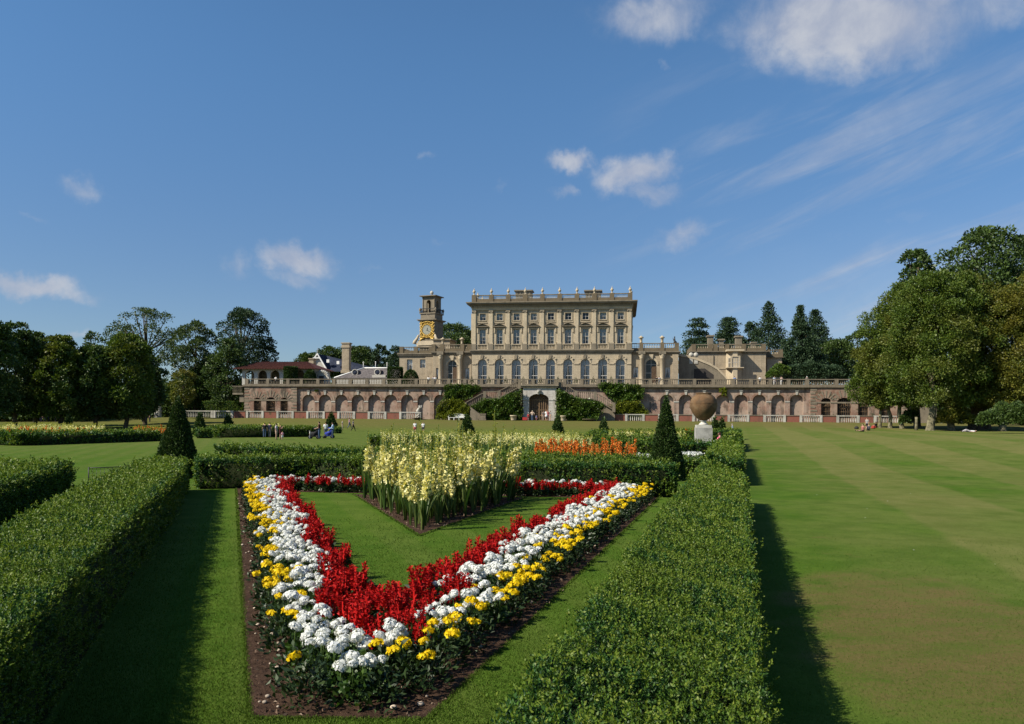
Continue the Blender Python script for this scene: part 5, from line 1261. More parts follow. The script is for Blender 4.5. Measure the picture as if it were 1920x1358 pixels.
def wing_extras(root, off):
    ly = 24; z = lambda py: zL(py, ly, 1370)
    xa, xb, ya = xL(1361, ly, 680), xL(1391, ly, 680), ly - 2.2
    m = MB(); pts = [(xa, ly), (xa + 1.2, ya), (xb - 1.2, ya), (xb, ly)]
    zt = z(660.5); zb = ZT
    vs = [(x, y, zb) for x, y in pts] + [(x, y, zt) for x, y in pts]; m.add(vs, [(0, 1, 5, 4), (1, 2, 6, 5), (2, 3, 7, 6), (4, 5, 6, 7)]); m.box(xa - .1, xb + .1, ya - .25, ly - .05, z(691.5), z(690)); m.box(xa - .15, xb + .15, ya - .3, ly - .05, zt, zt + .4); m.build('bay', M['stone_plain'], root, off)
    xc = (xa + xb) / 2
    window(root, off, 'small', xc, ya - .03, z(690), 1.3, (z(672) - z(690)) / 2.1)
    m = MB(); m.box(xc - 1.0, xc - .65, ya - .12, ya - .003, z(690), z(671)); m.box(xc + .65, xc + 1.0, ya - .12, ya - .003, z(690), z(671)); m.box(xc - 1.0, xc + 1.0, ya - .14, ya - .003, z(671), z(669)); m.build('window_surround', M['stone_plain'], root, off)
    for s, x, rz in ((-1, xa + .58, -math.atan2(2.2, 1.2)), (1, xb - .58, math.atan2(2.2, 1.2))): window(root, off, 'small', x, ly - 1.15, z(690), .8, (z(672) - z(690)) / 2.1, rz=rz)
    for a, b, t in ((1325, 1338.5, 629.5), (1377, 1392, 630.5), (1346, 1358, 636.5), (1407, 1418, 642)):
        x0, x1 = xL(a, ly + 2, 640), xL(b, ly + 2, 640); zz = zL(t, ly + 2, a); m = MB(); m.box(x0 + .2, x1 - .2, ly + 1.2, ly + 3, z(662), zz - .3); m.box(x0, x1, ly + 1.0, ly + 3.2, zz - .3, zz); m.build('chimney', M['stone_grey'], root, off)
    m = MB(); m.box(xL(1338, ly, 690) - .05, xL(1338, ly, 690) + .05, ly - .12, ly - .004, z(700), z(667)); m.build('drainpipe', M['iron'], root, off)
    m = MB(); m.box(xL(1337, ly, 690), xL(1395, ly, 690), ly - .1, ly - .003, z(692), z(690.5)); m.build('string_course', M['stone_plain'], root, off)
wing_extras(root, off)
low_block('small_lodge', 'small lower stone block right of the bay window wing', 'lodge', 1438, 1466, 27, 6, 672, 670, 656, piers=(1440, 1464), wins=((1450, .5, 684, 696),))
def ramp_wall():
    ly = 20; xa = xL(1273, ly, 690)
    r = hthing('curved_ramp_wall', 'shaded curved stone stair wall sweeping down between mansion and right wing', 'wall', xa, ly, ZT); off = (xa, ly, ZT)
    pts = [(1273, 668), (1290, 671), (1310, 677), (1330, 685), (1345, 694), (1357, 706), (1362, 712)]
    q = [L(a, b, ly) for a, b in pts]; m = MB(); m.prism(q + [(q[-1][0], ZT), (q[0][0], ZT)], ly, ly + .5); m.build('wall', M['stone_grey'], r, off)
    m = MB(); m.strip([(x, z + .5) for x, z in q], [(x, z + .02) for x, z in q], ly - .15, ly + .6); m.build('coping', M['stone_plain'], r, off)
    a, b = xL(1301, ly, 700), xL(1338, ly, 700); zz = zL(692, ly, 1320); m = MB(); m.prism([(a, ZT), (b, ZT), (b, zz - 1.2), (a + 2.2, zz + .1), (a, zz)], ly - .03, ly - .002); m.build('recess_shade_panel', M['dark_room'], r, off)  # flat dark panel on the wall front, shade of a recess put into colour
    for a_ in (1296, 1305):
        x, zz = L(a_, 668, ly); m = MB(); m.box(x - .35, x + .35, ly - .1, ly + .6, zz - 1.6, zz - .3); m.lathe(x, ly + .25, [(.2, 0), (.5, .25), (.56, .55), (.4, .9), (.1, 1.08)], 10, 0, True, zz - .3); m.build('ball_finial', M['stone_white'], r, off)
    x, zz = L(1265, 643.5, 15.6); rr = hthing('bronze_statue', 'small dark bronze figure on the parapet corner right of the mansion', 'statue', x, 15.9, zz)
    m = MB(); m.tube([(0, 0, 0), (.05, 0, .3), (-.05, 0, .65), (0, 0, .95), (.02, 0, 1.1)], [.3, .2, .22, .12, .1], 8); m.lathe(0, 0, [(.05, 0), (.14, .1), (.13, .22), (.04, .32)], 8, 0, True, 1.08); m.tube([(0, 0, .8), (-.25, 0, .7), (-.35, 0, 1.1)], [.08, .06, .04], 6); m.tube([(0, 0, .3), (.3, 0, .3), (.45, 0, .05)], [.14, .12, .08], 6); m.build('figure', M['bronze'], rr)
ramp_wall()

def clock_tower():
    ly = 40; pm = 801; z = lambda py: zL(py, ly, pm); X = lambda px: xL(px, ly, 610)
    xa, xb = X(785.5), X(817.5); c = (xa + xb) / 2; w = (xb - xa) / 2; rz = -math.radians(20)
    root = thing('clock_tower', 'ornate stone clock tower with a gilded dial and an open arched belfry', 'tower', H2W(c, ly, ZT), -TH - math.radians(14)); zz = lambda py: z(py) - ZT
    def B(name, mat, fn, par=None):
        m = MB(); fn(m); return m.build(name, mat, par or root)
    y0 = 0.0; cyc = w
    B('shaft', M['stone_grey'], lambda m: (m.box(-w, w, 0, 2 * w, 0, zz(602)), m.box(-w * 1.12, w * 1.12, -.25, 2 * w + .25, zz(641), zz(638))))
    B('corner_pilaster', M['stone'], lambda m: [m.box(s * w * .86 - .22, s * w * .86 + .22, -.12, -.003, zz(638), zz(605)) for s in (-1, 1)])
    B('cornice', M['stone_grey'], lambda m: (m.box(-w - .3, w + .3, -.3, 2 * w + .3, zz(602), zz(600.5)), m.box(-w - .55, w + .55, -.55, 2 * w + .55, zz(600.5), zz(599)), m.prism([(-w * .8, zz(598.9)), (w * .8, zz(598.9)), (0, zz(590))], -.5, -.05)))
    B('upper_stage', M['stone_grey'], lambda m: (m.box(-w * .92, w * .92, .1, 2 * w - .1, zz(599), zz(588.5)), m.box(-w * 1.02, w * 1.02, -.1, 2 * w + .1, zz(588.5), zz(586.5))))
    # gilded scroll frame round the dial
    dz = zz(619); r0 = 1.25
    def gold(m):
        n = 40
        for k in range(n):
            t = 2 * math.pi * k / n; rr = r0 * (1.12 + .08 * math.sin(k * 3)); m.lathe(rr * math.cos(t), -.22, [(.05, -.16), (.19, 0), (.17, .1), (.04, .2)], 6, 0, True, dz + rr * math.sin(t))
        for sx in (-1, 1):
            for q in range(16):
                t = q / 15; zq = dz - 2.1 + 3.9 * t; x = sx * (1.62 + .22 * math.sin(q * 1.9)); m.lathe(x, -.2, [(.06, -.2), (.24, 0), (.2, .14), (.05, .26)], 6, 0, True, zq)
            m.tube([(sx * .9, -.2, dz - 1.9), (sx * 1.75, -.25, dz - 2.3), (sx * 1.9, -.3, dz - 2.9), (sx * 1.6, -.3, dz - 3.1)], [.18, .24, .2, .1], 6)
        for q in range(9): x = -1.5 + 3.0 * q / 8; m.lathe(x, -.2, [(.06, -.2), (.22, 0), (.18, .14), (.05, .25)], 6, 0, True, dz + 1.6 + .35 * math.cos(x * 1.1)); m.lathe(x, -.2, [(.06, -.2), (.22, 0), (.18, .14), (.05, .25)], 6, 0, True, dz - 1.75 - .1 * math.cos(x * 3))
        m.box(-1.5, 1.5, -.06, -.002, dz - 1.75, dz + 1.75)
    g = B('clock_surround', M['gold'], gold)
    def ring(m, r, y, th):
        vs = [(r * math.cos(6.2832 * k / 28), y, dz + r * math.sin(6.2832 * k / 28)) for k in range(28)]; m.add(vs + [(x, y + th, z_) for x, _, z_ in vs], [tuple(range(28))] + [(k, (k + 1) % 28, (k + 1) % 28 + 28, k + 28) for k in range(28)])
    d = B('clock_dial', plain('dial_face', (.26, .26, .21), .5, .3), lambda m: ring(m, r0 * .92, -.3, .2), g)
    def hands(m):
        m.prism([(-.05, dz - .2), (.05, dz - .2), (.25, dz + .5), (.17, dz + .55)], -.36, -.33); m.prism([(-.1, dz), (.08, dz + .06), (.72, dz - .42), (.68, dz - .5)], -.33, -.31)
        for k in range(12): t = 6.2832 * k / 12; m.box(.98 * math.cos(t) - .05, .98 * math.cos(t) + .05, -.33, -.302, dz + .98 * math.sin(t) - .05, dz + .98 * math.sin(t) + .05)
    B('clock_hands', M['iron'], hands, g)
    # base scrolls
    B('base_stage', M['stone_plain'], lambda m: (m.box(-w * 1.25, w * 1.25, -.6, 2 * w + .6, zz(652), zz(643)), m.box(-w * 1.05, w * 1.05, -.8, -.55, zz(648), zz(640)), [m.tube([(s * w * 1.05, -.3, zz(628)), (s * w * 1.2, -.5, zz(635)), (s * w * 1.5, -.5, zz(641)), (s * w * 1.55, -.5, zz(645))], [.2, .35, .45, .5], 8) for s in (-1, 1)]))
    # railing and belfry with open arches on four sides
    def rail(m):
        for s in np.linspace(-1, 1, 13):
            for y in (0, 2 * w): m.tube([(s * w * .95, y, zz(586.5)), (s * w * .95, y, zz(578.5))], .045, 4)
            for x in (-1, 1): m.tube([(x * w * .95, w + s * w * .95, zz(586.5)), (x * w * .95, w + s * w * .95, zz(578.5))], .045, 4)
        for x in (-1, 1): m.box(x * w * .95 - .05, x * w * .95 + .05, 0, 2 * w, zz(579), zz(578.2))
        for y in (0, 2 * w): m.box(-w * .95, w * .95, y - .05, y + .05, zz(579.1), zz(578.1))
    B('belfry_railing', M['iron'], rail)
    bwid = (X(821) - X(795)) / 2 * .92
    def belfry(m):
        z0, z1 = zz(586.5), zz(556.5); a = arch(0, z0 + .01, zz(566.5), bwid * .36, 10)
        for y in (w - bwid, w + bwid - .45): m.holes((-bwid, bwid, z0, z1), [a], y, y + .45); m.holes((-bwid, bwid, z0, z1), [a], y + .45, y + .4499)
        for x in (-bwid, bwid - .45):
            sub = MB(); sub.holes((w - bwid, w + bwid, z0, z1), [[(q + w, r) for q, r in a]], 0, .45); sub.holes((w - bwid, w + bwid, z0, z1), [[(q + w, r) for q, r in a]], .45, .4499)
            b0 = len(m.v); m.v += [(x + p[1], p[0], p[2]) for p in sub.v]; m.f += [[b0 + i for i in f] for f in sub.f]; m.mi += sub.mi; m.sm += sub.sm
        for sx in (-1, 1):
            for sy in (-1, 1): m.lathe(sx * bwid * .98, w + sy * bwid * .98, [(.22, 0), (.24, .3), (.2, .4), (.17, z1 - z0 - .4), (.26, z1 - z0)], 8, 0, True, z0)
    B('belfry', M['stone_grey'], belfry)
    B('belfry_roof', M['stone_grey'], lambda m: (m.box(-bwid - .2, bwid + .2, w - bwid - .2, w + bwid + .2, zz(556.5), zz(555.3)), m.box(-bwid - .65, bwid + .65, w - bwid - .65, w + bwid + .65, zz(555.3), zz(553.8)), m.frustum(0, w, zz(553.8), zz(551.5), bwid + .6, bwid + .6, .35, .35)))
    B('finial', M['stone_white'], lambda m: m.lathe(0, w, [(.2, 0), (.16, .2), (.42, .45), (.46, .7), (.3, 1.0), (.1, 1.15)], 12, 0, True, zz(552)))
    for sx in (-1, 1):
        for y in (.1, 2 * w - .1): B('corner_urn', M['stone_grey'], lambda m: m.lathe(sx * w, y, [(.2, 0), (.12, .3), (.3, .7), (.26, .95), (.08, 1.25)], 10, 0, True, zz(586.5)))
clock_tower()
def small_roof_block():
    ly = 26; xa, xb = xL(810, ly, 640), xL(846, ly, 640); r = hthing('roof_storey', 'plain stone attic block behind the left pavilion parapet', 'attic', (xa + xb) / 2, ly, ZT); off = ((xa + xb) / 2, ly, ZT)
    m = MB(); m.box(xa + .3, xb - .3, ly, ly + 6, ZT, zL(638, ly, 830)); m.build('wall', M['stone'], r, off); m = MB(); m.box(xa, xb, ly - .3, ly + 6.3, zL(638, ly, 830), zL(635.5, ly, 830)); m.build('roof_slab', M['stone_grey'], r, off)
small_roof_block()

# ------------------------------------------------------------------ buildings on the left of the terrace
def loggia():
    ly = 3.5; xa, xb = xL(454, ly, 700), xL(588, ly, 700); xm = (xa + xb) / 2; D = 9
    root = hthing('loggia', 'pale arcaded loggia with a red tiled hipped roof at the left terrace end', 'loggia', xm, ly, ZT); off = (xm, ly, ZT); z = lambda py: zL(py, ly, 500)
    zt = z(690.5); hw = .98
    cs = [xL(p, ly, 700) for p in (468, 492, 515.5, 540, 562)]
    m = MB(); m.holes((xa, xb, ZT, zt), [arch(c, ZT + .02, z(694.5) - hw, hw, 12) for c in cs], ly, ly + .5)
    m.holes((xa, xb, ZT, zt), [arch(c, ZT + .02, z(694.5) - hw, hw, 12) for c in cs], ly + .5, ly + .4999); m.build('arcade', M['render'], root, off)
    m = MB(); m.box(xa, xb, ly + D - .2, ly + D, ZT, zt); m.box(xb - .3, xb, ly + .51, ly + D - .21, ZT, zt); m.box(xa, xa + .3, ly + 4, ly + D - .21, ZT, zt); m.box(xa, xa + .4, ly + .51, ly + 1.0, ZT, zt); m.build('back_wall', M['render'], root, off)
    x0, x1, r0, r1 = xL(441, ly, 690), xL(595, ly, 690), xL(472, ly, 677), xL(562, ly, 677); ze, zr = z(691.5), z(676)
    y0, y1, yr = ly - 1.1, ly + D + 1.1, ly + D * .45
    m = MB(); vs = [(x0, y0, ze), (x1, y0, ze), (x1, y1, ze), (x0, y1, ze), (r0, yr, zr), (r1, yr, zr)]; m.add(vs, [(0, 1, 5, 4), (1, 2, 5), (2, 3, 4, 5), (3, 0, 4), (0, 3, 2, 1)])
    n = 60
    for k in range(n): x = x0 + (x1 - x0) * (k + .5) / n; m.box(x - .07, x + .07, y0 - .02, y0 + .3, ze - .14, ze - .01)
    for k in range(1, 48):
        t = k / 48; xx = x0 + (x1 - x0) * t; top = (r0 + (r1 - r0) * min(1, max(0, (xx - r0) / (r1 - r0))), yr, zr)
        f = 1.0 if r0 <= xx <= r1 else ((xx - x0) / (r0 - x0) if xx < r0 else (x1 - xx) / (x1 - r1)); m.tube([(xx, y0, ze + .05), (xx, y0 + (yr - y0) * f, ze + (zr - ze) * f + .05)], .055, 4)
    m.build('roof', M['tile'], root, off)
    for p in (480, 504, 528): x = xL(p, ly, 700); m = MB(); m.lathe(x, ly + .25, [(.3, 0), (.22, .2), (.2, 2.2), (.3, 2.3)], 10, 0, True, ZT); m.build('column', M['white_paint'], root, off)
    # little side balcony hanging from the wall end
    xb2 = xL(448, 1, 735); r = hthing('side_balcony', 'small stone balcony on the left flank of the terrace end', 'balcony', xb2, 1.5, 5.6); o2 = (xb2, 1.5, 5.6)
    za, zb = zL(737, 1, 450), zL(724, 1, 450); m = MB(); m.box(xL(439, 1, 735), xL(459, 1, 735), .3, 3, za - .35, za); m.box(xL(451, 1, 735), xL(459, 1, 735), .6, 2.4, za - 1.8, za - .36); m.build('slab', M['stone_grey'], r, o2)
    m = MB(); m.box(xL(438, 1, 735), xL(459, 1, 735), .3, .55, zb - .15, zb)
    for k in range(8): baluster(m, xL(440, 1, 735) + k * .26, .42, za, zb - za - .15, .08)
    m.build('railing', M['terrace_stone'], r, o2)
loggia()
def slate_house():
    ly = 34; z = lambda py: zL(py, ly, 620); X = lambda p: xL(p, ly, 690)
    root = hthing('slate_house', 'gabled house with a dark slate roof and white bargeboards behind the terrace', 'house', X(600), ly, ZT); off = (X(600), ly, ZT)
    xg0, xg1, xa = X(573), X(617), X(596); ze, zg = z(697), z(664.5); D = 9
    m = MB(); m.prism([(xg0, ZT), (xg1, ZT), (xg1, ze), (xa, zg), (xg0, ze)], ly, ly + .4); m.build('gable_wall', M['render'], root, off)
    m = MB(); xr = X(668); vs = [(xa, ly - .3, zg + .1), (xg1 + .1, ly - .3, ze), (X(690), ly + 1.0, ze), (xr + 4, ly + 6, z(684)), (xr - 8, ly + 4.5, z(672))]; m.add([(xa, ly - .3, zg + .1), (xg1 + .1, ly - .3, ze), (X(695), ly - .3, ze), (X(686), ly + 5, z(686.5)), (xa + .2, ly + 5, zg + .1)], [(0, 1, 2, 3, 4)])
    m.add([(xa, ly - .3, zg + .1), (xg0 - .1, ly - .3, ze), (xg0 - .1, ly + D, ze), (xa, ly + D, zg + .1)], [(0, 1, 2, 3)]); m.build('roof', M['slate'], root, off)
    m = MB(); m.strip([(xg0 - .3, ze - .1), (xa, zg + .35), (xg1 + .3, ze - .4)], [(xg0 - .15, ze - .5), (xa, zg - .1), (xg1 + .05, ze - .8)], ly - .5, ly - .32); m.build('bargeboard', M['white_paint'], root, off)
    m = MB(); m.box(X(588), X(600), ly - .5, ly - .02, z(672.5), z(670.5)); m.build('gable_vent', M['white_paint'], root, off)
    m = MB(); m.lathe(xa, ly - .2, [(.1, 0), (.25, .15), (.1, .4), (.04, 1.2)], 8, 0, True, zg + .3); m.build('finial', M['lead'], root, off)
    for a, b in ((613, 676), (632, 679)):
        x, zz_ = X(a), z(b); m = MB(); m.box(x - .2, x + .45, ly + .2, ly + 1.0, zz_ - .5, zz_ + .25); m.build('rooflight', M['white_paint'], root, off)
    for a, b, t, l2, lab in ((640, 655.5, 642.5, ly - 4, 0), (579, 588.5, 672, ly - 6, 1)):
        x0, x1 = xL(a, l2, 660), xL(b, l2, 660); zt = zL(t, l2, a); m = MB(); m.box(x0 + .15, x1 - .15, l2, l2 + 1.5, ZT, zt - 1.2); m.box(x0, x1, l2 - .15, l2 + 1.65, zt - 1.2, zt - .75); m.box(x0 + .1, x1 - .1, l2 - .05, l2 + 1.55, zt - .75, zt - .25); m.box(x0 - .05, x1 + .05, l2 - .2, l2 + 1.7, zt - .25, zt)
        if not lab: m.box(x0 - .05, x1 + .05, l2 - .2, l2 + 1.7, zL(698, l2, a) - .2, zL(698, l2, a) + .5)
        m.build('chimney', M['stone'], root, off)
    # low grey roofed range in front with round dormers
    ly2 = 24; Z = lambda py: zL(py, ly2, 700); Y = lambda p: xL(p, ly2, 700)
    r = hthing('grey_roofed_range', 'low range with a pale grey slate roof and two round dormer windows', 'outbuilding', Y(690), ly2, ZT); o2 = (Y(690), ly2, ZT)
    m = MB(); m.add([(Y(627), ly2, Z(709)), (Y(760), ly2, Z(709)), (Y(752), ly2 + 4.5, Z(688)), (Y(671), ly2 + 4.5, Z(688))], [(0, 1, 2, 3)]); m.add([(Y(627), ly2, Z(709)), (Y(671), ly2 + 4.5, Z(688)), (Y(660), ly2 + 9, Z(709))], [(0, 1, 2)]); m.build('roof', M['slate_grey'], r, o2)
    m = MB(); m.box(Y(628), Y(758), ly2 + .2, ly2 + .5, ZT, Z(709)); m.build('wall', M['render'], r, o2)
    m = MB(); m.tube([(Y(671), ly2 + 4.5, Z(687.6)), (Y(752), ly2 + 4.5, Z(687.6))], .14, 6); m.tube([(Y(627), ly2, Z(708.6)), (Y(671), ly2 + 4.5, Z(687.6))], .16, 6); m.build('ridge', M['white_paint'], r, o2)
    for a, b in ((661.5, 698), (704, 697.5)):
        x, zz_ = Y(a), Z(b); m = MB(); m.lathe(0, 0, [(.75, 0), (.78, .2), (.6, .22), (.55, .02)], 14); dm = m.build('dormer', M['stone_white'], r); dm.data.transform(Matrix.Translation(Vector((x, ly2 + 1.6, zz_)) - Vector(o2)) @ Matrix.Rotation(math.radians(90), 4, 'X'))
        m = MB(); m.lathe(0, 0, [(.56, 0), (.5, .12)], 14); dd = m.build('pane', M['slate'], dm); dd.data.transform(Matrix.Translation(Vector((x, ly2 + 1.58, zz_)) - Vector(o2)) @ Matrix.Rotation(math.radians(90), 4, 'X'))
        m = MB(); m.box(x - .7, x + .7, ly2 + 1.7, ly2 + 3.4, zz_ - .5, zz_ + .5); m.build('dormer_cheek', M['slate_grey'], r, o2)
    for a, b in ((669, 678), (692.5, 677.5), (714.5, 679.5)):
        x, zz_ = Y(a), Z(b); zr_ = Z(688); m = MB(); m.tube([(x, ly2 + 4.5, zr_), (x, ly2 + 4.5, zz_)], [.09, .05], 6); m.lathe(x, ly2 + 4.5, [(.05, 0), (.16, .12), (.05, .3)], 8, 0, True, zz_); m.build('ridge_finial', M['white_paint'], r, o2)
    m = MB(); m.box(Y(697), Y(722), ly2 + .3, ly2 + 1.5, Z(708), Z(703)); m.build('low_dormer', M['render'], r, o2)
    # grotto like carved stone piece at the terrace edge
    q = L(604, 709, 5); g = hthing('carved_shrine', 'weathered carved stone shrine behind the balustrade right of the loggia', 'shrine', q[0], 5, ZT); zt = zL(694, 5, 604) - ZT
    m = MB(); m.box(-1.6, 1.6, -.5, .5, 0, zt * .55)
    for k in range(11): t = math.pi * k / 10; m.lathe(1.25 * math.cos(t), -.1, [(.1, -.3), (.42, 0), (.36, .3), (.1, .5)], 7, 0, True, zt * .55 + .75 * math.sin(t) * zt * .4)
    m.box(-.75, .75, -.35, .35, zt * .3, zt * .8); m.build('stonework', M['stone_white'], g)
    m = MB(); m.box(.1 - .55, .55, -.56, -.51, .3, zt * .62); m.build('niche', M['dark_room'], g)  # thin dark sheet on the face, niche shade painted rather than hollowed out
slate_house()

# ------------------------------------------------------------------ great jar on its plinth
def jar():
    Y = 50.0; x = (1319 - CX) / FX * Y; z0 = float(terr(x, Y)); k = Y / FX; zz = lambda py: P(1319, py, Y).z - z0
    p = thing('stone_plinth', 'square pale stone plinth under the great terracotta jar', 'plinth', (x, Y, z0), -TH)
    w = 15.2 * k; m = MB(); m.box(-w * 1.15, w * 1.15, -w * 1.15, w * 1.15, 0, .25); m.box(-w, w, -w, w, .25, zz(802)); m.build('block', M['plinth'], p)
    m = MB(); m.box(-w * .92, w * .92, -w * .92, w * .92, zz(802), zz(797)); m.lathe(0, 0, [(w * .62, 0), (w * .5, .08), (w * .32, .16), (w * .3, .22), (w * .5, .27)], 20, 0, True, zz(797)); m.build('socle', M['stone_white'], p)
    j = thing('great_jar', 'huge round terracotta oil jar standing on a pale stone plinth', 'jar', (x, Y, z0 + zz(797) + .27)); hb = zz(739.5) - zz(797) - .27; rm = 25.2 * k
    prof = [(.20, 0), (.27, .02), (.46, .08), (.68, .19), (.86, .33), (.965, .46), (1.0, .57), (.985, .69), (.92, .80), (.80, .895), (.65, .965), (.54, 1.0)]
    m = MB(); m.lathe(0, 0, [(a * rm, b * hb) for a, b in prof], 40); m.build('body', M['terracotta'], j)
    m = MB(); m.lathe(0, 0, [(rm * .5, hb), (rm * .58, hb + .02), (rm * .60, hb + .055), (rm * .55, hb + .085), (rm * .42, hb + .085), (rm * .4, hb - .1)], 32); m.build('rim', M['terracotta'], j)
    m = MB()
    for b, a in ((.60, 1.003), (.66, 1.005)): m.lathe(0, 0, [(rm * (a - .01), hb * b - .012), (rm * (a + .006), hb * b), (rm * (a - .01), hb * b + .012)], 40)
    m.build('raised_band', M['terracotta'], j)
jar()
# ------------------------------------------------------------------ trees
rt = np.random.default_rng(41)
def crown_profile(style, t):
    if style == 'lime': return np.where(t < .38, .72 + .28 * np.sin(t / .38 * np.pi / 2), np.sqrt(np.clip(1 - ((t - .38) / .64) ** 2, 0.02, 1)))
    if style in ('round', 'airy'): return np.sqrt(np.clip(1 - (2 * t - 1) ** 2, 0.05, 1))
    if style == 'cone': return np.clip((1 - t) ** .75, .06, 1)
    if style == 'spire': return np.clip((1 - t) ** .95, .02, 1)
    return np.clip(1 - .75 * t, .1, 1)
def tree(label, x, Y, top_py, rad_px, bot_py, style, mat, n=9000, leaf=.28, name='tree', group=None, tr=.3, clumps=46, rc=.30, bark='bark', px=None, lean=0.0, limbs=9, fill=.25):
    z0 = float(terr(x, Y)) - .05; px = CX + x / Y * FX if px is None else px
    h = P(px, top_py, Y).z - z0; R_ = rad_px * Y / FX; cb = max(.3, P(px, bot_py, Y).z - z0)
    o = thing(name, label, 'tree', (x, Y, z0), 0, group)
    r = rt; H_ = h - cb
    t = np.sort(r.random(clumps)) if style != 'cedar' else np.repeat(np.linspace(.05, .97, 8), clumps // 8 + 1)[:clumps] + r.normal(0, .02, clumps)
    t = np.clip(t, .02, .98); pr = crown_profile(style, t) * R_
    a = np.arange(clumps) * 2.39996 + r.normal(0, .35, clumps)
    q = np.sqrt(r.uniform(.25, 1.0, clumps)); wob = 1 + .16 * np.sin(a * 2 + t * 7 + x) + .10 * np.sin(a * 5 + Y)
    rcl = R_ * rc * r.uniform(.7, 1.3, clumps) * np.clip(pr / R_ + .25, .35, 1.0)
    rr = np.clip(pr * q * wob - rcl * .55, 0, None)
    c = np.column_stack([rr * np.cos(a), rr * np.sin(a), cb + H_ * t])
    c[:, 2] = np.clip(c[:, 2], cb + rcl * .4, h - rcl * .55)
    flat = {'cedar': .46, 'spire': .6, 'cone': .75}.get(style, .85)
    k = r.choice(clumps, n, p=rcl ** 2 / (rcl ** 2).sum())
    d = nrm(r.normal(0, 1, (n, 3))); out = nrm(c[k] - np.array((0, 0, cb + H_ * .4)) + 1e-4)
    d = nrm(d + out * .55 + np.array((0, 0, .25)))
    rad = rcl[k] * np.where(r.random(n) < fill, r.uniform(.2, .8, n), r.uniform(.82, 1.12, n)) * (1 + .22 * np.sin(d[:, 0] * 9 + k) * np.sin(d[:, 2] * 8 + k * 2))
    p = c[k] + d * rad[:, None] * np.array((1, 1, flat))
    V, F = leaves(p, d * 1.15 + np.array((0, 0, -.1)), leaf * r.uniform(.6, 1.4, n), r, .62, .6)
    qmesh('crown', V, F, M[mat], parent=o)
    top = .86 if style in ('cone', 'spire') else .72
    m = MB(); N = 7; bend = r.normal(0, tr * .5, (N + 1, 2)); bend[0] = 0
    tp = [Vector((bend[i][0] + lean * i / N, bend[i][1], h * top * i / N)) for i in range(N + 1)]
    m.tube([Vector((0, 0, -.1))] + tp[0:1] + [Vector((0, 0, .35))] + tp[1:], [tr * 1.45, tr * 1.3, tr * 1.05] + [tr * (1 - .8 * i / N) for i in range(1, N + 1)], 8)
    for i in r.choice(clumps, min(limbs, clumps), replace=False):
        e = Vector(c[i]); s = tp[min(N - 1, max(1, int(N * min(.9, max(.15, (e.z - R_ * .35) / (h * top))))))]; mid = (s + e) / 2 + Vector((0, 0, -.06 * R_ + .15))
        m.tube([s, mid, e], [tr * .38, tr * .25, tr * .10], 5)
    m.build('trunk', M[bark], o)
    return o
def bush_mass(name, label, cat_, pts, mat, leaf, rngp=rt, dens=2.6, kind=None, group=None):
    """irregular shrub: leaf-covered lobes (x, y, z, rx, ry, rz)"""
    ps, ds = [], []
    for x, y, z, rx, ry, rz in pts:
        n = int(dens * 4 * math.pi * ((rx * ry + rx * rz + ry * rz) / 3) / (.28 * leaf * leaf)) + 8
        d = nrm(rngp.normal(0, 1, (n, 3))); d[:, 2] = np.where(d[:, 2] < -.35, -d[:, 2], d[:, 2])
        rad = rngp.uniform(.78, 1.06, n) * (1 + .12 * np.sin(d[:, 0] * 6 + x) + .1 * np.sin(d[:, 2] * 7 + d[:, 1] * 5))
        ps.append(np.array((x, y, z)) + d * rad[:, None] * np.array((rx, ry, rz))); ds.append(d + np.array((0, 0, .3)))
    p = np.concatenate(ps); d = np.concatenate(ds); org = np.array((pts[0][0], pts[0][1], float(terr(pts[0][0], pts[0][1]))))
    V, F = leaves(p - org, d, leaf * rngp.uniform(.65, 1.35, len(p)), rngp, .62, .6)
    o = qmesh(name, V, F, M[mat], loc=org); return tag(o, label, cat_, group, kind)

gl = 'lime trees standing along the right lawn'
for (px, base, top, rad, bot, mat, n, lab, tr) in (
    (1650, 802.5, 640, 52, 757, 'lime', 11000, 'leftmost and lowest lime tree of the right row, its crown before the terrace end', .24),
    (1669, 803, 585, 62, 758, 'lime', 12000, 'lime tree with a dark slim trunk, second from the left in the right row', .30),
    (1691, 804, 535, 70, 760, 'lime', 13000, 'pale trunked lime tree, third from the left in the right row', .32),
    (1744, 807.5, 512, 84, 757, 'lime', 16000, 'lime tree with the thick pale trunk in the middle of the right row', .52),
    (1783.5, 807.5, 514, 82, 758, 'lime', 16000, 'lime tree just right of the thick pale trunk, above the yellow shrubs', .46),
    (1829, 806, 522, 84, 757, 'lime', 15000, 'lime tree with a very thick dark trunk near the lying sunbather', .95),
    (1879, 808.5, 545, 72, 760, 'lime_gold', 15000, 'yellowing lime tree near the right edge of the photo', .46),
    (1945, 809.5, 512, 92, 762, 'lime_gold', 16000, 'large yellowing tree cut by the right edge of the photo', .55)):
    g = G(px, base); tree(lab, g[0], g[1], top, rad, bot - 3, 'lime', mat, int(n * 3.8), .235, 'lime_tree', gl, tr, 130, .215, 'bark_pale' if tr < .6 else 'bark', limbs=3, fill=.5)
def stump():
    g = G(1718, 807); o = thing('tree_post', 'short bare trunk stump between the lime trees on the right', 'stump', (g[0], g[1], float(terr(*g))))
    m = MB(); m.tube([(0, 0, -.1), (.01, 0, .4), (.02, 0, 1.2), (.0, .02, 1.75)], [.24, .2, .18, .17], 9); m.build('trunk', M['bark_pale'], o)
    m = MB(); m.lathe(0, .02, [(.175, 0), (.17, .03), (.08, .05)], 9, 0, True, 1.74); m.build('cut_top', M['bark'], o)
stump()
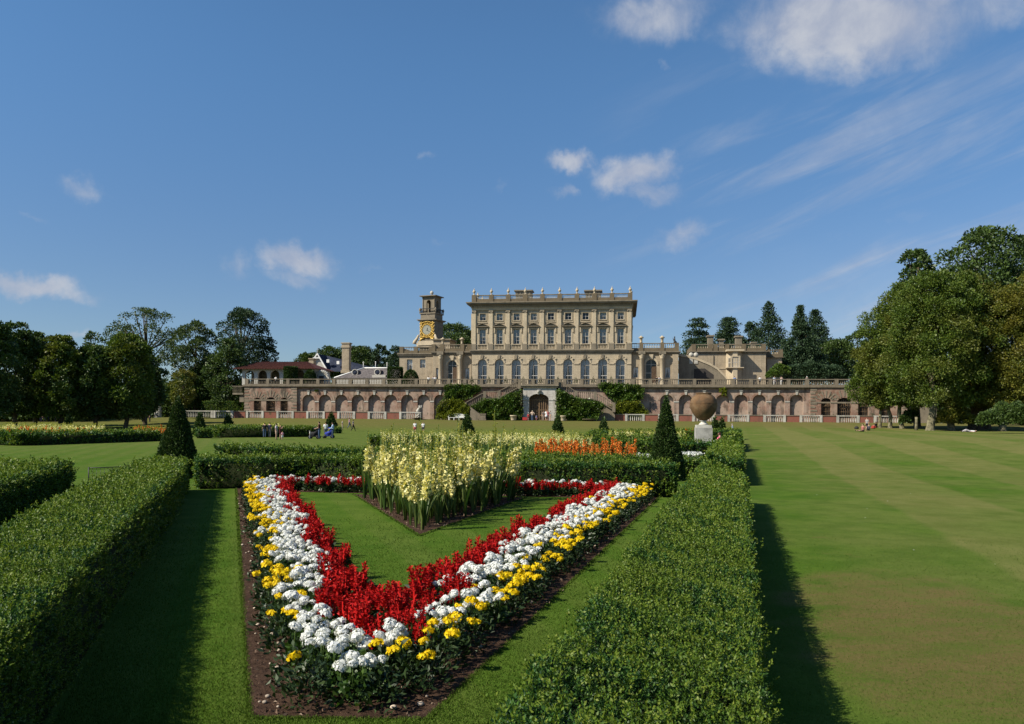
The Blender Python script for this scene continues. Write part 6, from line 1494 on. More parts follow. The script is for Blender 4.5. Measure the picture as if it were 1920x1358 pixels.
tree('tall dark oak rising behind the lime trees at the right', P(1850, 500, 112).x, 112, 436, 82, 600, 'round', 'oak', 13000, .42, 'oak_tree', None, .7, 60, .28, limbs=10)
tree('dark oak crown behind the limes at the right edge of the photo', P(1935, 500, 116).x, 116, 446, 70, 600, 'round', 'oak', 10000, .42, 'oak_tree', None, .7, 50, .28)
tree('small airy dark tree top above the left slope of the lime trees', P(1722, 500, 118).x, 118, 473, 38, 560, 'airy', 'oak', 3400, .40, 'oak_tree', None, .5, 26, .26)
# shrubs and undergrowth behind the right trunks
def at(px, py, Y): v = P(px, py, Y); return (v.x, v.y, v.z)
def lobes(spec): return [(*at(px, py, Y), rx * Y / FX, rx * Y / FX, rz * Y / FX) for px, py, Y, rx, rz in spec]
bush_mass('yellow_shrub', 'yellow green shrub behind the trunks near the lying sunbather', 'shrub', lobes([(1777, 786, 104, 16, 18), (1795, 782, 105, 18, 22), (1812, 790, 104, 14, 14)]), 'lime_gold', .24)
bush_mass('dark_shrub', 'dark green bushes under the trees at the right edge of the photo', 'shrub', lobes([(1858, 790, 84, 20, 18), (1885, 784, 86, 22, 24), (1915, 786, 84, 24, 26), (1950, 786, 84, 26, 28)]), 'oak', .24)
bush_mass('dark_shrub', 'dark bush between the slim trunks before the pale wall at the right', 'shrub', lobes([(1708, 785, 112, 12, 15), (1696, 790, 111, 9, 10)]), 'oak', .24)

gt = 'dark trees along the left side of the garden'
for (px, Y, top, rad, bot, n, lab) in (
    (-30, 108, 598, 62, 768, 12000, 'dark tree cut by the left edge of the photo'),
    (28, 116, 609, 48, 766, 11000, 'tallest dark round tree close to the left edge of the photo'),
    (66, 124, 627, 40, 768, 8000, 'dark tree half hidden right of the tallest left tree'),
    (112, 118, 634, 50, 768, 11000, 'broad dark tree with sunlit top behind the left flower bed'),
    (180, 120, 652, 46, 768, 10000, 'dark tree in the middle of the left row with a lower crown'),
    (236, 122, 630, 56, 770, 13000, 'broad dark green tree just left of the large yew cone, sunlit at its top'),
    (272, 132, 668, 36, 766, 8000, 'dark tree at the right end of the left row, above the carved pier')):
    tree(lab, (px - CX) / FX * Y, Y, top, rad, bot + 7, 'lime', 'lime' if px in (112, 236) else 'oak', int(n * 1.7), .36, 'broadleaf_tree', gt, .35, 90, .24, limbs=4, fill=.4)
tree('thin dark pointed tree top between the left trees', (172 - CX) / FX * 160, 160, 621, 20, 700, 'airy', 'oak', 1800, .4, 'broadleaf_tree', None, .3, 18, .4)
tree('tall airy pale tree with open branches behind the left row', (272 - CX) / FX * 175, 175, 581, 68, 690, 'airy', 'ash', 6800, .40, 'pale_tree', None, .55, 70, .17, limbs=34, fill=.1)
tree('rounded pale green tree with gaps behind the large yew cone', (366 - CX) / FX * 170, 170, 604, 48, 740, 'round', 'ash', 11000, .42, 'pale_tree', None, .5, 50, .24, limbs=16, fill=.12)
tree('tall dark spreading cedar left of the red roofed loggia', (455 - CX) / FX * 200, 200, 582, 50, 690, 'airy', 'pine', 9500, .46, 'cedar_tree', None, .6, 44, .24, limbs=20, fill=.15)
tree('lower spreading cedar boughs above the loggia roof', (497 - CX) / FX * 205, 205, 632, 38, 690, 'cedar', 'pine', 3200, .46, 'cedar_tree', None, .5, 30, .3)
tree('dark green tree behind the left end of the terrace', (425 - CX) / FX * 165, 165, 640, 42, 768, 'round', 'oak', 8000, .42, 'broadleaf_tree', None, .5, 46, .28)
tree('small yellow green tree above the large yew cone', (343 - CX) / FX * 150, 150, 694, 25, 762, 'round', 'lime_gold', 3200, .34, 'young_tree', None, .2, 26, .3)
bush_mass('shrubbery', 'mixed green shrubs beside the left end of the terrace', 'shrub', lobes([(392, 750, 172, 22, 16), (422, 740, 174, 24, 26), (446, 743, 174, 14, 28), (405, 760, 170, 30, 10)]), 'ivy', .36)
bush_mass('shrubbery', 'dark shrubs behind the small yellow green tree', 'shrub', lobes([(330, 748, 165, 34, 30), (365, 735, 168, 30, 38), (395, 715, 172, 26, 40)]), 'oak', .42)
a, b = P(378, 770, 164), P(456, 770, 162)
hedge('long clipped hedge behind the low balustrade at the terrace left end', seg(a[:2], b[:2], 2.0), 3.2, k=1.6)
# trees behind the house
for (px, Y, top, rad, bot, st, mat, n, nm, lab, cl, rc) in (
    (846, 235, 611, 44, 680, 'round', 'oak', 5200, 'broadleaf_tree', 'dark rounded tree between the clock tower and the mansion', 40, .28),
    (880, 240, 622, 30, 680, 'round', 'oak', 3200, 'broadleaf_tree', 'dark tree close to the left wall of the mansion', 30, .28),
    (714, 230, 646, 20, 712, 'airy', 'pine', 2600, 'pine_tree', 'pine between the tall chimney and the left wing', 26, .26),
    (742, 225, 650, 20, 715, 'cedar', 'pine', 2400, 'pine_tree', 'pine with flat boughs touching the left wing', 26, .32),
    (620, 240, 653, 30, 705, 'round', 'oak', 3800, 'broadleaf_tree', 'dark tree behind the gable of the slate roofed house', 34, .28),
    (672, 235, 652, 30, 708, 'round', 'oak', 3800, 'broadleaf_tree', 'dark tree behind the tall chimney', 34, .28),
    (575, 235, 664, 24, 705, 'round', 'oak', 2600, 'broadleaf_tree', 'dark tree behind the right end of the loggia roof', 26, .28),
    (683, 255, 650, 20, 680, 'cedar', 'pine', 1500, 'cedar_tree', 'flat cedar bough right of the tall chimney', 20, .4),
    (1308, 225, 597, 28, 700, 'cedar', 'pine', 5200, 'cedar_tree', 'cedar with flat boughs left of the square chimneys', 40, .34),
    (1366, 230, 596, 30, 690, 'cedar', 'pine', 5600, 'cedar_tree', 'cedar with flat boughs between the two square chimneys', 42, .34),
    (1440, 225, 569, 44, 720, 'cone', 'pine', 9000, 'conifer', 'broad pointed conifer behind the right wing, tallest of the group', 60, .28),
    (1405, 235, 606, 22, 700, 'round', 'pine', 2600, 'conifer', 'small conifer top left of the broad pointed one', 26, .3),
    (1499, 175, 574, 42, 714, 'spire', 'pine', 8500, 'spruce_tree', 'slender spruce with a thin spire at the terrace right end', 90, .20),
    (1527, 190, 583, 42, 714, 'cone', 'pine', 8500, 'conifer', 'dark conifer right of the slender spruce', 60, .26),
    (1566, 182, 640, 36, 714, 'round', 'oak', 6500, 'broadleaf_tree', 'dark rounded tree at the right end of the terrace', 44, .28),
    (1612, 240, 622, 30, 720, 'round', 'oak', 4200, 'broadleaf_tree', 'far blue green tree just left of the lime trees', 36, .28)):
    if st in ('cedar', 'cone', 'spire'): rad *= 1.6 if st == 'cedar' else 1.32; rc *= 1.15
    tree(lab, (px - CX) / FX * Y, Y, top, rad, bot, st, mat, int(n * 2.4), .46 if Y > 200 else .38, nm, None, .45, int(cl * 1.5), rc, fill=.45)
def wood(name, label, x0, x1, y0, y1, zt, n, mat, leaf, base=0.0):
    x = rt.uniform(x0, x1, n); y = rt.uniform(y0, y1, n); top = zt * (.72 + .16 * np.sin(x * .21) + .12 * np.sin(x * .53 + 2)); z = base + top * rt.random(n) ** .9
    d = rt.normal(0, .6, (n, 3)); d[:, 1] -= .6; d[:, 2] += .4
    V, F = leaves(np.column_stack([x, y, z]), d, leaf * rt.uniform(.6, 1.4, n), rt, .7, .5)
    tag(qmesh(name, V, F, M[mat]), label, 'woodland', kind='stuff')
wood('woodland', 'dark woodland undergrowth behind the left trees', -165, -74, 138, 160, 9, 80000, 'oak', .6, 1.2)
wood('woodland', 'dark woods behind the left end of the low balustrade', -104, -63, 180, 192, 10, 30000, 'oak', .6, 1.2)
wood('woodland', 'distant woods behind the terrace and the right trees', 74, 190, 140, 165, 13, 60000, 'oak', .6, 1)
wood('woodland', 'distant woods far behind the buildings', -70, 130, 262, 275, 19, 30000, 'oak', .8, 0)
# shrubs and clipped yews on the terrace
def yew_drum(px0, px1, top, ly, lab, dome):
    xa, xb = xL(px0, ly, 700), xL(px1, ly, 700); w = (xb - xa) / 2; c = (xa + xb) / 2; h = zL(top, ly, (px0 + px1) / 2) - ZT; s = .24; n = int(2.8 * (2 * math.pi * w * h + math.pi * w * w) / (.25 * s * s)); a = rt.uniform(0, 6.283, n); t = rt.random(n) * 1.25
    side = t < 1; zz = np.where(side, t * h, h); rr = np.where(side, w, w * np.sqrt(rt.random(n)))
    if dome: rr = w * np.sqrt(np.clip(1 - (zz / h) ** 3, .0, 1)) * np.where(side, 1, .6)
    p = np.column_stack([rr * np.cos(a), rr * np.sin(a), zz]) * rt.uniform(.93, 1.02, n)[:, None]; d = np.column_stack([np.cos(a), np.sin(a), np.where(side, .5, 1.5)])
    V, F = leaves(p, d, s * rt.uniform(.7, 1.3, n), rt, .45, .5); q = H2W(c, ly, ZT)
    tag(qmesh('clipped_yew', V, F, M['yew'], loc=q), lab, 'topiary', 'clipped yews on the terrace')
yew_drum(534, 556, 689, 1.6, 'square clipped yew in front of the loggia arches', False)
yew_drum(571, 592, 694, 2.0, 'dark clipped yew at the right end of the loggia', True)
yew_drum(728, 754, 690, 8, 'flat topped clipped yew left of the low stone wing', False)
yew_drum(757, 784, 694.5, 7, 'round topped clipped yew below the left wing windows', True)
def tbush(name, lab, spec, mat, leaf):
    pts = []
    for px, py, ly, rx, rz in spec: lx, z = L(px, py, ly); w = H2W(lx, ly, z); pts.append((w.x, w.y, w.z, rx * .11, rx * .11, rz * .11))
    o = bush_mass(name, lab, 'shrub', pts, mat, leaf); return o
tbush('light_shrub', 'light green shrub on the terrace before the small lodge', [(1462, 697, 14, 15, 12), (1450, 704, 13, 10, 8)], 'ivy', .3)
tbush('dark_shrub', 'dark shrubs filling the foot of the spruce at the terrace right end', [(1490, 700, 16, 20, 14), (1522, 698, 15, 24, 16), (1558, 702, 14, 22, 14)], 'pine', .34)
tbush('wall_plant', 'yellow green plant hanging from the cornice above the right wall arches', [(1356, 733, -.3, 5, 5), (1358, 740, -.3, 3, 6)], 'ivy_yellow', .22)
tbush('wall_plant', 'small dark plant rooted in the left brick wall', [(594, 734, -.1, 2.6, 2)], 'ivy', .2)

# ------------------------------------------------------------------ climbers on the stair walls
def ivy(name, lab, poly, ly, mat, leaf=.27, bulge=.5, dens=3.4, flow=0):
    q = [L(a, b, ly) for a, b in poly]; tri = tessellate_polygon([[Vector((x, z, 0)) for x, z in q]])
    ar = np.array([abs((q[b][0] - q[a][0]) * (q[c][1] - q[a][1]) - (q[c][0] - q[a][0]) * (q[b][1] - q[a][1])) / 2 for a, b, c in tri])
    n = int(dens * ar.sum() / (.28 * leaf * leaf)); k = rt.choice(len(tri), n, p=ar / ar.sum()); u = np.sqrt(rt.random(n)); v = rt.random(n)
    T = np.array([[q[a], q[b], q[c]] for a, b, c in tri])[k]; p2 = T[:, 0] * (1 - u)[:, None] + T[:, 1] * (u * (1 - v))[:, None] + T[:, 2] * (u * v)[:, None]
    x, z = p2[:, 0], p2[:, 1]
    bl = bulge * (.5 + .5 * np.sin(x * 1.5 + np.sin(z * 1.3) * 1.3) * np.sin(z * 1.7 + x * .6)) + bulge * .35 * np.sin(x * 4.1) * np.sin(z * 3.7)
    y = ly - bl - rt.uniform(-.15, .22, n); x = x + rt.normal(0, .13, n); z = z + rt.normal(0, .12, n)
    cx, cz = np.mean([a for a, _ in q]), 1.6
    p = np.column_stack([x - cx, y - ly, z - cz]); d = np.column_stack([rt.normal(0, .5, n), np.full(n, -.8), np.full(n, .25)])
    V, F = leaves(p, d, leaf * rt.uniform(.6, 1.4, n), rt, .75, .6)
    # a thin bed of stems behind the leaves
    m = len(q); cV = np.array([(a - cx, .02, b - cz) for a, b in q]); 
    o = qmesh(name, V, F, M[mat]); o.location = H2W(cx, ly, cz); o.rotation_euler = (0, 0, -TH)
    b = MB(); ctr = (np.mean([a for a, _ in q]), np.mean([b_ for _, b_ in q])); sh = [(ctr[0] + (a - ctr[0]) * .93 - cx, ctr[1] + (b_ - ctr[1]) * .93 - cz) for a, b_ in q]
    for t in tri: b.add([(sh[i][0], .05, sh[i][1]) for i in t], [(0, 1, 2)])
    b.build('stems', M['core'], o)
    return tag(o, lab, 'climber' if name == 'ivy' else 'shrub')
ivy('ivy', 'large mass of glossy ivy left of the arched doorway', [(883, 772), (886, 762), (907, 748), (931, 749), (956, 740), (979, 731), (980, 787), (905, 787), (903, 776)], -5.4, 'ivy', bulge=.9)
ivy('ivy', 'large mass of glossy ivy right of the arched doorway', [(1043, 731), (1059, 735), (1076, 745), (1098, 750), (1124, 754), (1136, 764), (1126, 775), (1120, 788), (1043, 788)], -5.4, 'ivy', bulge=.9)
ivy('ivy', 'upper ivy on the terrace wall left of the stairs', [(835, 722.5), (870, 721), (901, 723.5), (903, 732), (885, 744), (869, 752), (832, 753)], -.7, 'ivy', bulge=.7)
ivy('ivy', 'upper ivy on the terrace wall right of the stairs', [(1120, 724), (1128, 718), (1165, 720), (1200, 722), (1208, 733), (1203, 752), (1153, 753), (1136, 740)], -.7, 'ivy', bulge=.7)
ivy('clipped_bush', 'yellow green clipped bush behind the white bench', [(820, 787), (821, 762), (833, 751), (850, 748.5), (864, 750), (880, 762), (900, 787)], -5.6, 'ivy_yellow', .24, 1.0)
ivy('clipped_bush', 'low yellow green clipped bush above the balustrade right of the stairs', [(1121, 776), (1136, 766), (1160, 753.5), (1196, 753.5), (1207, 763), (1217, 776), (1210, 789), (1125, 789)], -2.2, 'ivy_yellow', .24, .8)

# ------------------------------------------------------------------ people
cloth_cache = {}
def cloth(c, tag_='cloth'):
    k = tuple(c)
    if k not in cloth_cache: cloth_cache[k] = plain('%s_%d' % (tag_, len(cloth_cache)), c, .85, .15, var=.12, scale=14)
    return cloth_cache[k]
SKIN = plain('skin', (.48, .29, .20), .6, .3, var=.06); SHOE = plain('shoe_leather', (.03, .025, .02), .6, .3)
def skeleton(pose, ph):
    J = {'pel': (0, 0, .96), 'spi': (0, .0, 1.14), 'che': (0, 0, 1.34), 'nec': (0, .0, 1.49), 'jaw': (0, .025, 1.57), 'hea': (0, .02, 1.65), 'top': (0, .01, 1.735), 'nos': (0, .125, 1.625)}
    for s, n in ((-1, 'l'), (1, 'r')):
        J['sh' + n] = (s * .175, 0, 1.41); J['el' + n] = (s * .235, -.03, 1.13); J['wr' + n] = (s * .235, .05, .90)
        J['hi' + n] = (s * .095, 0, .91); J['kn' + n] = (s * .10, .02, .50); J['an' + n] = (s * .10, -.02, .085); J['to' + n] = (s * .115, .14, .035)
    if pose == 'walk':
        J['knl'] = (-.09, .22, .53); J['anl'] = (-.09, .30, .10); J['tol'] = (-.10, .46, .07); J['knr'] = (.09, -.02, .50); J['anr'] = (.09, -.34, .13); J['tor'] = (.10, -.22, .035)
        J['ell'] = (-.24, -.15, 1.16); J['wrl'] = (-.22, -.16, .93); J['elr'] = (.24, .1, 1.15); J['wrr'] = (.22, .26, .98)
    if pose == 'camera':
        J['ell'] = (-.26, .16, 1.27); J['wrl'] = (-.10, .30, 1.50); J['elr'] = (.26, .16, 1.27); J['wrr'] = (.10, .30, 1.50)
    if pose == 'hold':
        J['ell'] = (-.26, .06, 1.14); J['wrl'] = (-.16, .32, 1.05); J['elr'] = (.26, .06, 1.14); J['wrr'] = (.16, .32, 1.05)
    if pose == 'hips':
        J['ell'] = (-.40, -.08, 1.17); J['wrl'] = (-.20, .04, 1.03); J['elr'] = (.40, -.08, 1.17); J['wrr'] = (.20, .04, 1.03)
    if pose == 'sit':
        for k in list(J): J[k] = (J[k][0], J[k][1], J[k][2] - .84)
        for s, n in ((-1, 'l'), (1, 'r')):
            J['kn' + n] = (s * .13, .42, .36); J['an' + n] = (s * .12, .62, .07); J['to' + n] = (s * .13, .78, .05); J['el' + n] = (s * .27, .10, .32); J['wr' + n] = (s * .15, .36, .34)
    if pose == 'sitflat':
        for k in list(J): J[k] = (J[k][0], J[k][1] - .05, J[k][2] - .84)
        for s, n in ((-1, 'l'), (1, 'r')):
            J['kn' + n] = (s * .14, .44, .13); J['an' + n] = (s * .16, .86, .08); J['to' + n] = (s * .17, .92, .2); J['el' + n] = (s * .28, -.16, .3); J['wr' + n] = (s * .27, -.26, .07)
    if pose == 'lie':
        J = {k: (x, z - .95, .13 - y * .6 if k != 'nos' else .25) for k, (x, y, z) in J.items()}
        for s, n in ((-1, 'l'), (1, 'r')): J['kn' + n] = (s * .11, -.45, .16 if s < 0 else .34); J['an' + n] = (s * .11, -.86, .09); J['to' + n] = (s * .13, -.92, .2); J['el' + n] = (s * .36, .34, .07); J['wr' + n] = (s * .30, .10, .08); J['sh' + n] = (s * .175, .46, .14)
    return J
def hand(V, E, RAD, iw, J, n, s):
    """palm, four fingers of unequal length and a thumb leaving the side"""
    w = Vector(J['wr' + n]); d = (w - Vector(J['el' + n])).normalized(); side = d.cross(Vector((0, 1, 0.2))); side = side.normalized() if side.length > .1 else Vector((1, 0, 0)); cv = side.cross(d)
    def ad(p, r, par): V.append(tuple(p)); RAD.append(r); E.append((par, len(V) - 1)); return len(V) - 1
    pm = ad(w + d * .075, .030, iw)
    for k, (o, ln) in enumerate(((-.030, .062), (-.010, .075), (.010, .070), (.029, .052))):
        b = ad(w + d * .095 + side * o, .0095, pm); c = ad(w + d * (.095 + ln * .55) + side * o * 1.1 + cv * .012, .0088, b); ad(w + d * (.095 + ln) + side * o * 1.1 + cv * .038, .0075, c)
    t = ad(w + d * .04 - side * .042, .011, iw); ad(w + d * .075 - side * .062 + cv * .02, .009, t)
def person(label, loc, face, scale, pose, shirt, legs, hair, shorts=False, sleeves=True, skirt=False, arms_bare=True, hat=None, group=None):
    J = skeleton(pose, 0); names = list(J); idx = {k: i for i, k in enumerate(names)}
    V = [J[k] for k in names]
    rad = {'pel': .135, 'spi': .125, 'che': .150, 'nec': .058, 'jaw': .075, 'hea': .098, 'top': .06, 'nos': .018}
    RAD = []
    for k in names: RAD.append(rad.get(k) or {'sh': .068, 'el': .043, 'wr': .029, 'hi': .098, 'kn': .062, 'an': .042, 'to': .036}[k[:2]])
    E = [('pel', 'spi'), ('spi', 'che'), ('che', 'nec'), ('nec', 'jaw'), ('jaw', 'hea'), ('hea', 'top'), ('hea', 'nos')]
    for n in 'lr': E += [('che', 'sh' + n), ('sh' + n, 'el' + n), ('el' + n, 'wr' + n), ('pel', 'hi' + n), ('hi' + n, 'kn' + n), ('kn' + n, 'an' + n), ('an' + n, 'to' + n)]
    bones = [(a, b) for a, b in E]; E = [(idx[a], idx[b]) for a, b in E]
    for n, s in (('l', -1), ('r', 1)): hand(V, E, RAD, idx['wr' + n], J, n, s)
    me = bpy.data.meshes.new('body'); me.from_pydata(V, E, []); o = bpy.data.objects.new('body', me); C.objects.link(o)
    md = o.modifiers.new('skin', 'SKIN'); md.use_smooth_shade = True
    for i, sv in enumerate(me.skin_vertices[0].data): sv.radius = (RAD[i], RAD[i]); sv.use_root = (i == 0)
    for k in ('pel', 'spi', 'che'): me.skin_vertices[0].data[idx[k]].radius = (rad[k] * 1.12, rad[k] * .78)
    o.modifiers.new('sub', 'SUBSURF').levels = 1
    bpy.context.view_layer.update(); dg = bpy.context.evaluated_depsgraph_get(); ev = bpy.data.meshes.new_from_object(o.evaluated_get(dg)); bpy.data.objects.remove(o)
    ev.materials.clear(); ev.materials.append(SKIN); ev.materials.append(SHOE)
    co = np.empty(len(ev.vertices) * 3, np.float32); ev.vertices.foreach_get('co', co); co = co.reshape(-1, 3); no = np.empty_like(co).ravel(); ev.vertices.foreach_get('normal', no); no = no.reshape(-1, 3)
    fc = [list(p.vertices) for p in ev.polygons]; cen = np.array([co[f].mean(0) for f in fc])
    A = np.array([J[a] for a, b in bones]); B = np.array([J[b] for a, b in bones]); AB = B - A
    t = np.clip(((cen[:, None] - A) * AB).sum(2) / (AB ** 2).sum(1), 0, 1); dist = np.linalg.norm(cen[:, None] - (A + t[..., None] * AB), axis=2); bi = dist.argmin(1); tt = t[np.arange(len(cen)), bi]
    bn_ = [bones[i][0][:2] + '>' + bones[i][1][:2] for i in bi]
    sh_f = [i for i, b in enumerate(bn_) if b in ('pe>sp', 'sp>ch', 'ch>sh') or (b == 'ch>ne' and tt[i] < .62) or (b == 'sh>el' and sleeves and tt[i] < (.75 if arms_bare else 2)) or (not arms_bare and b == 'el>wr' and tt[i] < .93)]
    lg_f = [i for i, b in enumerate(bn_) if b == 'pe>hi' or (b == 'hi>kn' and (not shorts or tt[i] < .72)) or (b == 'kn>an' and not shorts and tt[i] < .93)]
    mi = [1 if b == 'an>to' else 0 for b in bn_]; ev.polygons.foreach_set('material_index', mi)
    root = thing('person', label, 'person', loc, face, group); root.scale = (scale,) * 3
    body = link_mesh('body', ev, root)
    def garment(nm, faces, off, m, flare=None):
        used = sorted({v for i in faces for v in fc[i]}); mp = {v: k for k, v in enumerate(used)}; vs = co[used] + no[used] * off
        if flare is not None: vs[:, :2] *= flare(vs)[:, None]
        g = bpy.data.meshes.new(nm); g.from_pydata(vs.tolist(), [], [[mp[v] for v in fc[i]] for i in faces]); g.materials.append(m); g.polygons.foreach_set('use_smooth', [True] * len(g.polygons)); link_mesh(nm, g, root)
    garment('shirt', sh_f, .016, cloth(shirt))
    garment('skirt' if skirt else 'trousers', lg_f, .012, cloth(legs))
    if skirt:
        m = MB(); m.lathe(0, 0, [(.15, 1.0), (.19, .9), (.24, .62), (.23, .62)], 14); m.build('skirt_hem', cloth(legs), root)
    hd = [i for i, b in enumerate(bn_) if b in ('je>he', 'ja>he', 'he>to', 'he>no') and (cen[i] - np.array(J['hea'])) @ np.array((np.array(J['nos']) - np.array(J['hea'])) / .12) < .045]
    hd = [i for i in hd if np.linalg.norm(cen[i] - np.array(J['nos'])) > .075]
    if hd: garment('hair', hd, .014, cloth(hat or hair))
    return root
W_, BLK, NAVY, JEAN, PINK, RED, GREY, KHA, LB = (.72, .72, .70), (.02, .018, .02), (.022, .025, .05), (.065, .10, .17), (.62, .30, .36), (.40, .04, .05), (.20, .21, .22), (.36, .29, .2), (.38, .50, .68)
BR, FAIR, DK, GRH = (.05, .03, .015), (.28, .18, .08), (.012, .01, .009), (.35, .33, .31)
away, toward, lt, rg = 0.0, math.pi, math.pi / 2, -math.pi / 2
def gp(px, py):
    g = np.array(H2W(xL(px, -7.6, 780), -7.6)[:2]) if 970 < px < 1045 and py < 790 else G(px, py); return (g[0], g[1], float(terr(*g)))
def hsc(px, feet, head):                                            # body scale from feet and head seen in the photo
    g = gp(px, feet); return (feet - head) * g[1] / FX / 1.74
def stand(label, px, feet, head, face, pose, *a, **k):
    return person(label, gp(px, feet), face, hsc(px, feet, head), pose, *a, **k)
stand('person in a dark top and blue jeans seen from behind by the dark hedge', 496, 820.6, 792.5, .2, 'stand', BLK, JEAN, DK)
stand('person in a navy top and grey jeans second from left by the dark hedge', 505.4, 820.6, 792, -.2, 'stand', NAVY, (.1, .1, .11), DK)
stand('person in a pale pink top with bare legs standing sideways by the dark hedge', 518, 824.5, 794, rg, 'stand', (.55, .45, .52), (.45, .32, .25), DK, shorts=True)
stand('person in a dark red dress raising a camera by the dark hedge', 525.5, 824, 797, rg, 'camera', (.07, .015, .02), (.07, .015, .02), FAIR, shorts=True)
stand('small child in a pink top beside the person with the camera', 529.5, 826, 809, .4, 'stand', PINK, W_, FAIR, shorts=True)
stand('small child in white with a pale hat standing left of the black pram', 581, 823.5, 808, lt, 'stand', W_, (.25, .27, .32), FAIR, hat=W_)
stand('man in a dark top and jeans holding the black pram', 598.7, 823.7, 790.5, lt, 'hold', (.06, .02, .02), JEAN, DK)
stand('person in a white top behind the two pushchairs', 610.5, 820, 791.5, .3, 'stand', W_, (.09, .10, .13), BR)
stand('man in a light blue shirt and jeans leaning over a blue pushchair', 624, 822.5, 792, lt, 'hold', LB, (.06, .085, .14), BR, arms_bare=False)
stand('person in beige walking on the lawn right of the yew cone', 642, 806.5, 788, rg, 'stand', (.5, .45, .38), (.42, .36, .28), FAIR)
stand('person in a pink top walking beside the man in black', 655, 804, 784, rg, 'walk', (.42, .24, .3), (.09, .11, .17), BR)
stand('striding man in dark clothes with a pale shirt on the lawn', 662, 809, 787.5, rg, 'walk', (.13, .13, .14), BLK, DK)
stand('woman in a white top and red skirt walking on the lawn', 778, 813.5, 791, toward, 'walk', W_, (.38, .10, .09), BR, skirt=True, shorts=True)
stand('man in a white shirt and dark shorts walking on the lawn', 793.5, 813, 791.5, toward, 'walk', W_, (.05, .05, .055), BR, shorts=True)
D = dict(group=None)
stand('person in a red top left of the doorway group', 990.5, 787.5, 773, away, 'stand', RED, (.2, .05, .05), BR)
stand('person in a sun hat and beige top with hands on hips at the doorway', 998, 787.6, 768, away, 'hips', (.55, .42, .33), JEAN, BR, hat=(.6, .5, .35))
stand('small child in a blue top at the arched doorway', 1005.8, 787.6, 776.5, toward, 'stand', (.12, .13, .3), (.3, .12, .12), BR)
stand('person in black and white left of the right doorway group', 1018.5, 787.8, 768.5, toward, 'stand', (.16, .13, .12), (.32, .25, .2), DK)
stand('person in a white dress in the middle of the right doorway group', 1024.5, 788.2, 767.5, away, 'stand', W_, (.6, .6, .66), (.3, .09, .06), shorts=True, skirt=True)
stand('person in a grey top with a dark bag right of the doorway group', 1032.5, 788.4, 769, lt, 'stand', GREY, (.45, .33, .26), DK, shorts=True)
stand('person in a red top behind the white dress at the doorway', 1027.5, 787, 766.5, toward, 'stand', (.36, .10, .10), (.2, .1, .1), BR)
stand('man in a blue grey jacket standing beyond the far right hedge', 1373, 818.5, 794.5, lt, 'stand', (.16, .20, .26), (.05, .055, .07), GRH, arms_bare=False)
tp = lambda px, ly=1.3: tuple(H2W(xL(px, ly, 712), ly, ZT))
for px, lab, shirt, legs in ((517, 'person in a white shirt on the terrace before the loggia arches', W_, BLK), (584.5, 'person in grey leaning on the terrace balustrade by the carved shrine', (.22, .24, .26), GREY), (803.5, 'person in white and black left of the pair on the terrace', W_, BLK),
                             (812.5, 'person in dark clothes between the white shirts on the terrace', (.25, .25, .3), NAVY), (815.8, 'person in a bright white shirt on the terrace before the column', W_, (.3, .3, .32)), (1231, 'person in black on the terrace before the right open door', BLK, BLK),
                             (1236.5, 'person in grey beside the right open door on the terrace', (.35, .33, .33), GREY), (1377.5, 'person in a blue shirt on the terrace before the bay window', (.14, .24, .46), NAVY), (1425, 'person in a white shirt on the terrace right of the bay window', W_, BLK),
                             (1452, 'person in pale blue on the terrace before the lodge', (.4, .45, .52), W_), (1465.5, 'person in white by the light green shrub on the terrace', (.5, .36, .3), W_), (1513, 'person with a white hat on the terrace before the spruce', (.2, .17, .15), BLK)):
    person(lab, tp(px), away if px % 2 else toward, .98, 'stand', shirt, legs, BR, hat=W_ if px == 1513 else None, group=None)
def seated(label, px, py, face, pose, *a, **k): return person(label, gp(px, py), face, 1.0, pose, *a, **k)
seated('person sitting on the lawn with bare legs stretched out, near the left lime tree', 1617, 809.5, 2.0, 'sitflat', (.30, .12, .1), (.03, .03, .03), BR, shorts=True)
seated('person in dark clothes sitting upright behind the one with bare legs', 1629, 807.5, 2.6, 'sit', (.06, .06, .07), (.03, .03, .035), DK)
stand('person in black and white standing by the sitting pair on the right lawn', 1625.5, 807, 783.5, 2.4, 'stand', (.28, .26, .25), BLK, DK, shorts=True)
seated('person in black and red sitting further back under the limes', 1642.5, 802.5, .6, 'sit', BLK, (.2, .03, .03), DK)
g = G(1818, 811); person('person in white lying on the lawn under the thick trunk', (g[0], g[1], float(terr(*g))), -math.pi / 2 - .15, 1.0, 'lie', W_, (.45, .42, .44), BR)
q = P(1350, 835, 44.5); person('woman in a pink top seated behind the hedge near the urn plinth', (q.x, q.y, float(terr(q.x, q.y)) + .32), .9, 1.0, 'sit', (.72, .14, .24), W_, (.05, .02, .015))
seat_z = .32
def garden_seat():
    o = thing('garden_stool', 'low wooden stool under the woman in pink behind the hedge', 'stool', (q.x, q.y, float(terr(q.x, q.y)))); m = MB(); m.box(-.25, .25, -.2, .2, .28, .33); m.build('seat', M['wood_door'], o)
    for a in (-1, 1):
        for b in (-1, 1): m = MB(); m.box(a * .2 - .02, a * .2 + .02, b * .15 - .02, b * .15 + .02, 0, .28); m.build('leg', M['wood_door'], o)
garden_seat()
gq = 'people in the shade under the left trees'
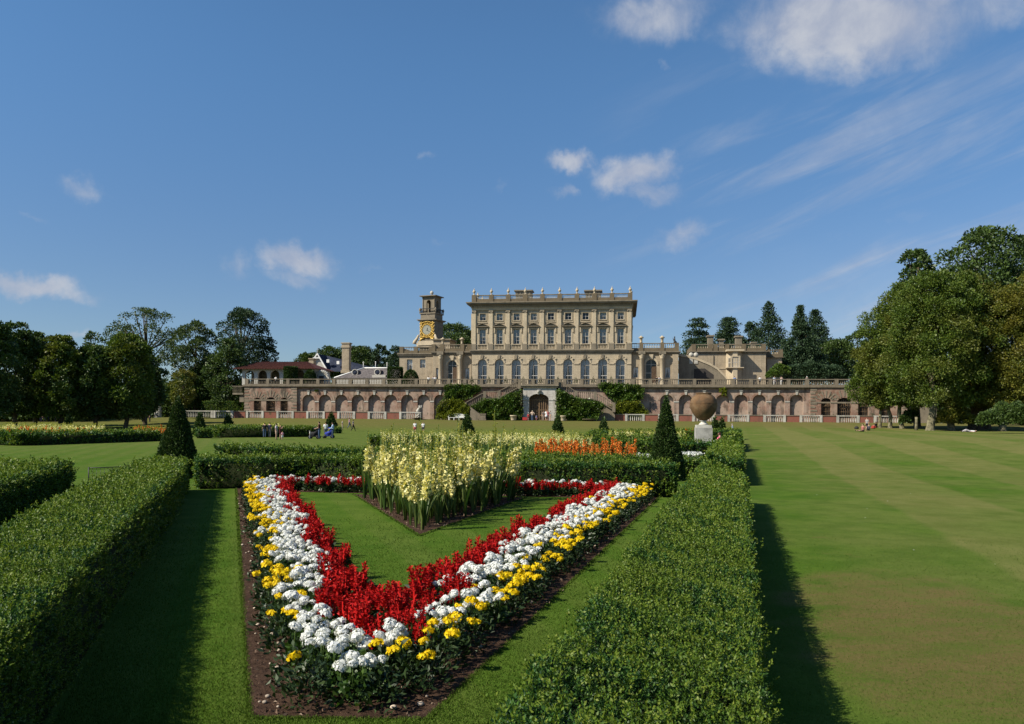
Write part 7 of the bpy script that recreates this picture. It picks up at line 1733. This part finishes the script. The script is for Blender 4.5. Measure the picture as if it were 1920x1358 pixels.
for px, feet, head, lab, shirt in ((77, 791.5, 771, 'person in blue grey in the shade left of the white shirt', (.1, .11, .16)), (84, 791, 773, 'person in dark clothes in the shade left of the white shirt', (.05, .05, .07)), (92, 791, 771.5, 'person in a white shirt in the shade under the left trees', W_), (104.5, 791.5, 775, 'person in grey in the shade right of the white shirt', (.17, .17, .2)),
                                   (267, 791.5, 771.5, 'dark dressed person left of the pair by the carved pier', BLK), (275, 791.5, 771, 'person in a pale blue shirt by the carved pier under the trees', (.28, .36, .44)), (281, 792, 774, 'person in dark clothes right of the pale blue shirt by the carved pier', (.06, .06, .07))):
    stand(lab, px, feet, head, toward if px < 90 else lt, 'stand', shirt, NAVY, DK, group=gq)
def pram(px, py, c, lab, hood_c):
    g = gp(px, py); o = thing('pushchair', lab, 'pushchair', g, math.pi / 2); dk = M['iron']; cl = cloth(c)
    for sx in (-1, 1):
        for y, r in ((.38, .13), (-.34, .15)):
            m = MB(); m.lathe(0, 0, [(r - .035, -.02), (r, -.02), (r, .02), (r - .035, .02), (r - .035, -.02)], 16); w = m.build('wheel', dk, o); w.location = (sx * .28, y, r); w.rotation_euler = (0, math.pi / 2, 0)
            m = MB(); m.lathe(0, 0, [(.03, -.03), (.03, .03)], 8)
            for k in range(5): t = 6.2832 * k / 5; m.tube([(0, 0, 0), ((r - .03) * math.cos(t), (r - .03) * math.sin(t), 0)], .008, 4)
            m.build('hub', M['lead'], w)
    m = MB()
    for sx in (-1, 1): m.tube([(sx * .26, .38, .15), (sx * .25, .05, .42), (sx * .25, -.42, 1.02)], .017, 6); m.tube([(sx * .26, -.34, .16), (sx * .25, .05, .42), (sx * .24, .30, .62)], .017, 6)
    m.tube([(-.25, -.42, 1.02), (.25, -.42, 1.02)], .022, 6); m.build('chassis', dk, o)
    m = MB(); m.tube([(0, .34, .44), (0, .05, .42), (0, -.16, .52), (0, -.30, .84)], [.10, .21, .22, .16], 10); m.build('seat', cl, o)
    m = MB(); pr = [(0.27 * math.cos(t) - .14, .27 * math.sin(t) + .70) for t in np.linspace(.25, math.pi * .95, 10)]
    V = [(sx * .24, y, z) for y, z in pr for sx in (-1, -.5, .5, 1)]; m.add([(x, y, z + (.05 if abs(x) < .2 else 0)) for x, y, z in V], [(4 * i + k, 4 * i + k + 1, 4 * i + k + 5, 4 * i + k + 4) for i in range(9) for k in range(3)], 0, True); m.build('hood', cloth(hood_c), o)
    m = MB(); m.box(-.2, .2, -.22, .2, .2, .34); m.build('basket', cloth(c), o)
pram(590, 823, (.02, .02, .024), 'black pram between the small child and the man in jeans', (.03, .03, .035))
pram(616.5, 822, (.03, .05, .30), 'bright blue pushchair beside the man in the light blue shirt', (.03, .06, .36))
def bag(px, py, lab, c):
    g = gp(px, py); o = thing('bag', lab, 'bag', g, .3); m = MB(); m.lathe(0, 0, [(.24, 0), (.3, .1), (.27, .25), (.12, .36)], 10); m.build('body', cloth(c), o)
    m = MB(); m.tube([(-.14, 0, .3), (-.08, 0, .44), (.08, 0, .44), (.14, 0, .3)], .02, 5); m.build('handle', cloth(c), o)
bag(1606, 804.5, 'dark bag lying on the lawn left of the sitting pair', (.03, .03, .03))
bag(1637, 804, 'red bag on the lawn between the seated people', (.3, .04, .03))
